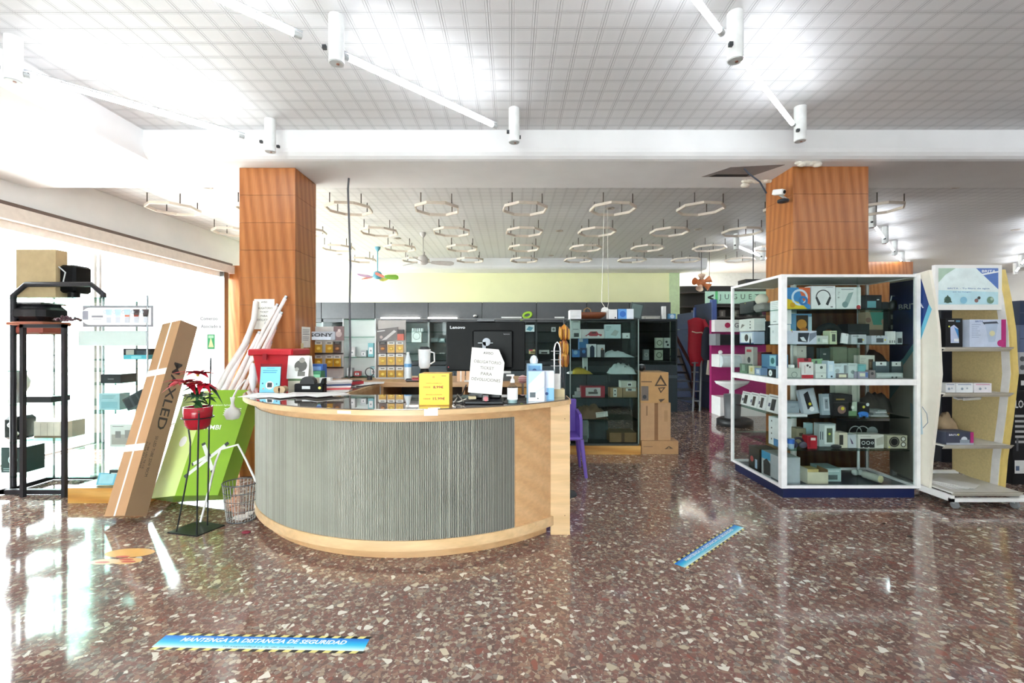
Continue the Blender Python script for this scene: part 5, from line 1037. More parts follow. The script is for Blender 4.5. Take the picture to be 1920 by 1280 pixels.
# cylinder and boxes on the right-end cabinet (in front of header)
rc = thing('side_cabinet', (3.1, 9.7, 0), 'low dark glass cabinet in front of the right end of the wall cabinets', 'cabinet')
xa, xb = PX(1190, 9.6), PX(1270, 9.6)
m = MB(); m.box(xa, xb, 9.6, 9.93, 1.94, 1.98, dk); m.box(xa, xb, 9.6, 9.93, 0, 1.0, M('#2c373c', .4)); m.box(xa, xa+.03, 9.6, 9.93, 1.0, 1.94, dk); m.box(xb-.03, xb, 9.6, 9.93, 1.0, 1.94, dk); m.build('body', rc)
MB().box(xa, xb, 9.59, 9.6, .72, .78, M('#48545a', .4)).build('ledge', rc)
for z in (1.10, 1.36, 1.72): MB().box(xa+.03, xb-.03, 9.63, 9.9, z-.008, z, gshelf).build('glass_shelf', rc)
MB().box(xa+.03, xb-.03, 9.602, 9.608, 1.0, 1.94, dpane).build('glass_door', rc)
tall(1242, 1249, 574, 9.7, 1.981, .08, '#f0f0ee', [], 'tall white carton standing on the low dark cabinet')
tall(1208, 1238, 592, 9.7, 1.981, .2, '#b4b4ae', [('r', .1, .2, .9, .5, '#d8d8d2')], 'flat grey pack on the low dark cabinet')
tall(1254, 1267, 588, 9.7, 1.981, .1, '#5f9ac8', [('c', .5, .5, .4, '#d0e4f2')], 'small blue box at the right end of the low dark cabinet')

# ---------------------------------------------------------------- corner showcase (L shaped around the column)
cs2 = thing('corner_showcase', (3.2, 4.7, 0), 'large white framed glass showcase on a navy plinth in front of the right column', 'showcase')
A0, A1, B0, B1, BL = 2.575, 3.885, 4.30, 4.93, 5.28
AL = M('#f6f6f6', .35)
m = MB(); P = [(A0+.03, B0+.03), (A1-.02, B0+.03), (A1-.02, B1-.01), (3.06, B1-.01), (3.06, BL-.02), (A0+.03, BL-.02)]; m.prism(P, 0, .092, navy); m.build('plinth', cs2)
m = MB(); P2 = [(A0, B0), (A1, B0), (A1, B1), (3.08, B1), (3.08, BL), (A0, BL)]; m.prism(P2, .092, .10, M('#1d2638', .3)); m.build('floor_board', cs2)
def frame_bar(x0, x1, y0, y1, z0, z1, n='frame_bar'): MB().box(x0, x1, y0, y1, z0, z1, AL).build(n, cs2)
for z0, z1 in ((.10, .125), (1.083, 1.14), (2.115, 2.14)):
    frame_bar(A0+.045, A1-.03, B0-.005, B0+.025, z0, z1); frame_bar(A0-.005, A0+.025, B0+.045, BL-.02, z0, z1)
    frame_bar(A1-.025, A1+.005, B0+.03, B1, z0, z1); frame_bar(3.08, A1-.03, B1-.02, B1, z0, z1); frame_bar(A0+.03, 3.06, BL-.02, BL, z0, z1)
for (x0, x1, y0, y1) in ((A0-.008, A0+.045, B0-.008, B0+.045), (A1-.03, A1+.008, B0-.008, B0+.03), (A0-.008, A0+.02, BL-.02, BL+.008), (A1-.02, A1+.005, B1-.02, B1+.005)): frame_bar(x0, x1, y0, y1, .10, 2.14, 'corner_post')
MB().cyl((3.06, 4.9, .1), (3.06, 4.9, 2.11), .03, white, n=14).build('inner_post', cs2); MB().cyl((3.75, 4.88, .1), (3.75, 4.88, 2.11), .014, AL, n=10).build('inner_post', cs2)
m = MB(); m.prism([(A0+.03, B0+.03), (A1-.03, B0+.03), (A1-.03, B1-.02), (3.06, B1-.02), (3.06, BL-.02), (A0+.03, BL-.02)], 2.12, 2.135, M('#cfd6d4', .5)); m.build('top_board', cs2)
for z0, z1 in ((.125, 1.083), (1.14, 2.115)):
    MB().box(A0+.045, 3.31, B0+.008, B0+.012, z0, z1, pane).build('sliding_pane', cs2); MB().box(3.30, A1-.03, B0+.014, B0+.018, z0, z1, pane).build('sliding_pane', cs2)
    MB().box(A0+.008, A0+.012, B0+.045, BL-.02, z0, z1, pane).build('side_pane', cs2); MB().box(A1-.014, A1-.01, B0+.03, B1-.02, z0, z1, pane).build('side_pane', cs2)
    MB().box(3.08, A1-.02, B1-.014, B1-.01, z0, z1, pane).build('rear_pane', cs2)
SH = {1: 1.814, 2: 1.472, 3: 1.141, 4: .769, 5: .455, 6: .101}
for k in (1, 2, 4, 5):
    z = SH[k]; m = MB(); m.prism([(A0+.03, B0+.035), (A1-.06, B0+.035), (A1-.06, B1-.03), (3.05, B1-.03), (3.05, BL-.03), (A0+.03, BL-.03)], z-.008, z, gshelf); m.build('glass_shelf', cs2)
MB().prism([(A0+.03, B0+.035), (A1-.03, B0+.035), (A1-.03, B1-.03), (3.05, B1-.03), (3.05, BL-.03), (A0+.03, BL-.03)], 1.128, 1.1405, M('#c8cecc', .4)).build('middle_board', cs2)
EP = lambda: None
Z1 = 4.42
def it(k, a, b, yt, c, D, L, Z=Z1, d=.1, **kw): return shelf(a, b, yt, SH[k]+.0005, Z, d, c, D, L, **kw)
TOPS = 'on the top shelf of the corner showcase'
it(1, 1475, 1519, 539, '#3f8fd0', [('p', [(0, 0), (0, .5), (.6, .3), (.9, 0)], '#e8c82c'), ('p', [(.5, 1), (1, 1), (1, .2), (.7, .4)], '#e06a3c'), ('o', .55, .55, .38, .25, '#cfe4f4'), ('o', .7, .4, .22, .5, '#3a78b8'), ('c', .25, .2, .12, '#d8a020')], 'colourful blue, yellow and red headphone box '+TOPS)
it(1, 1521, 1566, 536, '#efeff0', [('o', .5, .52, .32, .14, '#4a4d52', 0, PI), ('p', [(.17, .5), (.25, .54), (.4, .22), (.3, .16)], '#33363a'), ('p', [(.83, .5), (.75, .54), (.6, .22), (.7, .16)], '#33363a'), ('r', .8, .08, .9, .13, '#77777a'), ('r', .6, .93, .9, .95, '#b0b0b4')], 'white box picturing black headphones '+TOPS)
it(1, 1568, 1614, 539, '#e3e9e7', [('p', [(.28, .2), (.5, .72), (.7, .78), (.5, .2)], '#9db4b2'), ('c', .36, .2, .14, '#7f9a9a'), ('r', .2, .88, .7, .91, '#7d8886'), ('r', .05, .5, .12, .53, '#9aa4a2'), ('c', .9, .08, .1, '#c83c40'), ('l', .05, .75, .15, 4, '#a8b2b0')], 'white box with a grey hair tool picture '+TOPS)
it(1, 1623, 1653, 553, '#20282c', [('r', .1, .15, .65, .6, '#5f9aa4'), ('r', .7, .65, .85, .72, '#d8dcdc')], 'black box with a small blue picture '+TOPS, Z=4.5)
it(1, 1654, 1666, 566, '#33393c', [], 'dark grey narrow box '+TOPS, Z=4.55)
stuff_item('round_bag', 'rounded black case with a grey handle at the right of the top shelf', 'case', lambda m: (m.ball((PX(1675, 4.6), 4.6, SH[1]+.055), .055, M('#23282a', .4), .9, .7, 1), m.tube([(PX(1669, 4.6), 4.6, SH[1]+.08), (PX(1672, 4.6), 4.6, SH[1]+.15), (PX(1679, 4.6), 4.6, SH[1]+.15), (PX(1681, 4.6), 4.6, SH[1]+.08)], .005, lgrey)))
S2 = 'on the second shelf of the corner showcase'
it(2, 1477, 1531, 620, '#d3d6e6', [('p', [(.35, .2), (.36, .85), (.75, .85), (.68, .15)], '#2c3440'), ('p', [(.5, .25), (.42, .5), (.55, .55), (.66, .2)], '#e0e4ea'), ('p', [(.74, .15), (.75, .8), (1, .9), (.98, .6)], '#7d8496'), ('r', .13, .9, .17, .95, '#c04040')], 'pale lilac box with a black headset picture '+S2, d=.18)
it(2, 1475, 1522, 588, '#6fa4cc', [('r', .38, .25, .85, .95, '#4a3a2c'), ('c', .6, .65, .2, '#e09a3c'), ('c', .68, .4, .18, '#c87a30'), ('c', .1, .4, .14, '#c8cc3c'), ('r', .86, .3, 1, .9, '#cfe4ec')], 'blue toy box with an orange round shape '+S2, Z=4.66, d=.12)
it(2, 1531, 1553, 629, '#c9d0c8', [('r', .1, .3, .3, .7, '#8fa49c'), ('r', .5, .2, .9, .6, '#e6ebe4')], 'small pale green pack '+S2)
it(2, 1556, 1569, 620, '#cfd8b4', [('r', .3, .2, .8, .75, '#4a5248'), ('r', .1, .85, .9, .9, '#777'+'777')], 'small cream pack with dark picture '+S2)
carton((PX(1575, 4.42), 4.4, SH[2]+.001), .06, .1, .02, '#e9ebec', [('r', .6, .85, .8, .9, '#333333')], 'white card leaning '+S2, roll=.18, tilt=-.1)
def pillow(m):
    c = (PX(1553, 4.7), 4.7, SH[2]+.03); m.tube([(c[0]+.13*math.cos(a), c[1], c[2]+.16*math.sin(a)) for a in [PI*i/10 for i in range(11)]], .035, M('#2c3433', .8), 10)
stuff_item('neck_pillow', 'dark arched neck pillow behind the small packs of the corner showcase', 'pillow', pillow)
it(2, 1590, 1630, 607, '#20282a', [('c', .7, .2, .05, '#d8dcc0'), ('r', .05, .55, .9, .6, '#3c484a')], 'black glossy toaster box '+S2, Z=4.6, d=.15)
it(2, 1596, 1624, 627, '#c4ccd0', [('r', .42, .15, .75, .6, '#22282a'), ('c', .8, .45, .08, '#d8c840'), ('r', .1, .8, .5, .86, '#5d6668')], 'grey box with a small black cube picture '+S2)
it(2, 1623, 1664, 585, '#a8987e', [('p', [(.2, 1), (.9, 1), (.75, .6), (.35, .6)], '#4f9484'), ('c', .12, .75, .12, '#8a6a5c'), ('c', .85, .7, .14, '#a8806e'), ('r', 0, 0, 1, .45, '#5c5046')], 'brown and teal photo box '+S2, Z=4.68, d=.1)
it(2, 1634, 1664, 629, '#c3c8d2', [('r', .3, .2, .75, .7, '#4a5056'), ('o', .45, .8, .3, .2, '#55504a', 0, PI), ('c', .85, .5, .1, '#d8cc50')], 'grey camera box '+S2)
it(2, 1665, 1682, 580, '#262b2e', [('r', .3, .72, .7, .85, '#c8ccc8'), ('r', .3, .42, .7, .55, '#c8ccc8')], 'black tall pack with two silver tags '+S2, Z=4.62, d=.08)
for i in range(3): it(2, 1667+i*4.2, 1670.6+i*4.2, 621, '#e4e6e4', [('r', .2, .1, .8, .3, '#77807c')], 'slim white tube pack, %s of the trio on the second shelf' % ['left', 'middle', 'right'][i], Z=4.4, d=.05, group='slim white tube packs')
it(2, 1681, 1692, 622, '#c8d0d4', [('r', .2, .1, .9, .5, '#444a50')], 'grey pack at the right end of the second shelf in the corner showcase')
S3 = 'on the middle board of the corner showcase'
it(3, 1475, 1501, 690, '#b9c0b6', [('r', .0, .0, 1, .12, '#8d9690'), ('o', .55, .35, .3, .2, '#7a847c')], 'silver box with a printed clock '+S3, Z=4.38)
stuff_item('bell_top', 'small white knob pack above the silver clock box', 'pack', lambda m: m.cbox(PX(1482, 4.4), PX(1490, 4.4), 4.4, 4.44, PZ(690, 4.38)+.001, PZ(686, 4.38)+.012, white, .004))
it(3, 1503, 1525, 679, '#e7e2e0', [('r', 0, 0, 1, .22, '#c42c3c'), ('r', .25, .3, .3, .8, '#c8a0a0'), ('c', .5, .8, .1, '#55504e'), ('c', .7, .7, .08, '#55504e')], 'white earphone card on a red base '+S3, Z=4.38, d=.04)
carton((PX(1501, 4.45), 4.45, SH[3]+.001), .12, .19, .03, '#d04450', [('r', .4, .85, .75, 1, '#7a2028')], 'red blister card behind the white earphone card', tilt=-.12)
it(3, 1529, 1549, 682, '#dfe5e0', [('c', .55, .75, .14, '#5d6866'), ('c', .6, .15, .07, '#444c4a'), ('r', 0, .35, 1, .4, '#c4ccc8')], 'white adapter card '+S3, Z=4.39, d=.03)
carton((PX(1526, 4.47), 4.47, SH[3]+.001), .11, .18, .03, '#8fb48c', [('p', [(.1, .1), (.3, .9), (.5, .9), (.3, .1)], '#5a605c')], 'green and grey cable pack behind the white adapter card', tilt=-.12, roll=-.05)
it(3, 1552, 1564, 677, '#cfe2f0', [('r', .2, .4, .8, .8, '#e8f2f8'), ('c', .6, .1, .15, '#33404c')], 'narrow pale blue pack '+S3, Z=4.4)
it(3, 1562, 1589, 682, '#d6e4e8', [('r', .75, .35, .95, .9, '#8a9498'), ('c', .3, .5, .15, '#b0bcc0'), ('l', .1, .9, .6, 2, '#9aa6aa')], 'pale grey accessory pack '+S3, Z=4.43)
it(3, 1570, 1590, 700, '#7a7478', [('r', .15, .2, .85, .8, '#ece6c8')], 'small framed clock display '+S3, Z=4.37, d=.02)
it(3, 1590, 1608, 681, '#d2dedc', [('c', .5, .4, .2, '#7f8e8c'), ('l', .1, .9, .8, 2, '#9aa6a4')], 'pale pack with a round picture '+S3, Z=4.44)
it(3, 1608, 1624, 683, '#7fc0c4', [('c', .3, .3, .2, '#2a3436'), ('l', .1, .9, .7, 1, '#3f787c')], 'turquoise pack '+S3, Z=4.44)
it(3, 1612, 1640, 666, '#dedcd0', [('r', .58, .3, .9, .82, '#6a5440'), ('r', .66, .42, .82, .7, '#a08468'), ('l', .05, .85, .4, 4, '#b4b0a4')], 'tall white smartwatch box '+S3, Z=4.55, d=.08)
it(3, 1608, 1628, 697, '#a8a4b8', [('r', .2, .3, .7, .8, '#ece8d0'), ('r', .75, .2, .95, .9, '#5f7ab8')], 'small lilac camera pack '+S3, Z=4.37, d=.05)
it(3, 1630, 1641, 694, '#8a7f80', [('c', .5, .6, .25, '#2c2a2e')], 'small grey camera pack '+S3, Z=4.37, d=.05)
it(3, 1642, 1667, 678, '#54666e', [('r', 0, .75, .8, 1, '#e2e6e4'), ('c', .4, .88, .08, '#555555'), ('p', [(0, 0), (.1, .7), (.9, .7), (1, .2)], '#46565e')], 'slate blue pouch with a white header, left of two in the corner showcase', Z=4.46, d=.04)
it(3, 1672, 1691, 678, '#4f5c62', [('r', 0, .72, .9, 1, '#e2e6e4'), ('c', .45, .86, .08, '#555555')], 'slate blue pouch with a white header, right of two in the corner showcase', Z=4.46, d=.04)
it(3, 1643, 1693, 700, '#a9b4b2', [('r', .05, .3, .95, .7, '#c4cecc'), ('c', .6, .1, .2, '#3c4442'), ('c', .75, .1, .2, '#3c4442')], 'long silver box '+S3, Z=4.37, d=.06)
for i, (a, b, yt) in enumerate(((1562, 1588, 650), (1590, 1612, 652))): it(3, a, b, yt, '#98a488', [('c', .7, .35, .08, '#2c302c'), ('c', .8, .25, .08, '#2c302c'), ('r', .2, .4, .5, .44, '#7a866c')], 'tall grey green carton, %s of the pair behind the small packs' % ['left', 'right'][i], Z=4.78, d=.06)
cloth('leather_bag', 'heap of dark brown leather bag behind the pouches in the corner showcase', 'bag', 1618, 1686, 652, SH[3], 4.66, .2, '#3c2e26', 12)
it(3, 1494, 1512, 648, '#e2ddd2', [('r', .5, .8, .6, .85, '#777777')], 'tall cream carton behind the red blister card', Z=4.7, d=.06)
it(3, 1514, 1526, 650, '#3a4246', [], 'tall dark carton right of the tall cream carton', Z=4.72, d=.06)
it(3, 1538, 1556, 652, '#4c5a58', [('r', .1, .5, .9, .55, '#e8e8e8'), ('r', .3, .75, .6, .8, '#c8c8c8')], 'tall slate carton behind the pale blue pack', Z=4.72, d=.06)
S4 = 'on the upper shelf of the lower corner showcase'
carton((PX(1506, 4.42), 4.42, SH[4]+.001), .165, .25, .03, '#9aa2ac', [('r', .08, .05, .92, .95, '#b9c0c8'), ('p', [(.35, .2), (.3, .8), (.6, .9), (.7, .3)], '#1e2226'), ('c', .55, .4, .09, '#d8cc3c'), ('c', .6, .2, .14, '#f0f0f0')], 'clear blister pack with a black tool '+S4, roll=-.14, tilt=-.15)
it(4, 1541, 1561, 739, '#9fadb6', [('r', .2, .2, .8, .85, '#c6d0d6'), ('r', .35, .3, .65, .75, '#8a959c'), ('c', .5, .65, .08, '#55606a')], 'grey remote control blister '+S4, Z=4.46, d=.03, tilt=-.1)
it(4, 1562, 1598, 740, '#1e2022', [('r', .15, .75, .6, .82, '#a08a48'), ('c', .45, .3, .22, '#8a6a60'), ('c', .5, .35, .09, '#e0d040'), ('r', 0, .62, 1, .65, '#4a4c4e')], 'black drone box with a yellow dot '+S4, Z=4.42, d=.16)
it(4, 1591, 1607, 753, '#b9c8b4', [('r', 0, 0, 1, .35, '#6f9468'), ('c', .5, .6, .2, '#dfe8da')], 'green and white box '+S4)
it(4, 1609, 1630, 756, '#16181a', [('c', .5, .7, .12, '#e0d850'), ('c', .85, .9, .15, '#c8d0d0')], 'black box with a yellow dot behind the blue game controller', Z=4.45)
def gp(m): c = (PX(1620, 4.36), 4.37, SH[4]+.03); m.ball(c, .03, M('#2f74c4', .35), 1.7, .7, .8); m.cyl((c[0]-.03, c[1]-.01, c[2]-.03), (c[0]-.03, c[1], c[2]), .014, M('#2f74c4', .35)); m.cyl((c[0]+.03, c[1]-.01, c[2]-.03), (c[0]+.03, c[1], c[2]), .014, M('#2f74c4', .35))
stuff_item('game_controller', 'blue game controller in front of the black box in the lower corner showcase', 'controller', gp)
for i in range(4): carton((PX(1630+i*9, 4.4), 4.38+.03*i, SH[4]+.001+.0125*i), .16-.02*i, .012, .1, ['#a9b0b0', '#7d8686', '#c4caca', '#8fa09c'][i], [], 'flat tablet, %s of the pile in the lower corner showcase' % ['bottom', 'second', 'third', 'topmost'][i], 'tablet', 'tablet', yaw=.1*i-.1, group='flat tablets piled')
it(4, 1475, 1499, 752, '#a7b2bc', [('l', .3, .6, .7, 2, '#7d8a94'), ('r', 0, .85, 1, 1, '#8a96a0')], 'blue grey box at the left '+S4, Z=4.5)
carton((PX(1474, 4.38), 4.37, SH[4]+.001), .2, .022, .1, '#dde1e2', [], 'flat white device at the left '+S4, 'device', 'flat_device')
it(4, 1566, 1590, 722, '#c3ccb8', [], 'pale green carton at the back '+S4, Z=4.75, d=.08)
it(4, 1597, 1612, 722, '#d9dccc', [], 'pale cream carton at the back '+S4, Z=4.75, d=.08)
cloth('dark_plastic', 'heap of dark plastic film at the right of the lower corner showcase', 'plastic', 1622, 1690, 733, SH[4], 4.62, .22, '#4a4642', 15)
S5 = 'on the lower shelf of the corner showcase'
t = thing('paper_cup', (PX(1483, 4.4), 4.4, SH[5]), 'blue and white cup '+S5, 'cup'); MB().lathe([(.001, 0), (.026, 0), (.033, .095), (.001, .09)], (PX(1483, 4.4), 4.4, SH[5]+.001), M('#b9d4ea', .4), 18).build('cup_body', t); MB().lathe([(.0315, .05), (.0342, .096)], (PX(1483, 4.4), 4.4, SH[5]+.001), M('#2f62b8', .4), 18).build('blue_band', t)
stuff_item('headphones', 'dark purple headphones lying '+S5, 'headphones', lambda m: (m.tube([(PX(1501, 4.4)+.055*math.cos(a), 4.44, SH[5]+.035+.06*math.sin(a)) for a in [PI*i/8 for i in range(9)]], .012, M('#3c3646', .5), 8), m.ball((PX(1492, 4.4), 4.42, SH[5]+.035), .034, M('#3f3a52', .5), 1, .8, 1), m.ball((PX(1507, 4.4), 4.41, SH[5]+.034), .033, M('#4a4558', .5), 1.2, .8, 1)))
it(5, 1514, 1532, 817, '#a81c2a', [('r', .35, .65, .85, .85, '#e8dcd8'), ('r', .1, .1, .3, .9, '#8a1420')], 'small red box '+S5, Z=4.39, d=.08)
it(5, 1493, 1511, 803, '#a8a084', [('r', .3, .5, .7, .7, '#55503c')], 'small khaki box behind the purple headphones', Z=4.62)
it(5, 1536, 1567, 794, '#b6bfc0', [('r', .32, .1, .95, .92, '#dfe4e2'), ('r', .45, .18, .8, .8, '#5d6a58'), ('c', .62, .55, .07, '#d0dc60'), ('r', .05, .3, .1, .65, '#3a4450'), ('r', .18, .3, .23, .65, '#3a4450')], 'silver phone box with a dark picture '+S5, Z=4.48, d=.08)
it(5, 1512, 1524, 793, '#a9c8cc', [], 'pale teal narrow box behind the small red box', Z=4.65, d=.05)
stuff_item('computer_mouse', 'black computer mouse '+S5, 'mouse', lambda m: m.ball((PX(1572, 4.37), 4.4, SH[5]+.02), .05, M('#26282a', .35), 1, .7, .4))
it(5, 1573, 1589, 811, '#ded6c0', [('r', .05, .2, .5, .85, '#33302c')], 'cream box with a dark edge '+S5)
it(5, 1590, 1607, 815, '#c9cdd2', [('p', [(.2, .8), (.4, .3), (.6, .3), (.5, .5)], '#5a4668')], 'grey box with a purple strap picture '+S5)
it(5, 1608, 1657, 815, '#dcdad2', [('r', .1, .05, .65, .7, '#1c1e20'), ('o', .22, .4, .14, .3, '#d8dcdc'), ('o', .4, .4, .14, .3, '#d8dcdc'), ('o', .56, .4, .1, .4, '#d8dcdc'), ('c', .22, .05, .06, '#c8c8c8'), ('c', .42, .05, .06, '#c8c8c8'), ('r', .1, .85, .5, .88, '#8d8d88'), ('p', [(.7, .7), (.98, .9), (.98, .3), (.72, .2)], '#b8b4a8')], 'white car radio box with black panel and dials in the corner showcase', Z=4.4, d=.12)
it(5, 1664, 1701, 816, '#b9b49c', [('o', .35, .5, .4, .25, '#3a3834'), ('c', .35, .5, .28, '#1e1e1e'), ('o', .8, .72, .2, .3, '#4a4842'), ('c', .8, .72, .12, '#d8d8d0'), ('o', .8, .3, .2, .3, '#4a4842'), ('c', .8, .3, .12, '#d8d8d0'), ('c', .08, .1, .06, '#e8e070')], 'silver radio with speaker and two knobs in the corner showcase', Z=4.4, d=.07, cat='radio', name='radio')
it(5, 1587, 1692, 789, '#15181a', [('o', .16, .45, .32, .15, '#c8cccc'), ('o', .29, .45, .32, .15, '#c8cccc'), ('c', .46, .45, .28, '#9aa4a8'), ('r', .55, .4, .95, .44, '#33393c')], 'long black stereo with three dials '+S5, Z=4.7, d=.15, cat='stereo', name='car_stereo')
S6 = 'on the floor of the corner showcase'
t = thing('open_carton', (PX(1533, 4.4), 4.45, SH[6]), 'open white carton of small goods '+S6, 'carton')
x0, x1 = PX(1514, 4.42), PX(1553, 4.42); h_ = PZ(885, 4.42)-SH[6]
m = MB(); m.box(x0, x1, 4.42, 4.424, SH[6]+.001, SH[6]+h_, M('#d8d2b8', .6)); m.box(x0, x1, 4.58, 4.584, SH[6]+.001, SH[6]+h_, M('#c4b48c', .6)); m.box(x0, x0+.004, 4.424, 4.58, SH[6]+.001, SH[6]+h_*1.3, M('#e4e0cc', .6)); m.box(x1-.004, x1, 4.424, 4.58, SH[6]+.001, SH[6]+h_*1.2, M('#8a6a44', .6)); m.build('box_walls', t)
MB().box(x0+.01, x1-.08, 4.44, 4.56, SH[6]+.002, SH[6]+h_*1.2, M('#d0bc7c', .5)).build('packed_goods', t)
it(6, 1544, 1577, 878, '#a9c4c2', [('r', .15, .15, .8, .5, '#5a6a6a'), ('r', .1, .75, .9, .85, '#d8e6e4')], 'pale teal pack '+S6, Z=4.5, d=.2, tilt=0)
def lampcan(m): m.cyl((PX(1655, 4.42), 4.45, SH[6]+.04), (PX(1638, 4.5), 4.62, SH[6]+.04), .038, M('#bfc4b8', .3), n=20); m.cyl((PX(1656, 4.42), 4.44, SH[6]+.04), (PX(1655, 4.42), 4.452, SH[6]+.04), .034, M('#e6dfae', .3), n=20)
stuff_item('spot_lamp', 'cream faced cylinder spotlight lying '+S6, 'lamp', lampcan)
for i in range(2): stuff_item('light_bulb', '%s clear light bulb near the rear post of the corner showcase' % ['left', 'right'][i], 'bulb', lambda m, i=i: (m.ball((PX(1603+i*10, 4.7), 4.7, SH[6]+.035), .033, M('#c8d0cc', .15)), m.cyl((PX(1603+i*10, 4.7)+.03, 4.7, SH[6]+.04), (PX(1603+i*10, 4.7)+.055, 4.7, SH[6]+.05), .015, lgrey)))
# left wing, seen through the side pane
XS = 2.64
def sd(k, a, b, yt, c, D, L, X=XS, d=.12, zz=None, **kw): return side(a, b, yt, (SH[k]+.0005 if zz is None else zz), X, d, c, D, L, **kw)
W_ = 'in the left wing of the corner showcase'
sd(2, 1444, 1460, 609, '#e9eaec', [('p', [(-.0, 1), (-.3, .93), (0, .88)], '#e9eaec'), ('c', .35, .65, .1, '#c8ccd0')], 'tall white box, lower of two stacked in the left wing of the showcase')
zt_ = PZ(609, (F*XS/(1444-CX)+F*XS/(1460-CX))/2)+.006
sd(2, 1444, 1461, 564, '#efeff0', [('l', .15, .9, .85, 5, '#c4c4c8'), ('r', .35, .1, .7, .13, '#777a80')], 'tall white box, upper of two stacked in the left wing of the showcase', zz=zt_)
sd(2, 1387, 1413, 622, '#b9c4d8', [('r', .1, .1, .9, .9, '#eceef0'), ('c', .5, .5, .3, '#55504a'), ('r', 0, 0, 1, .1, '#3c5690')], 'blue edged white box with a dark round picture in the left wing')
zt_ = PZ(622, (F*XS/(1387-CX)+F*XS/(1413-CX))/2)+.01
sd(2, 1386, 1414, 598, '#e6e4e0', [('c', .75, .75, .07, '#333333'), ('c', .75, .5, .07, '#333333'), ('c', .75, .25, .08, '#333333'), ('p', [(.1, .2), (.2, .6), (.4, .5)], '#8d8884')], 'cream and white coffee maker box '+W_, zz=zt_)
sd(2, 1416, 1440, 603, '#33383c', [('r', .1, .1, .9, .5, '#4a5054')], 'black appliance box behind '+W_, X=2.78)
stuff_item('metal_kettle', 'brushed metal kettle '+W_, 'kettle', lambda m: m.lathe([(.001, 0), (.055, 0), (.05, .1), (.035, .14), (.001, .15)], (2.69, F*2.69/(1415-CX), SH[2]+.001), steel, 20))
sd(1, 1387, 1413, 566, '#2c2f33', [('c', .4, .9, .05, '#c8cc60')], 'dark low box on the top shelf '+W_)
stuff_item('mixer', 'cream and grey rounded appliance on the top shelf of the left wing', 'appliance', lambda m: (m.cbox(2.64, 2.78, F*2.7/(1438-CX), F*2.7/(1416-CX), SH[1]+.001, SH[1]+.1, M('#8a8884', .4), .03), m.ball((2.7, F*2.7/(1428-CX), SH[1]+.14), .075, M('#d8d0c2', .4), .8, 1.1, .8)))
W3 = 'on the middle board of the left wing'
sd(3, 1387, 1401, 682, '#5f7464', [('r', .3, .2, .7, .9, '#94a898'), ('r', 0, 0, 1, .25, '#6a8a70')], 'green ornate pack '+W3)
sd(3, 1404, 1414, 686, '#d6cfae', [('r', .3, .3, .7, .8, '#b8a858')], 'small cream pack '+W3)
sd(3, 1415, 1426, 690, '#8fa4c4', [('r', .3, .2, .8, .8, '#e0e4ec')], 'small blue white pack '+W3)
sd(3, 1428, 1456, 664, '#4f7ca0', [('r', .55, .45, .95, .95, '#9cccd4'), ('c', .75, .7, .15, '#2f6a6a'), ('r', 0, 0, .4, .4, '#2c5486')], 'blue pack with a teal picture '+W3, X=2.72)
sd(3, 1439, 1453, 692, '#23282e', [('c', .4, .5, .4, '#e8ecec'), ('c', .4, .5, .1, '#55595c')], 'black box with a white watch face '+W3, X=2.61, d=.05)
sd(3, 1455, 1461, 686, '#a9b4c4', [], 'small lavender pack '+W3, X=2.61, d=.05)
sd(3, 1412, 1427, 660, '#6a1c24', [('r', .1, .1, .9, .9, '#7a2830')], 'dark red box behind the small packs in the left wing', X=2.75)
sd(3, 1397, 1412, 650, '#b4b0aa', [('c', .5, .5, .2, '#444444'), ('r', .2, .8, .8, .9, '#c03a40')], 'grey and red pack at the back of the left wing', X=2.7, d=.05)
for i, (a, b) in enumerate(((1388, 1404), (1404, 1418), (1419, 1433), (1436, 1458))):
    sd(4, a, b, 735+2*i, '#e7e5e6', [('r', .32, .12, .68, .75, '#2a2628'), ('r', .1, .85, .9, .9, '#8a8a90'), ('r', .1, .3, .28, .5, '#5d5a78')], 'white card holding a dark cordless phone, %s of the four in the left wing' % ['first', 'second', 'third', 'fourth'][i], d=.04, tilt=-.2, group='phone cards in the left wing')
sd(5, 1441, 1461, 782, '#e6e8ea', [('c', .3, .85, .05, '#444'+'444'), ('c', .3, .6, .05, '#444444'), ('c', .3, .4, .05, '#444444'), ('c', .3, .2, .05, '#444444'), ('r', .5, 0, 1, .25, '#5f94c8')], 'white box with a column of icons '+W_)
sd(6, 1404, 1424, 838, '#25282a', [('c', .3, .45, .15, '#b84a4a'), ('r', .6, .1, .8, .5, '#9ab4d0')], 'black box with a red print on the floor of the left wing', d=.2)
sd(6, 1428, 1462, 850, '#b6bcc2', [('r', 0, .7, .5, 1, '#3f9ac8'), ('p', [(.12, .1), (.1, .6), (.3, .75), (.5, .6), (.5, .12)], '#33363a'), ('r', .55, 0, 1, .12, '#5a6066'), ('r', .52, .0, .54, .9, '#8d949a')], 'grey and blue speaker box on the floor of the left wing', X=2.62, d=.2)

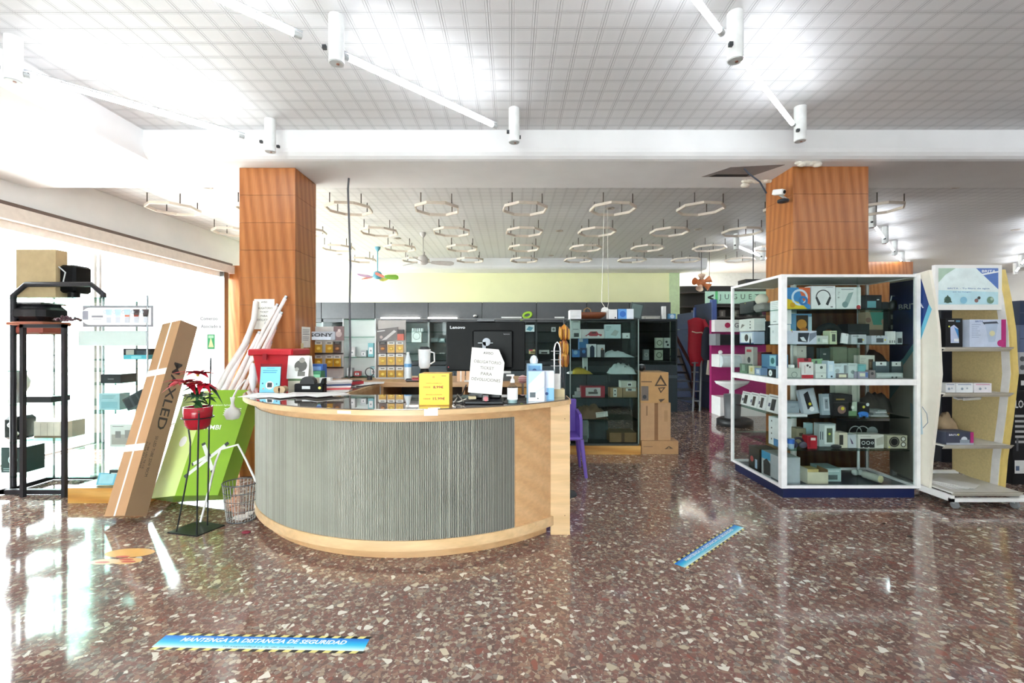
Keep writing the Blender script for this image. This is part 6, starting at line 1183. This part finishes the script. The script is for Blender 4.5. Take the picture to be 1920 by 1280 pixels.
# ---------------------------------------------------------------- filter stand
fs_ = thing('filter_stand', (4.24, 4.35, 0), 'tall curved white display stand on casters with a blue lettered header', 'stand')
XA, XB = 3.93, 4.55
prof = [(.13, 4.22), (.4, 4.20), (.8, 4.15), (1.2, 4.11), (1.6, 4.13), (1.9, 4.17), (2.17, 4.22)]
body = [(y, z) for z, y in prof]+[(4.66, 2.12), (4.66, .18)]
crm = M('#efe9da', .45, var=.02); ivo = M('#e8d58a', .5, var=.03)
def stand_side(x0, x1, nm, inner):
    m = MB(); m.prism(body, x0, x1, crm, 'x'); m.build(nm, fs_)
    n = len(prof); m = MB(); sgn = x0-.001 if inner == 'L' else x0-.0015
    return sgn
stand_side(XA-.025, XA, 'left_side_panel', 'L'); 
m = MB(); m.prism([(y+.06, z) for z, y in prof]+[(4.66, 2.12), (4.66, .18)], XB, XB+.02, M('#d2bf8c', .55, var=.08, sc=60), 'x'); m.build('right_side_panel', fs_)
m = MB(); m.prism([(y, z) for z, y in prof]+[(y+.07, z) for z, y in prof[::-1]], XB-.004, XB+.024, M('#e6e4e2', .4), 'x'); m.build('right_trim', fs_)
m = MB(); m.prism([(y-.02, z) for z, y in prof]+[(y, z) for z, y in prof[::-1]], XB+.0, XB+.05, M('#e2c878', .45), 'x'); m.build('yellow_edge', fs_)
# printed left panel (on the outer face)
xo = XA-.026
def sp(pts, c, k=0): 
    m = MB(); m.flat([(xo-.0004*k, y, z) for y, z in pts], c); return m
sp([(4.66, 2.1), (4.30, 2.1), (4.22, 1.85), (4.33, 1.55), (4.5, 1.33), (4.66, 1.2)], M('#1f3f86', .4), 1).build('blue_print', fs_)
sp([(4.22, 1.85), (4.19, 1.8), (4.31, 1.5), (4.5, 1.26), (4.66, 1.12), (4.66, 1.2), (4.5, 1.33), (4.33, 1.55)], M('#6fc4e0', .4), 1).build('cyan_stripe', fs_)
sp([(4.66, 1.2), (4.5, 1.3), (4.5, 1.1), (4.66, .9)], M('#9ccad4', .4), 2).build('pale_print', fs_)
m = MB(); m.X = fr((xo-.0015, 4.62, 0), -PI/2); m.text('BRITA', M('#e8eef6', .4), .21, 1.845, 0, w=.28, h=.055, bold=.02); m.build('lettering', fs_)
sp([(4.42, .9), (4.30, .86), (4.28, .62), (4.40, .58)], M('#c8dce4', .4), 2).build('jug_print', fs_)
m = MB(); m.tube([(xo, 4.29, .88), (xo-.001, 4.24, .82), (xo-.001, 4.23, .74), (xo-.001, 4.28, .68)], .003, M('#8a98a4', .4), 6); m.build('jug_handle_print', fs_)
# header
m = MB(); hy = 4.19; x0, x1 = XA+.01, XB-.02; z0, z1 = PZ(573, 4.2), PZ(501, 4.2); W, H = x1-x0, z1-z0
m.box(XA, XB, hy-.005, hy+.03, z0-.04, z1+.02, white); m.build('header_board', fs_)
m = MB(); m.X = fr((x0, hy-.007, z0)); deco(m, W, H, [('r', .03, .03, .97, .97, '#bfe4ee'), ('p', [(.03, .4), (.03, .97), (.7, .97), (.97, .5), (.97, .35)], '#e4f2f2'), ('p', [(.03, .6), (.03, .97), (.3, .97), (.14, .8)], '#b4d0bc'), ('p', [(.62, .97), (.97, .97), (.97, .42)], '#5f80c4'), ('p', [(.7, .82), (.97, .9), (.97, .86), (.74, .79)], '#eef4fa'), ('t', 'BRITA', .82, .89, .22, '#f2f6fc', .07), ('t', 'BRITA - Tu filtro de agua', .5, .44, .66, '#7d9cc0', .05), ('t', 'en tu hogar', .4, .35, .3, '#7d9cc0', .04), ('c', .17, .15, .09, '#5d7c6c'), ('p', [(.11, .08), (.17, .28), (.24, .08)], '#3f5c50'), ('c', .42, .14, .09, '#8cc4dc'), ('c', .62, .13, .05, '#8a6a68'), ('c', .66, .2, .04, '#444c4c'), ('c', .84, .14, .09, '#6a8c78'), ('c', .86, .17, .04, '#a8c4b4')]); m.build('header_print', fs_)
for i, z in enumerate((1.445, 1.03, .555)):
    m = MB(); m.box(XA, XB, 4.10, 4.6, z-.012, z, M('#d6d4cc', .4)); m.build('shelf', fs_)
    m = MB(); m.prism([(4.09, z+.004), (4.10, z+.004), (4.13, z-.035), (4.12, z-.035)], XA+.01, XB+.01, M('#b9b4a6', .3), 'x'); m.build('shelf_lip', fs_)
m = MB(); m.box(XA, XB, 4.02, 4.6, .14, .155, M('#d0cec6', .4)); m.prism([(4.01, .158), (4.02, .158), (4.05, .115), (4.04, .115)], XA+.01, XB+.01, M('#b0aa9a', .3), 'x'); m.build('bottom_shelf', fs_)
m = MB(); m.box(XA-.03, XB+.03, 4.0, 4.03, .075, .105, white); m.box(XA-.03, XA, 4.0, 4.64, .075, .13, white); m.box(XB, XB+.03, 4.0, 4.64, .075, .13, white); m.box(XA-.03, XB+.03, 4.62, 4.65, .075, .18, white); m.build('base_frame', fs_)
for x in (XA+.05, XB-.03):
    for y in (4.05, 4.58):
        c_ = MB().cyl((x-.012, y, .034), (x+.012, y, .034), .033, M('#8d9092', .4), n=18).build('caster', fs_); MB().box(x-.02, x+.02, y-.012, y+.012, .05, .078, lgrey).build('caster_fork', c_)
carton((PX(1769, 4.16), 4.14, 1.446), .155, .265, .2, '#17191c', [('p', [(.3, .15), (.28, .7), (.5, .78), (.75, .65), (.8, .15)], '#b9c4e0'), ('p', [(.5, .7), (.75, .62), (.78, .3)], '#3f8cd0'), ('r', .5, .2, .78, .3, '#e8ecf0'), ('r', .15, .9, .5, .93, '#d8dce0'), ('r', .6, .87, .85, .94, '#4f7f9c'), ('c', .2, .72, .05, '#d8dc60')], 'black filter jug box on the top shelf of the curved stand')
carton((PX(1814, 4.14), 4.12, 1.446), .33, .255, .14, '#c9d4e8', [('p', [(.35, .9), (.75, .93), (.8, .85), (.4, .82)], '#3c4454'), ('p', [(.42, .84), (.78, .86), (.7, .2), (.52, .18)], '#b6c6dc'), ('c', .62, .5, .1, '#dcd8b0'), ('r', .87, 0, 1, 1, '#b8327c'), ('c', .85, .15, .12, '#c03a80'), ('t', 'BRITA', .26, .93, .22, '#5a6ea4', .06), ('l', .05, .8, .3, 7, '#a4b2cc')], 'pale blue filter jug box with a magenta edge on the curved stand')
for i, (a, b, c_) in enumerate(((1769, 1787, '#d8dadc'), (1789, 1820, '#e2e6e8'), (1822, 1855, '#e6e2e6'))): carton((PX(a, 4.16), 4.14, 1.031), PX(b, 4.16)-PX(a, 4.16), .085, .08, c_, [('r', .1, .82, .9, .9, '#7d8aa4' if i < 2 else '#c87a9c'), ('c', .35, .4, .14, '#8d9cac'), ('c', .65, .45, .1, '#a4b0bc')], 'small white filter box, %s of the three on the curved stand' % ['left', 'middle', 'right'][i], group='small filter boxes on the second shelf')
carton((PX(1770, 4.14), 4.12, .556), .25, .115, .14, '#3f4456', [('t', 'BRITA', .28, .78, .35, '#e8ecf4', .14), ('c', .45, .8, .08, '#d8d050'), ('c', .66, .4, .25, '#d4dae0'), ('r', .5, .1, .85, .4, '#8d98a4'), ('r', .88, 0, 1, 1, '#b8327c'), ('r', 0, 0, 1, .15, '#aab0ba')], 'dark filter cartridge box with a magenta edge on the lower shelf of the curved stand')
m = MB(); m.X = fr((4.33, 4.3, 1.0), .3, .35); m.box(-.12, .2, -.02, .02, -.05, -.035, M('#c4c6c8', .3)); m.box(-.05, .2, -.03, -.02, -.055, -.03, M('#e4e6e8', .3)); m.X = Matrix.Identity(4); m.box(4.3, 4.34, 4.29, 4.31, .97, 1.018, lgrey); tag(m.build('price_rail'), 'silver price rail hanging under the second shelf of the curved stand', 'rail')
sheets('leaflets', 'white leaflets on the bottom shelf of the curved stand', 'leaflets', [(4.1+.03*i, 4.25, .156+.0032*i, .2, .28, .2*i) for i in range(4)], ['#e8e8e6', '#dcdcd8'])
cloth('paper_bundle', 'beige crumpled paper behind the lower shelf of the curved stand', 'paper', 1768, 1805, 770, .556, 4.4, .15, '#b49c7c', 21)
# things behind the stand
tall(1765, 1800, 560, 5.6, .0, .3, '#1d222c', [('r', .1, .72, .9, .92, '#0f1116')], 'tall black cabinet behind the curved stand', cat='cabinet', name='black_cabinet')
tall(1905, 1990, 640, 6.3, .0, .5, '#20242e', [('r', 0, .93, 1, .98, '#3a4866')], 'dark shelving unit right of the curved stand', cat='cabinet', name='shelving_unit')
bkx = PX(1893, 4.75)
carton((bkx, 4.72, .001), .55, .98, .3, '#15171a', [('t', 'LOGO', .22, .86, .34, '#d8d8d8', .085)]+[('r', .04, .72-.055*i, .28-.03*(i % 2), .745-.055*i, '#b4b4b4') for i in range(6)]+[('r', .03, .12, .24, .26, '#dcdcda'), ('r', .05, .15, .12, .2, '#50607c'), ('r', .06, .36, .1, .5, '#55585c')], 'tall black carton with white lettering at the right edge of the picture', cat='carton', name='black_carton')
for i, (yt, yb, c_, L) in enumerate(((700, 737, '#17181b', 'black device box on top of the lettered black carton'), (660, 698, '#b7b9bc', 'silver device with round knobs above the black device box'), (610, 658, '#5d6c8c', 'slate blue case above the silver device'), (565, 608, '#2c3c58', 'navy blue case topmost at the right edge'))):
    z0 = PZ(yb+1, 4.9); z1 = PZ(yt, 4.9)
    if i == 0: z0 = .9815
    else: z0 = zprev+.001
    zprev = z1; carton((PX(1893, 4.9), 4.8, z0), .5, z1-z0, .25, c_, [('r', .02, .3, .1, .6, '#d8d8d8'), ('r', .3, .45, .9, .5, '#777a80')] if i == 0 else ([('c', .05, .7, .12, '#55585c'), ('c', .05, .3, .12, '#55585c')] if i == 1 else [('r', 0, .48, 1, .52, '#46546e')]), L)

# ---------------------------------------------------------------- right background
part = thing('blue_partition', (4.0, 10.6, 0), 'dark blue panelled partition in the back right of the shop', 'partition')
pb = M('#33456c', .5, var=.08); pb2 = M('#4a62a0', .45)
def wallseg(p, q, z0, z1, th, mat, nm):
    d = Vector((q[0]-p[0], q[1]-p[1], 0)).normalized(); n = Vector((-d.y, d.x, 0))*th
    m = MB(); m.prism([(p[0], p[1]), (q[0], q[1]), (q[0]+n.x, q[1]+n.y), (p[0]+n.x, p[1]+n.y)], z0, z1, mat); m.build(nm, part)
p0, p1, p2 = (PX(1270, 11.6), 11.6), (PX(1302, 10.7), 10.7), (PX(1334, 9.9), 9.9)
for a, b, zt in ((p0, p1, 2.2), (p1, p2, 2.36)):
    z = 0.0
    while z < zt-.05: wallseg(a, b, z+.008, min(zt, z+.6), .06, M('#28375a', .5, var=.1), 'panel'); z += .6
MB().box(p2[0], p2[0]+.1, 9.86, 9.98, 0, 2.42, pb2).build('end_post', part); MB().box(p1[0]-.03, p1[0]+.03, 10.62, 10.7, 0, 2.3, pb2).build('middle_post', part)
# toy sign
tsn = thing('toy_sign', (PX(1380, 10.8), 10.8, 2.38), 'mint green JUGUETES direction sign with an arrow above the blue partition', 'sign')
x0, x1, z0, z1 = PX(1323, 10.8), PX(1448, 10.8), PZ(569, 10.8), PZ(546, 10.8)
MB().box(x0, x1, 10.8, 10.84, z0, z1, M('#bfe6cf', .5)).build('board', tsn)
m = MB(); m.flat([(x0+.23, 10.797, z0), (x0+.29, 10.797, z0), (x0+.29, 10.797, z1), (x0+.23, 10.797, z1)], M('#5fc47a', .5)); m.build('green_stripe', tsn)
m = MB(); m.text('<', M('#1c2420', .5), x0+.12, (z0+z1)/2, 10.797, w=.14, h=.15, bold=.06); m.build('arrow', tsn)
m = MB(); m.text('JUGUETES', M('#33443c', .5), x0+.95, (z0+z1)/2, 10.797, w=1.25, h=.16, space=1.8); m.build('lettering', tsn)
for x in (x0+.1, x1-.1): MB().cyl((x, 10.82, z1), (x, 10.82, CEI), .006, dgrey, n=6).build('hanger', tsn)
# dark shelving behind
t = thing('dark_shelving', (6, 13, 0), 'dark brown shelving wall far behind the blue partition', 'shelving')
MB().box(4.72, 8.2, 13.0, 13.1, 0, 3.1, M('#26221f', .7)).build('back_board', t)
for z in (.5, 1.0, 1.5, 1.9, 2.2, 2.5, 2.9): MB().box(4.73, 8.2, 12.7, 13.0, z-.03, z, M('#3a332e', .6)).build('shelf', t)
for i in range(8): carton((5.1+.38*i, 12.72, 2.201), .16, .18, .1, '#5a544e', [('r', .3, .1, .6, .8, '#8a857c')], 'small dark toy box, %s along the dark shelving' % ['first', 'second', 'third', 'fourth', 'fifth', 'sixth', 'seventh', 'eighth'][i], group='toy boxes on the dark shelving')
# stair-ish treads and ladder, jacket
t = thing('dark_staircase', (3.9, 10.8, 0), 'dark staircase rising between the wall cabinets and the blue partition', 'staircase')
for i in range(6): MB().box(3.62, 4.25, 10.35+.2*i, 10.6+.2*i, .19*i+.15, .19*i+.19, M('#5d636c' if i < 3 else '#2a2528', .5)).build('tread', t)
MB().prism([(10.35, 0), (10.45, 0), (11.6, 1.2), (11.6, 1.32), (11.5, 1.32)], 4.25, 4.29, M('#3a2a26', .6), 'x').build('stringer', t)
MB().tube([(3.7, 10.35, 1.75), (3.95, 10.4, 1.3), (4.2, 10.5, .9), (4.24, 10.5, .2)], .035, M('#5a2c24', .6), 8).build('handrail', t)
t = thing('step_ladder', (PX(1308, 9.95), 9.9, 0), 'grey folding ladder leaning on the blue partition below the red jacket', 'ladder')
lx0, lx1 = PX(1299, 9.7), PX(1314, 9.65); alu = M('#7f8486', .35, .5)
for a, b in ((PX(1299, 9.7), PX(1305, 9.95)), (PX(1314, 9.65), PX(1319, 9.9))): MB().cyl((a, 9.7, 0), (b, 10.0, 1.22), .025, alu, n=8).build('rail', t)
for i in range(5): u = (i+1)/6; MB().box(lx0+.03+.06*u, lx1+.02+.05*u, 9.68+.3*u, 9.74+.3*u, 1.22*u, 1.22*u+.025, alu).build('rung', t)
t = thing('red_jacket', (PX(1313, 9.8), 9.85, 1.3), 'red jacket hanging on the edge of the blue partition', 'jacket')
m = MB(); jc = M('#a31528', .7, bump=.5); cx_, cy_ = PX(1313, 9.8), 10.0
pr = [(.05, 0), (.19, -.06), (.22, -.25), (.2, -.5), (.19, -.75), (.16, -1.05), (.1, -1.08)]
m.lathe([(r*(1+.12*math.sin(i*2.1)), z) for i, (r, z) in enumerate(pr)][::-1], (cx_, cy_, 2.03), jc, 14, .95, .45); m.build('body', t)
MB().tube([(cx_+.12, cy_-.05, 1.98), (cx_+.2, cy_-.08, 1.8), (cx_+.19, cy_-.1, 1.55)], .05, jc, 10).build('sleeve', t); MB().tube([(cx_-.14, cy_-.09, 1.72), (cx_-.05, cy_-.12, 1.69), (cx_+.06, cy_-.12, 1.70), (cx_+.12, cy_-.1, 1.66)], .014, M('#d4c0a8', .6), 6).build('belt_trim', t)
m = MB(); m.lathe([(.1, 0), (.16, .1), (.14, .5), (.06, .7), (.001, .72)], (PX(1326, 9.7), 9.72, 1.1), M('#121824', .8), 12, .8, .4); tag(m.build('dark_coat'), 'dark coat hanging beside the red jacket', 'coat')
m = MB(); m.X = fr((PX(1325, 9.8), 9.78, .78), .1, 0, .12); m.box(0, .1, 0, .05, 0, .42, M('#d8d0bc', .6)); m.X = fr((PX(1331, 9.8), 9.78, .76), .1, 0, .1); m.box(0, .14, 0, .06, 0, .4, M('#c0ac74', .6)); tag(m.build('hanging_bags'), 'cream and tan paper bags hanging on the blue partition post', 'bags')
MB
# magenta display wall
mg = thing('promo_display', (4.9, 9.3, 0), 'magenta and white promotional appliance display behind the corner showcase', 'display')
mgm = M('#a3286a', .5); x0, x1 = PX(1338, 9.35), PX(1475, 9.35)
MB().box(x0, x1, 9.45, 9.55, 0, 1.95, mgm).build('back_wall', mg)
MB().box(x0, x1, 9.05, 9.45, 0, .38, white).build('plinth', mg)
MB().box(x0, x1, 9.3, 9.45, 1.70, 1.95, white).build('header', mg)
m = MB(); m.cyl((PX(1364, 9.3), 9.30, 1.835), (PX(1364, 9.3), 9.29, 1.835), .055, M('#b82858', .5), n=20); m.build('round_emblem', mg)
m = MB(); m.text('LG', M('#77777c', .5), PX(1378, 9.3), 1.835, 9.295, w=.15, h=.1, bold=.02); m.build('lettering', mg)
MB().box(x0, x1, 9.1, 9.45, .98, 1.24, white).build('shelf_box', mg)
MB().box(x0-.07, x0+.02, 9.1, 9.4, 1.42, 1.66, M('#8d9296', .4)).build('side_plate', mg)
carton((x0+.02, 9.2, 1.425), .9, .22, .2, '#1a1e24', [('r', .05, .15, .95, .9, '#0e1218')], 'black wall mounted screen on the magenta display', 'screen', 'screen')
m = MB(); m.cyl((PX(1350, 9.1), 9.08, 1.1), (PX(1385, 9.1), 9.08, 1.1), .12, M('#d8e6e8', .3), n=20); tag(m.build('split_unit'), 'rounded white air conditioner on the magenta display', 'air conditioner')
m = MB(); m.ball((PX(1355, 9.1), 9.2, 1.28), .042, white); tag(m.build('white_ball'), 'small white ball on the shelf of the magenta display', 'ball')
m = MB(); m.lathe([(.001, 0), (.12, 0), (.06, .06), (.05, .56), (.3, .68), (.33, .73), (.001, .71)], (PX(1370, 8.8), 8.75, .001), white, 24, 1, .6); tag(m.build('wash_basin'), 'white shallow basin on a pedestal above the grey bin', 'basin')
t = thing('grey_bin', (PX(1377, 8.0), 8.1, 0), 'dark grey bin on a round black base beside the corner showcase', 'bin')
MB().lathe([(.001, 0), (.3, 0), (.3, .1), (.24, .13), (.001, .13)], (PX(1380, 8.05), 8.1, 0), M('#1f2022', .5), 28).build('round_base', t); MB().lathe([(.13, .13), (.15, .55), (.001, .56)], (PX(1376, 8.05), 8.1, 0), M('#55575a', .5), 20).build('body', t)
# ceiling mounted AC bar
m = MB(); m.box(PX(1398, 8.8), PX(1470, 8.8), 8.8, 9.1, PZ(533, 8.8), PZ(523, 8.8), M('#2b2f33', .4)); 
for x in (3.8, 4.9): m.cyl((PX(1420, 8.8)+(x-3.8)*.4, 8.95, PZ(523, 8.8)), (PX(1420, 8.8)+(x-3.8)*.4, 8.95, CEI), .01, dgrey, n=6)
tag(m.build('hanging_track'), 'black slim track hanging from the ceiling left of the right column', 'track')

# ---------------------------------------------------------------- floor decals
def decal(P0, ang, L, W, label, txt=True):
    X = fr((P0[0], P0[1], .0006), ang) @ Matrix.Rotation(-PI/2, 4, 'X')     # local x along, local z -> +y ground
    m = MB(); m.X = X; sk = W*.0
    def gradient():
        mt, nt, b, v = base('blue floor sticker', .3); return mt
    n = 12
    for i in range(n):
        u0, u1 = .14+.72*i/n, .14+.72*(i+1)/n
        f = i/(n-1); top = (30, 120, 215); mid = (40, 190, 235); bot = (225, 245, 250)
        c = [mid[k]+(top[k]-mid[k])*(f-.5)*2 if f > .5 else bot[k]+(mid[k]-bot[k])*f*2 for k in range(3)]
        h = '#%02x%02x%02x' % tuple(int(q) for q in c)
        m.flat([(0, 0, u0*W), (L, 0, u0*W), (L, 0, u1*W), (0, 0, u1*W)][::-1], M(h, .3, var=.01))
    k = int(L/.062); yl, bk_ = M('#e8dc8a', .35), M('#23241f', .35)
    for e, (a, b) in enumerate(((0, .14), (.86, 1))):
        for i in range(k*2):
            x0_, x1_ = L*i/(k*2), L*(i+1)/(k*2)
            m.flat([(x0_, 0, a*W), (x1_, 0, a*W), (x1_+W*.1, 0, b*W), (x0_+W*.1, 0, b*W)][::-1], yl if i % 2 == 0 else bk_)
    if txt:
        old = m.X; m.X = fr((P0[0], P0[1], .0012), ang) @ Matrix(((1, 0, 0, 0), (0, 0, 1, 0), (0, 1, 0, 0), (0, 0, 0, 1)))
        m.text('MANTENGA LA DISTANCIA DE SEGURIDAD', M('#eef6fa', .4), L*.5, W*.62, 0, w=L*.8, h=W*.25, bold=.03, shear=.2)
        m.text('tu seguridad es la de todos', M('#3a5a6c', .4), L*.5, W*.26, 0, w=L*.34, h=W*.11, shear=.2)
    # make every face point up
    for i, f in enumerate(m.f):
        a, b, c = (m.v[f[0]], m.v[f[1]], m.v[f[2]])
        if (b-a).cross(c-b).z < 0: m.f[i] = f[::-1]
    return tag(m.build('floor_sticker'), label, 'sticker')
decal((PX(280, 2.2), 2.195), -.028, 1.05, .125, 'blue safety distance sticker with striped edges, nearest on the floor')
decal((PX(1288, 2.975), 2.975), math.atan2(.645, .725), .97, .105, 'blue striped safety sticker lying diagonally right of the counter')
def flower_decal():
    m = MB(); c = (PX(230, 3.14), 3.14)
    for i, (dx, dy, rx, ry, cl) in enumerate(((0, .06, .17, .07, '#e8b060'), (.08, -.06, .1, .045, '#e8b878'), (-.06, -.07, .1, .04, '#ecc49a'))):
        m.flat([(c[0]+dx+rx*math.cos(2*PI*k/24), c[1]+dy+ry*math.sin(2*PI*k/24), .0006+.0003*i) for k in range(24)], M(cl, .35))
    for i, (dx, dy) in enumerate(((.06, -.04), (.1, -.07), (-.07, -.08), (0, 0))): m.flat([(c[0]+dx+.05*math.cos(2*PI*k/16), c[1]+dy+.014*math.sin(2*PI*k/16), .0018) for k in range(16)], M('#c8503c', .4))
    return m
tag(flower_decal().build('floor_sticker'), 'worn orange and red sticker on the floor in front of the brown carton', 'sticker')
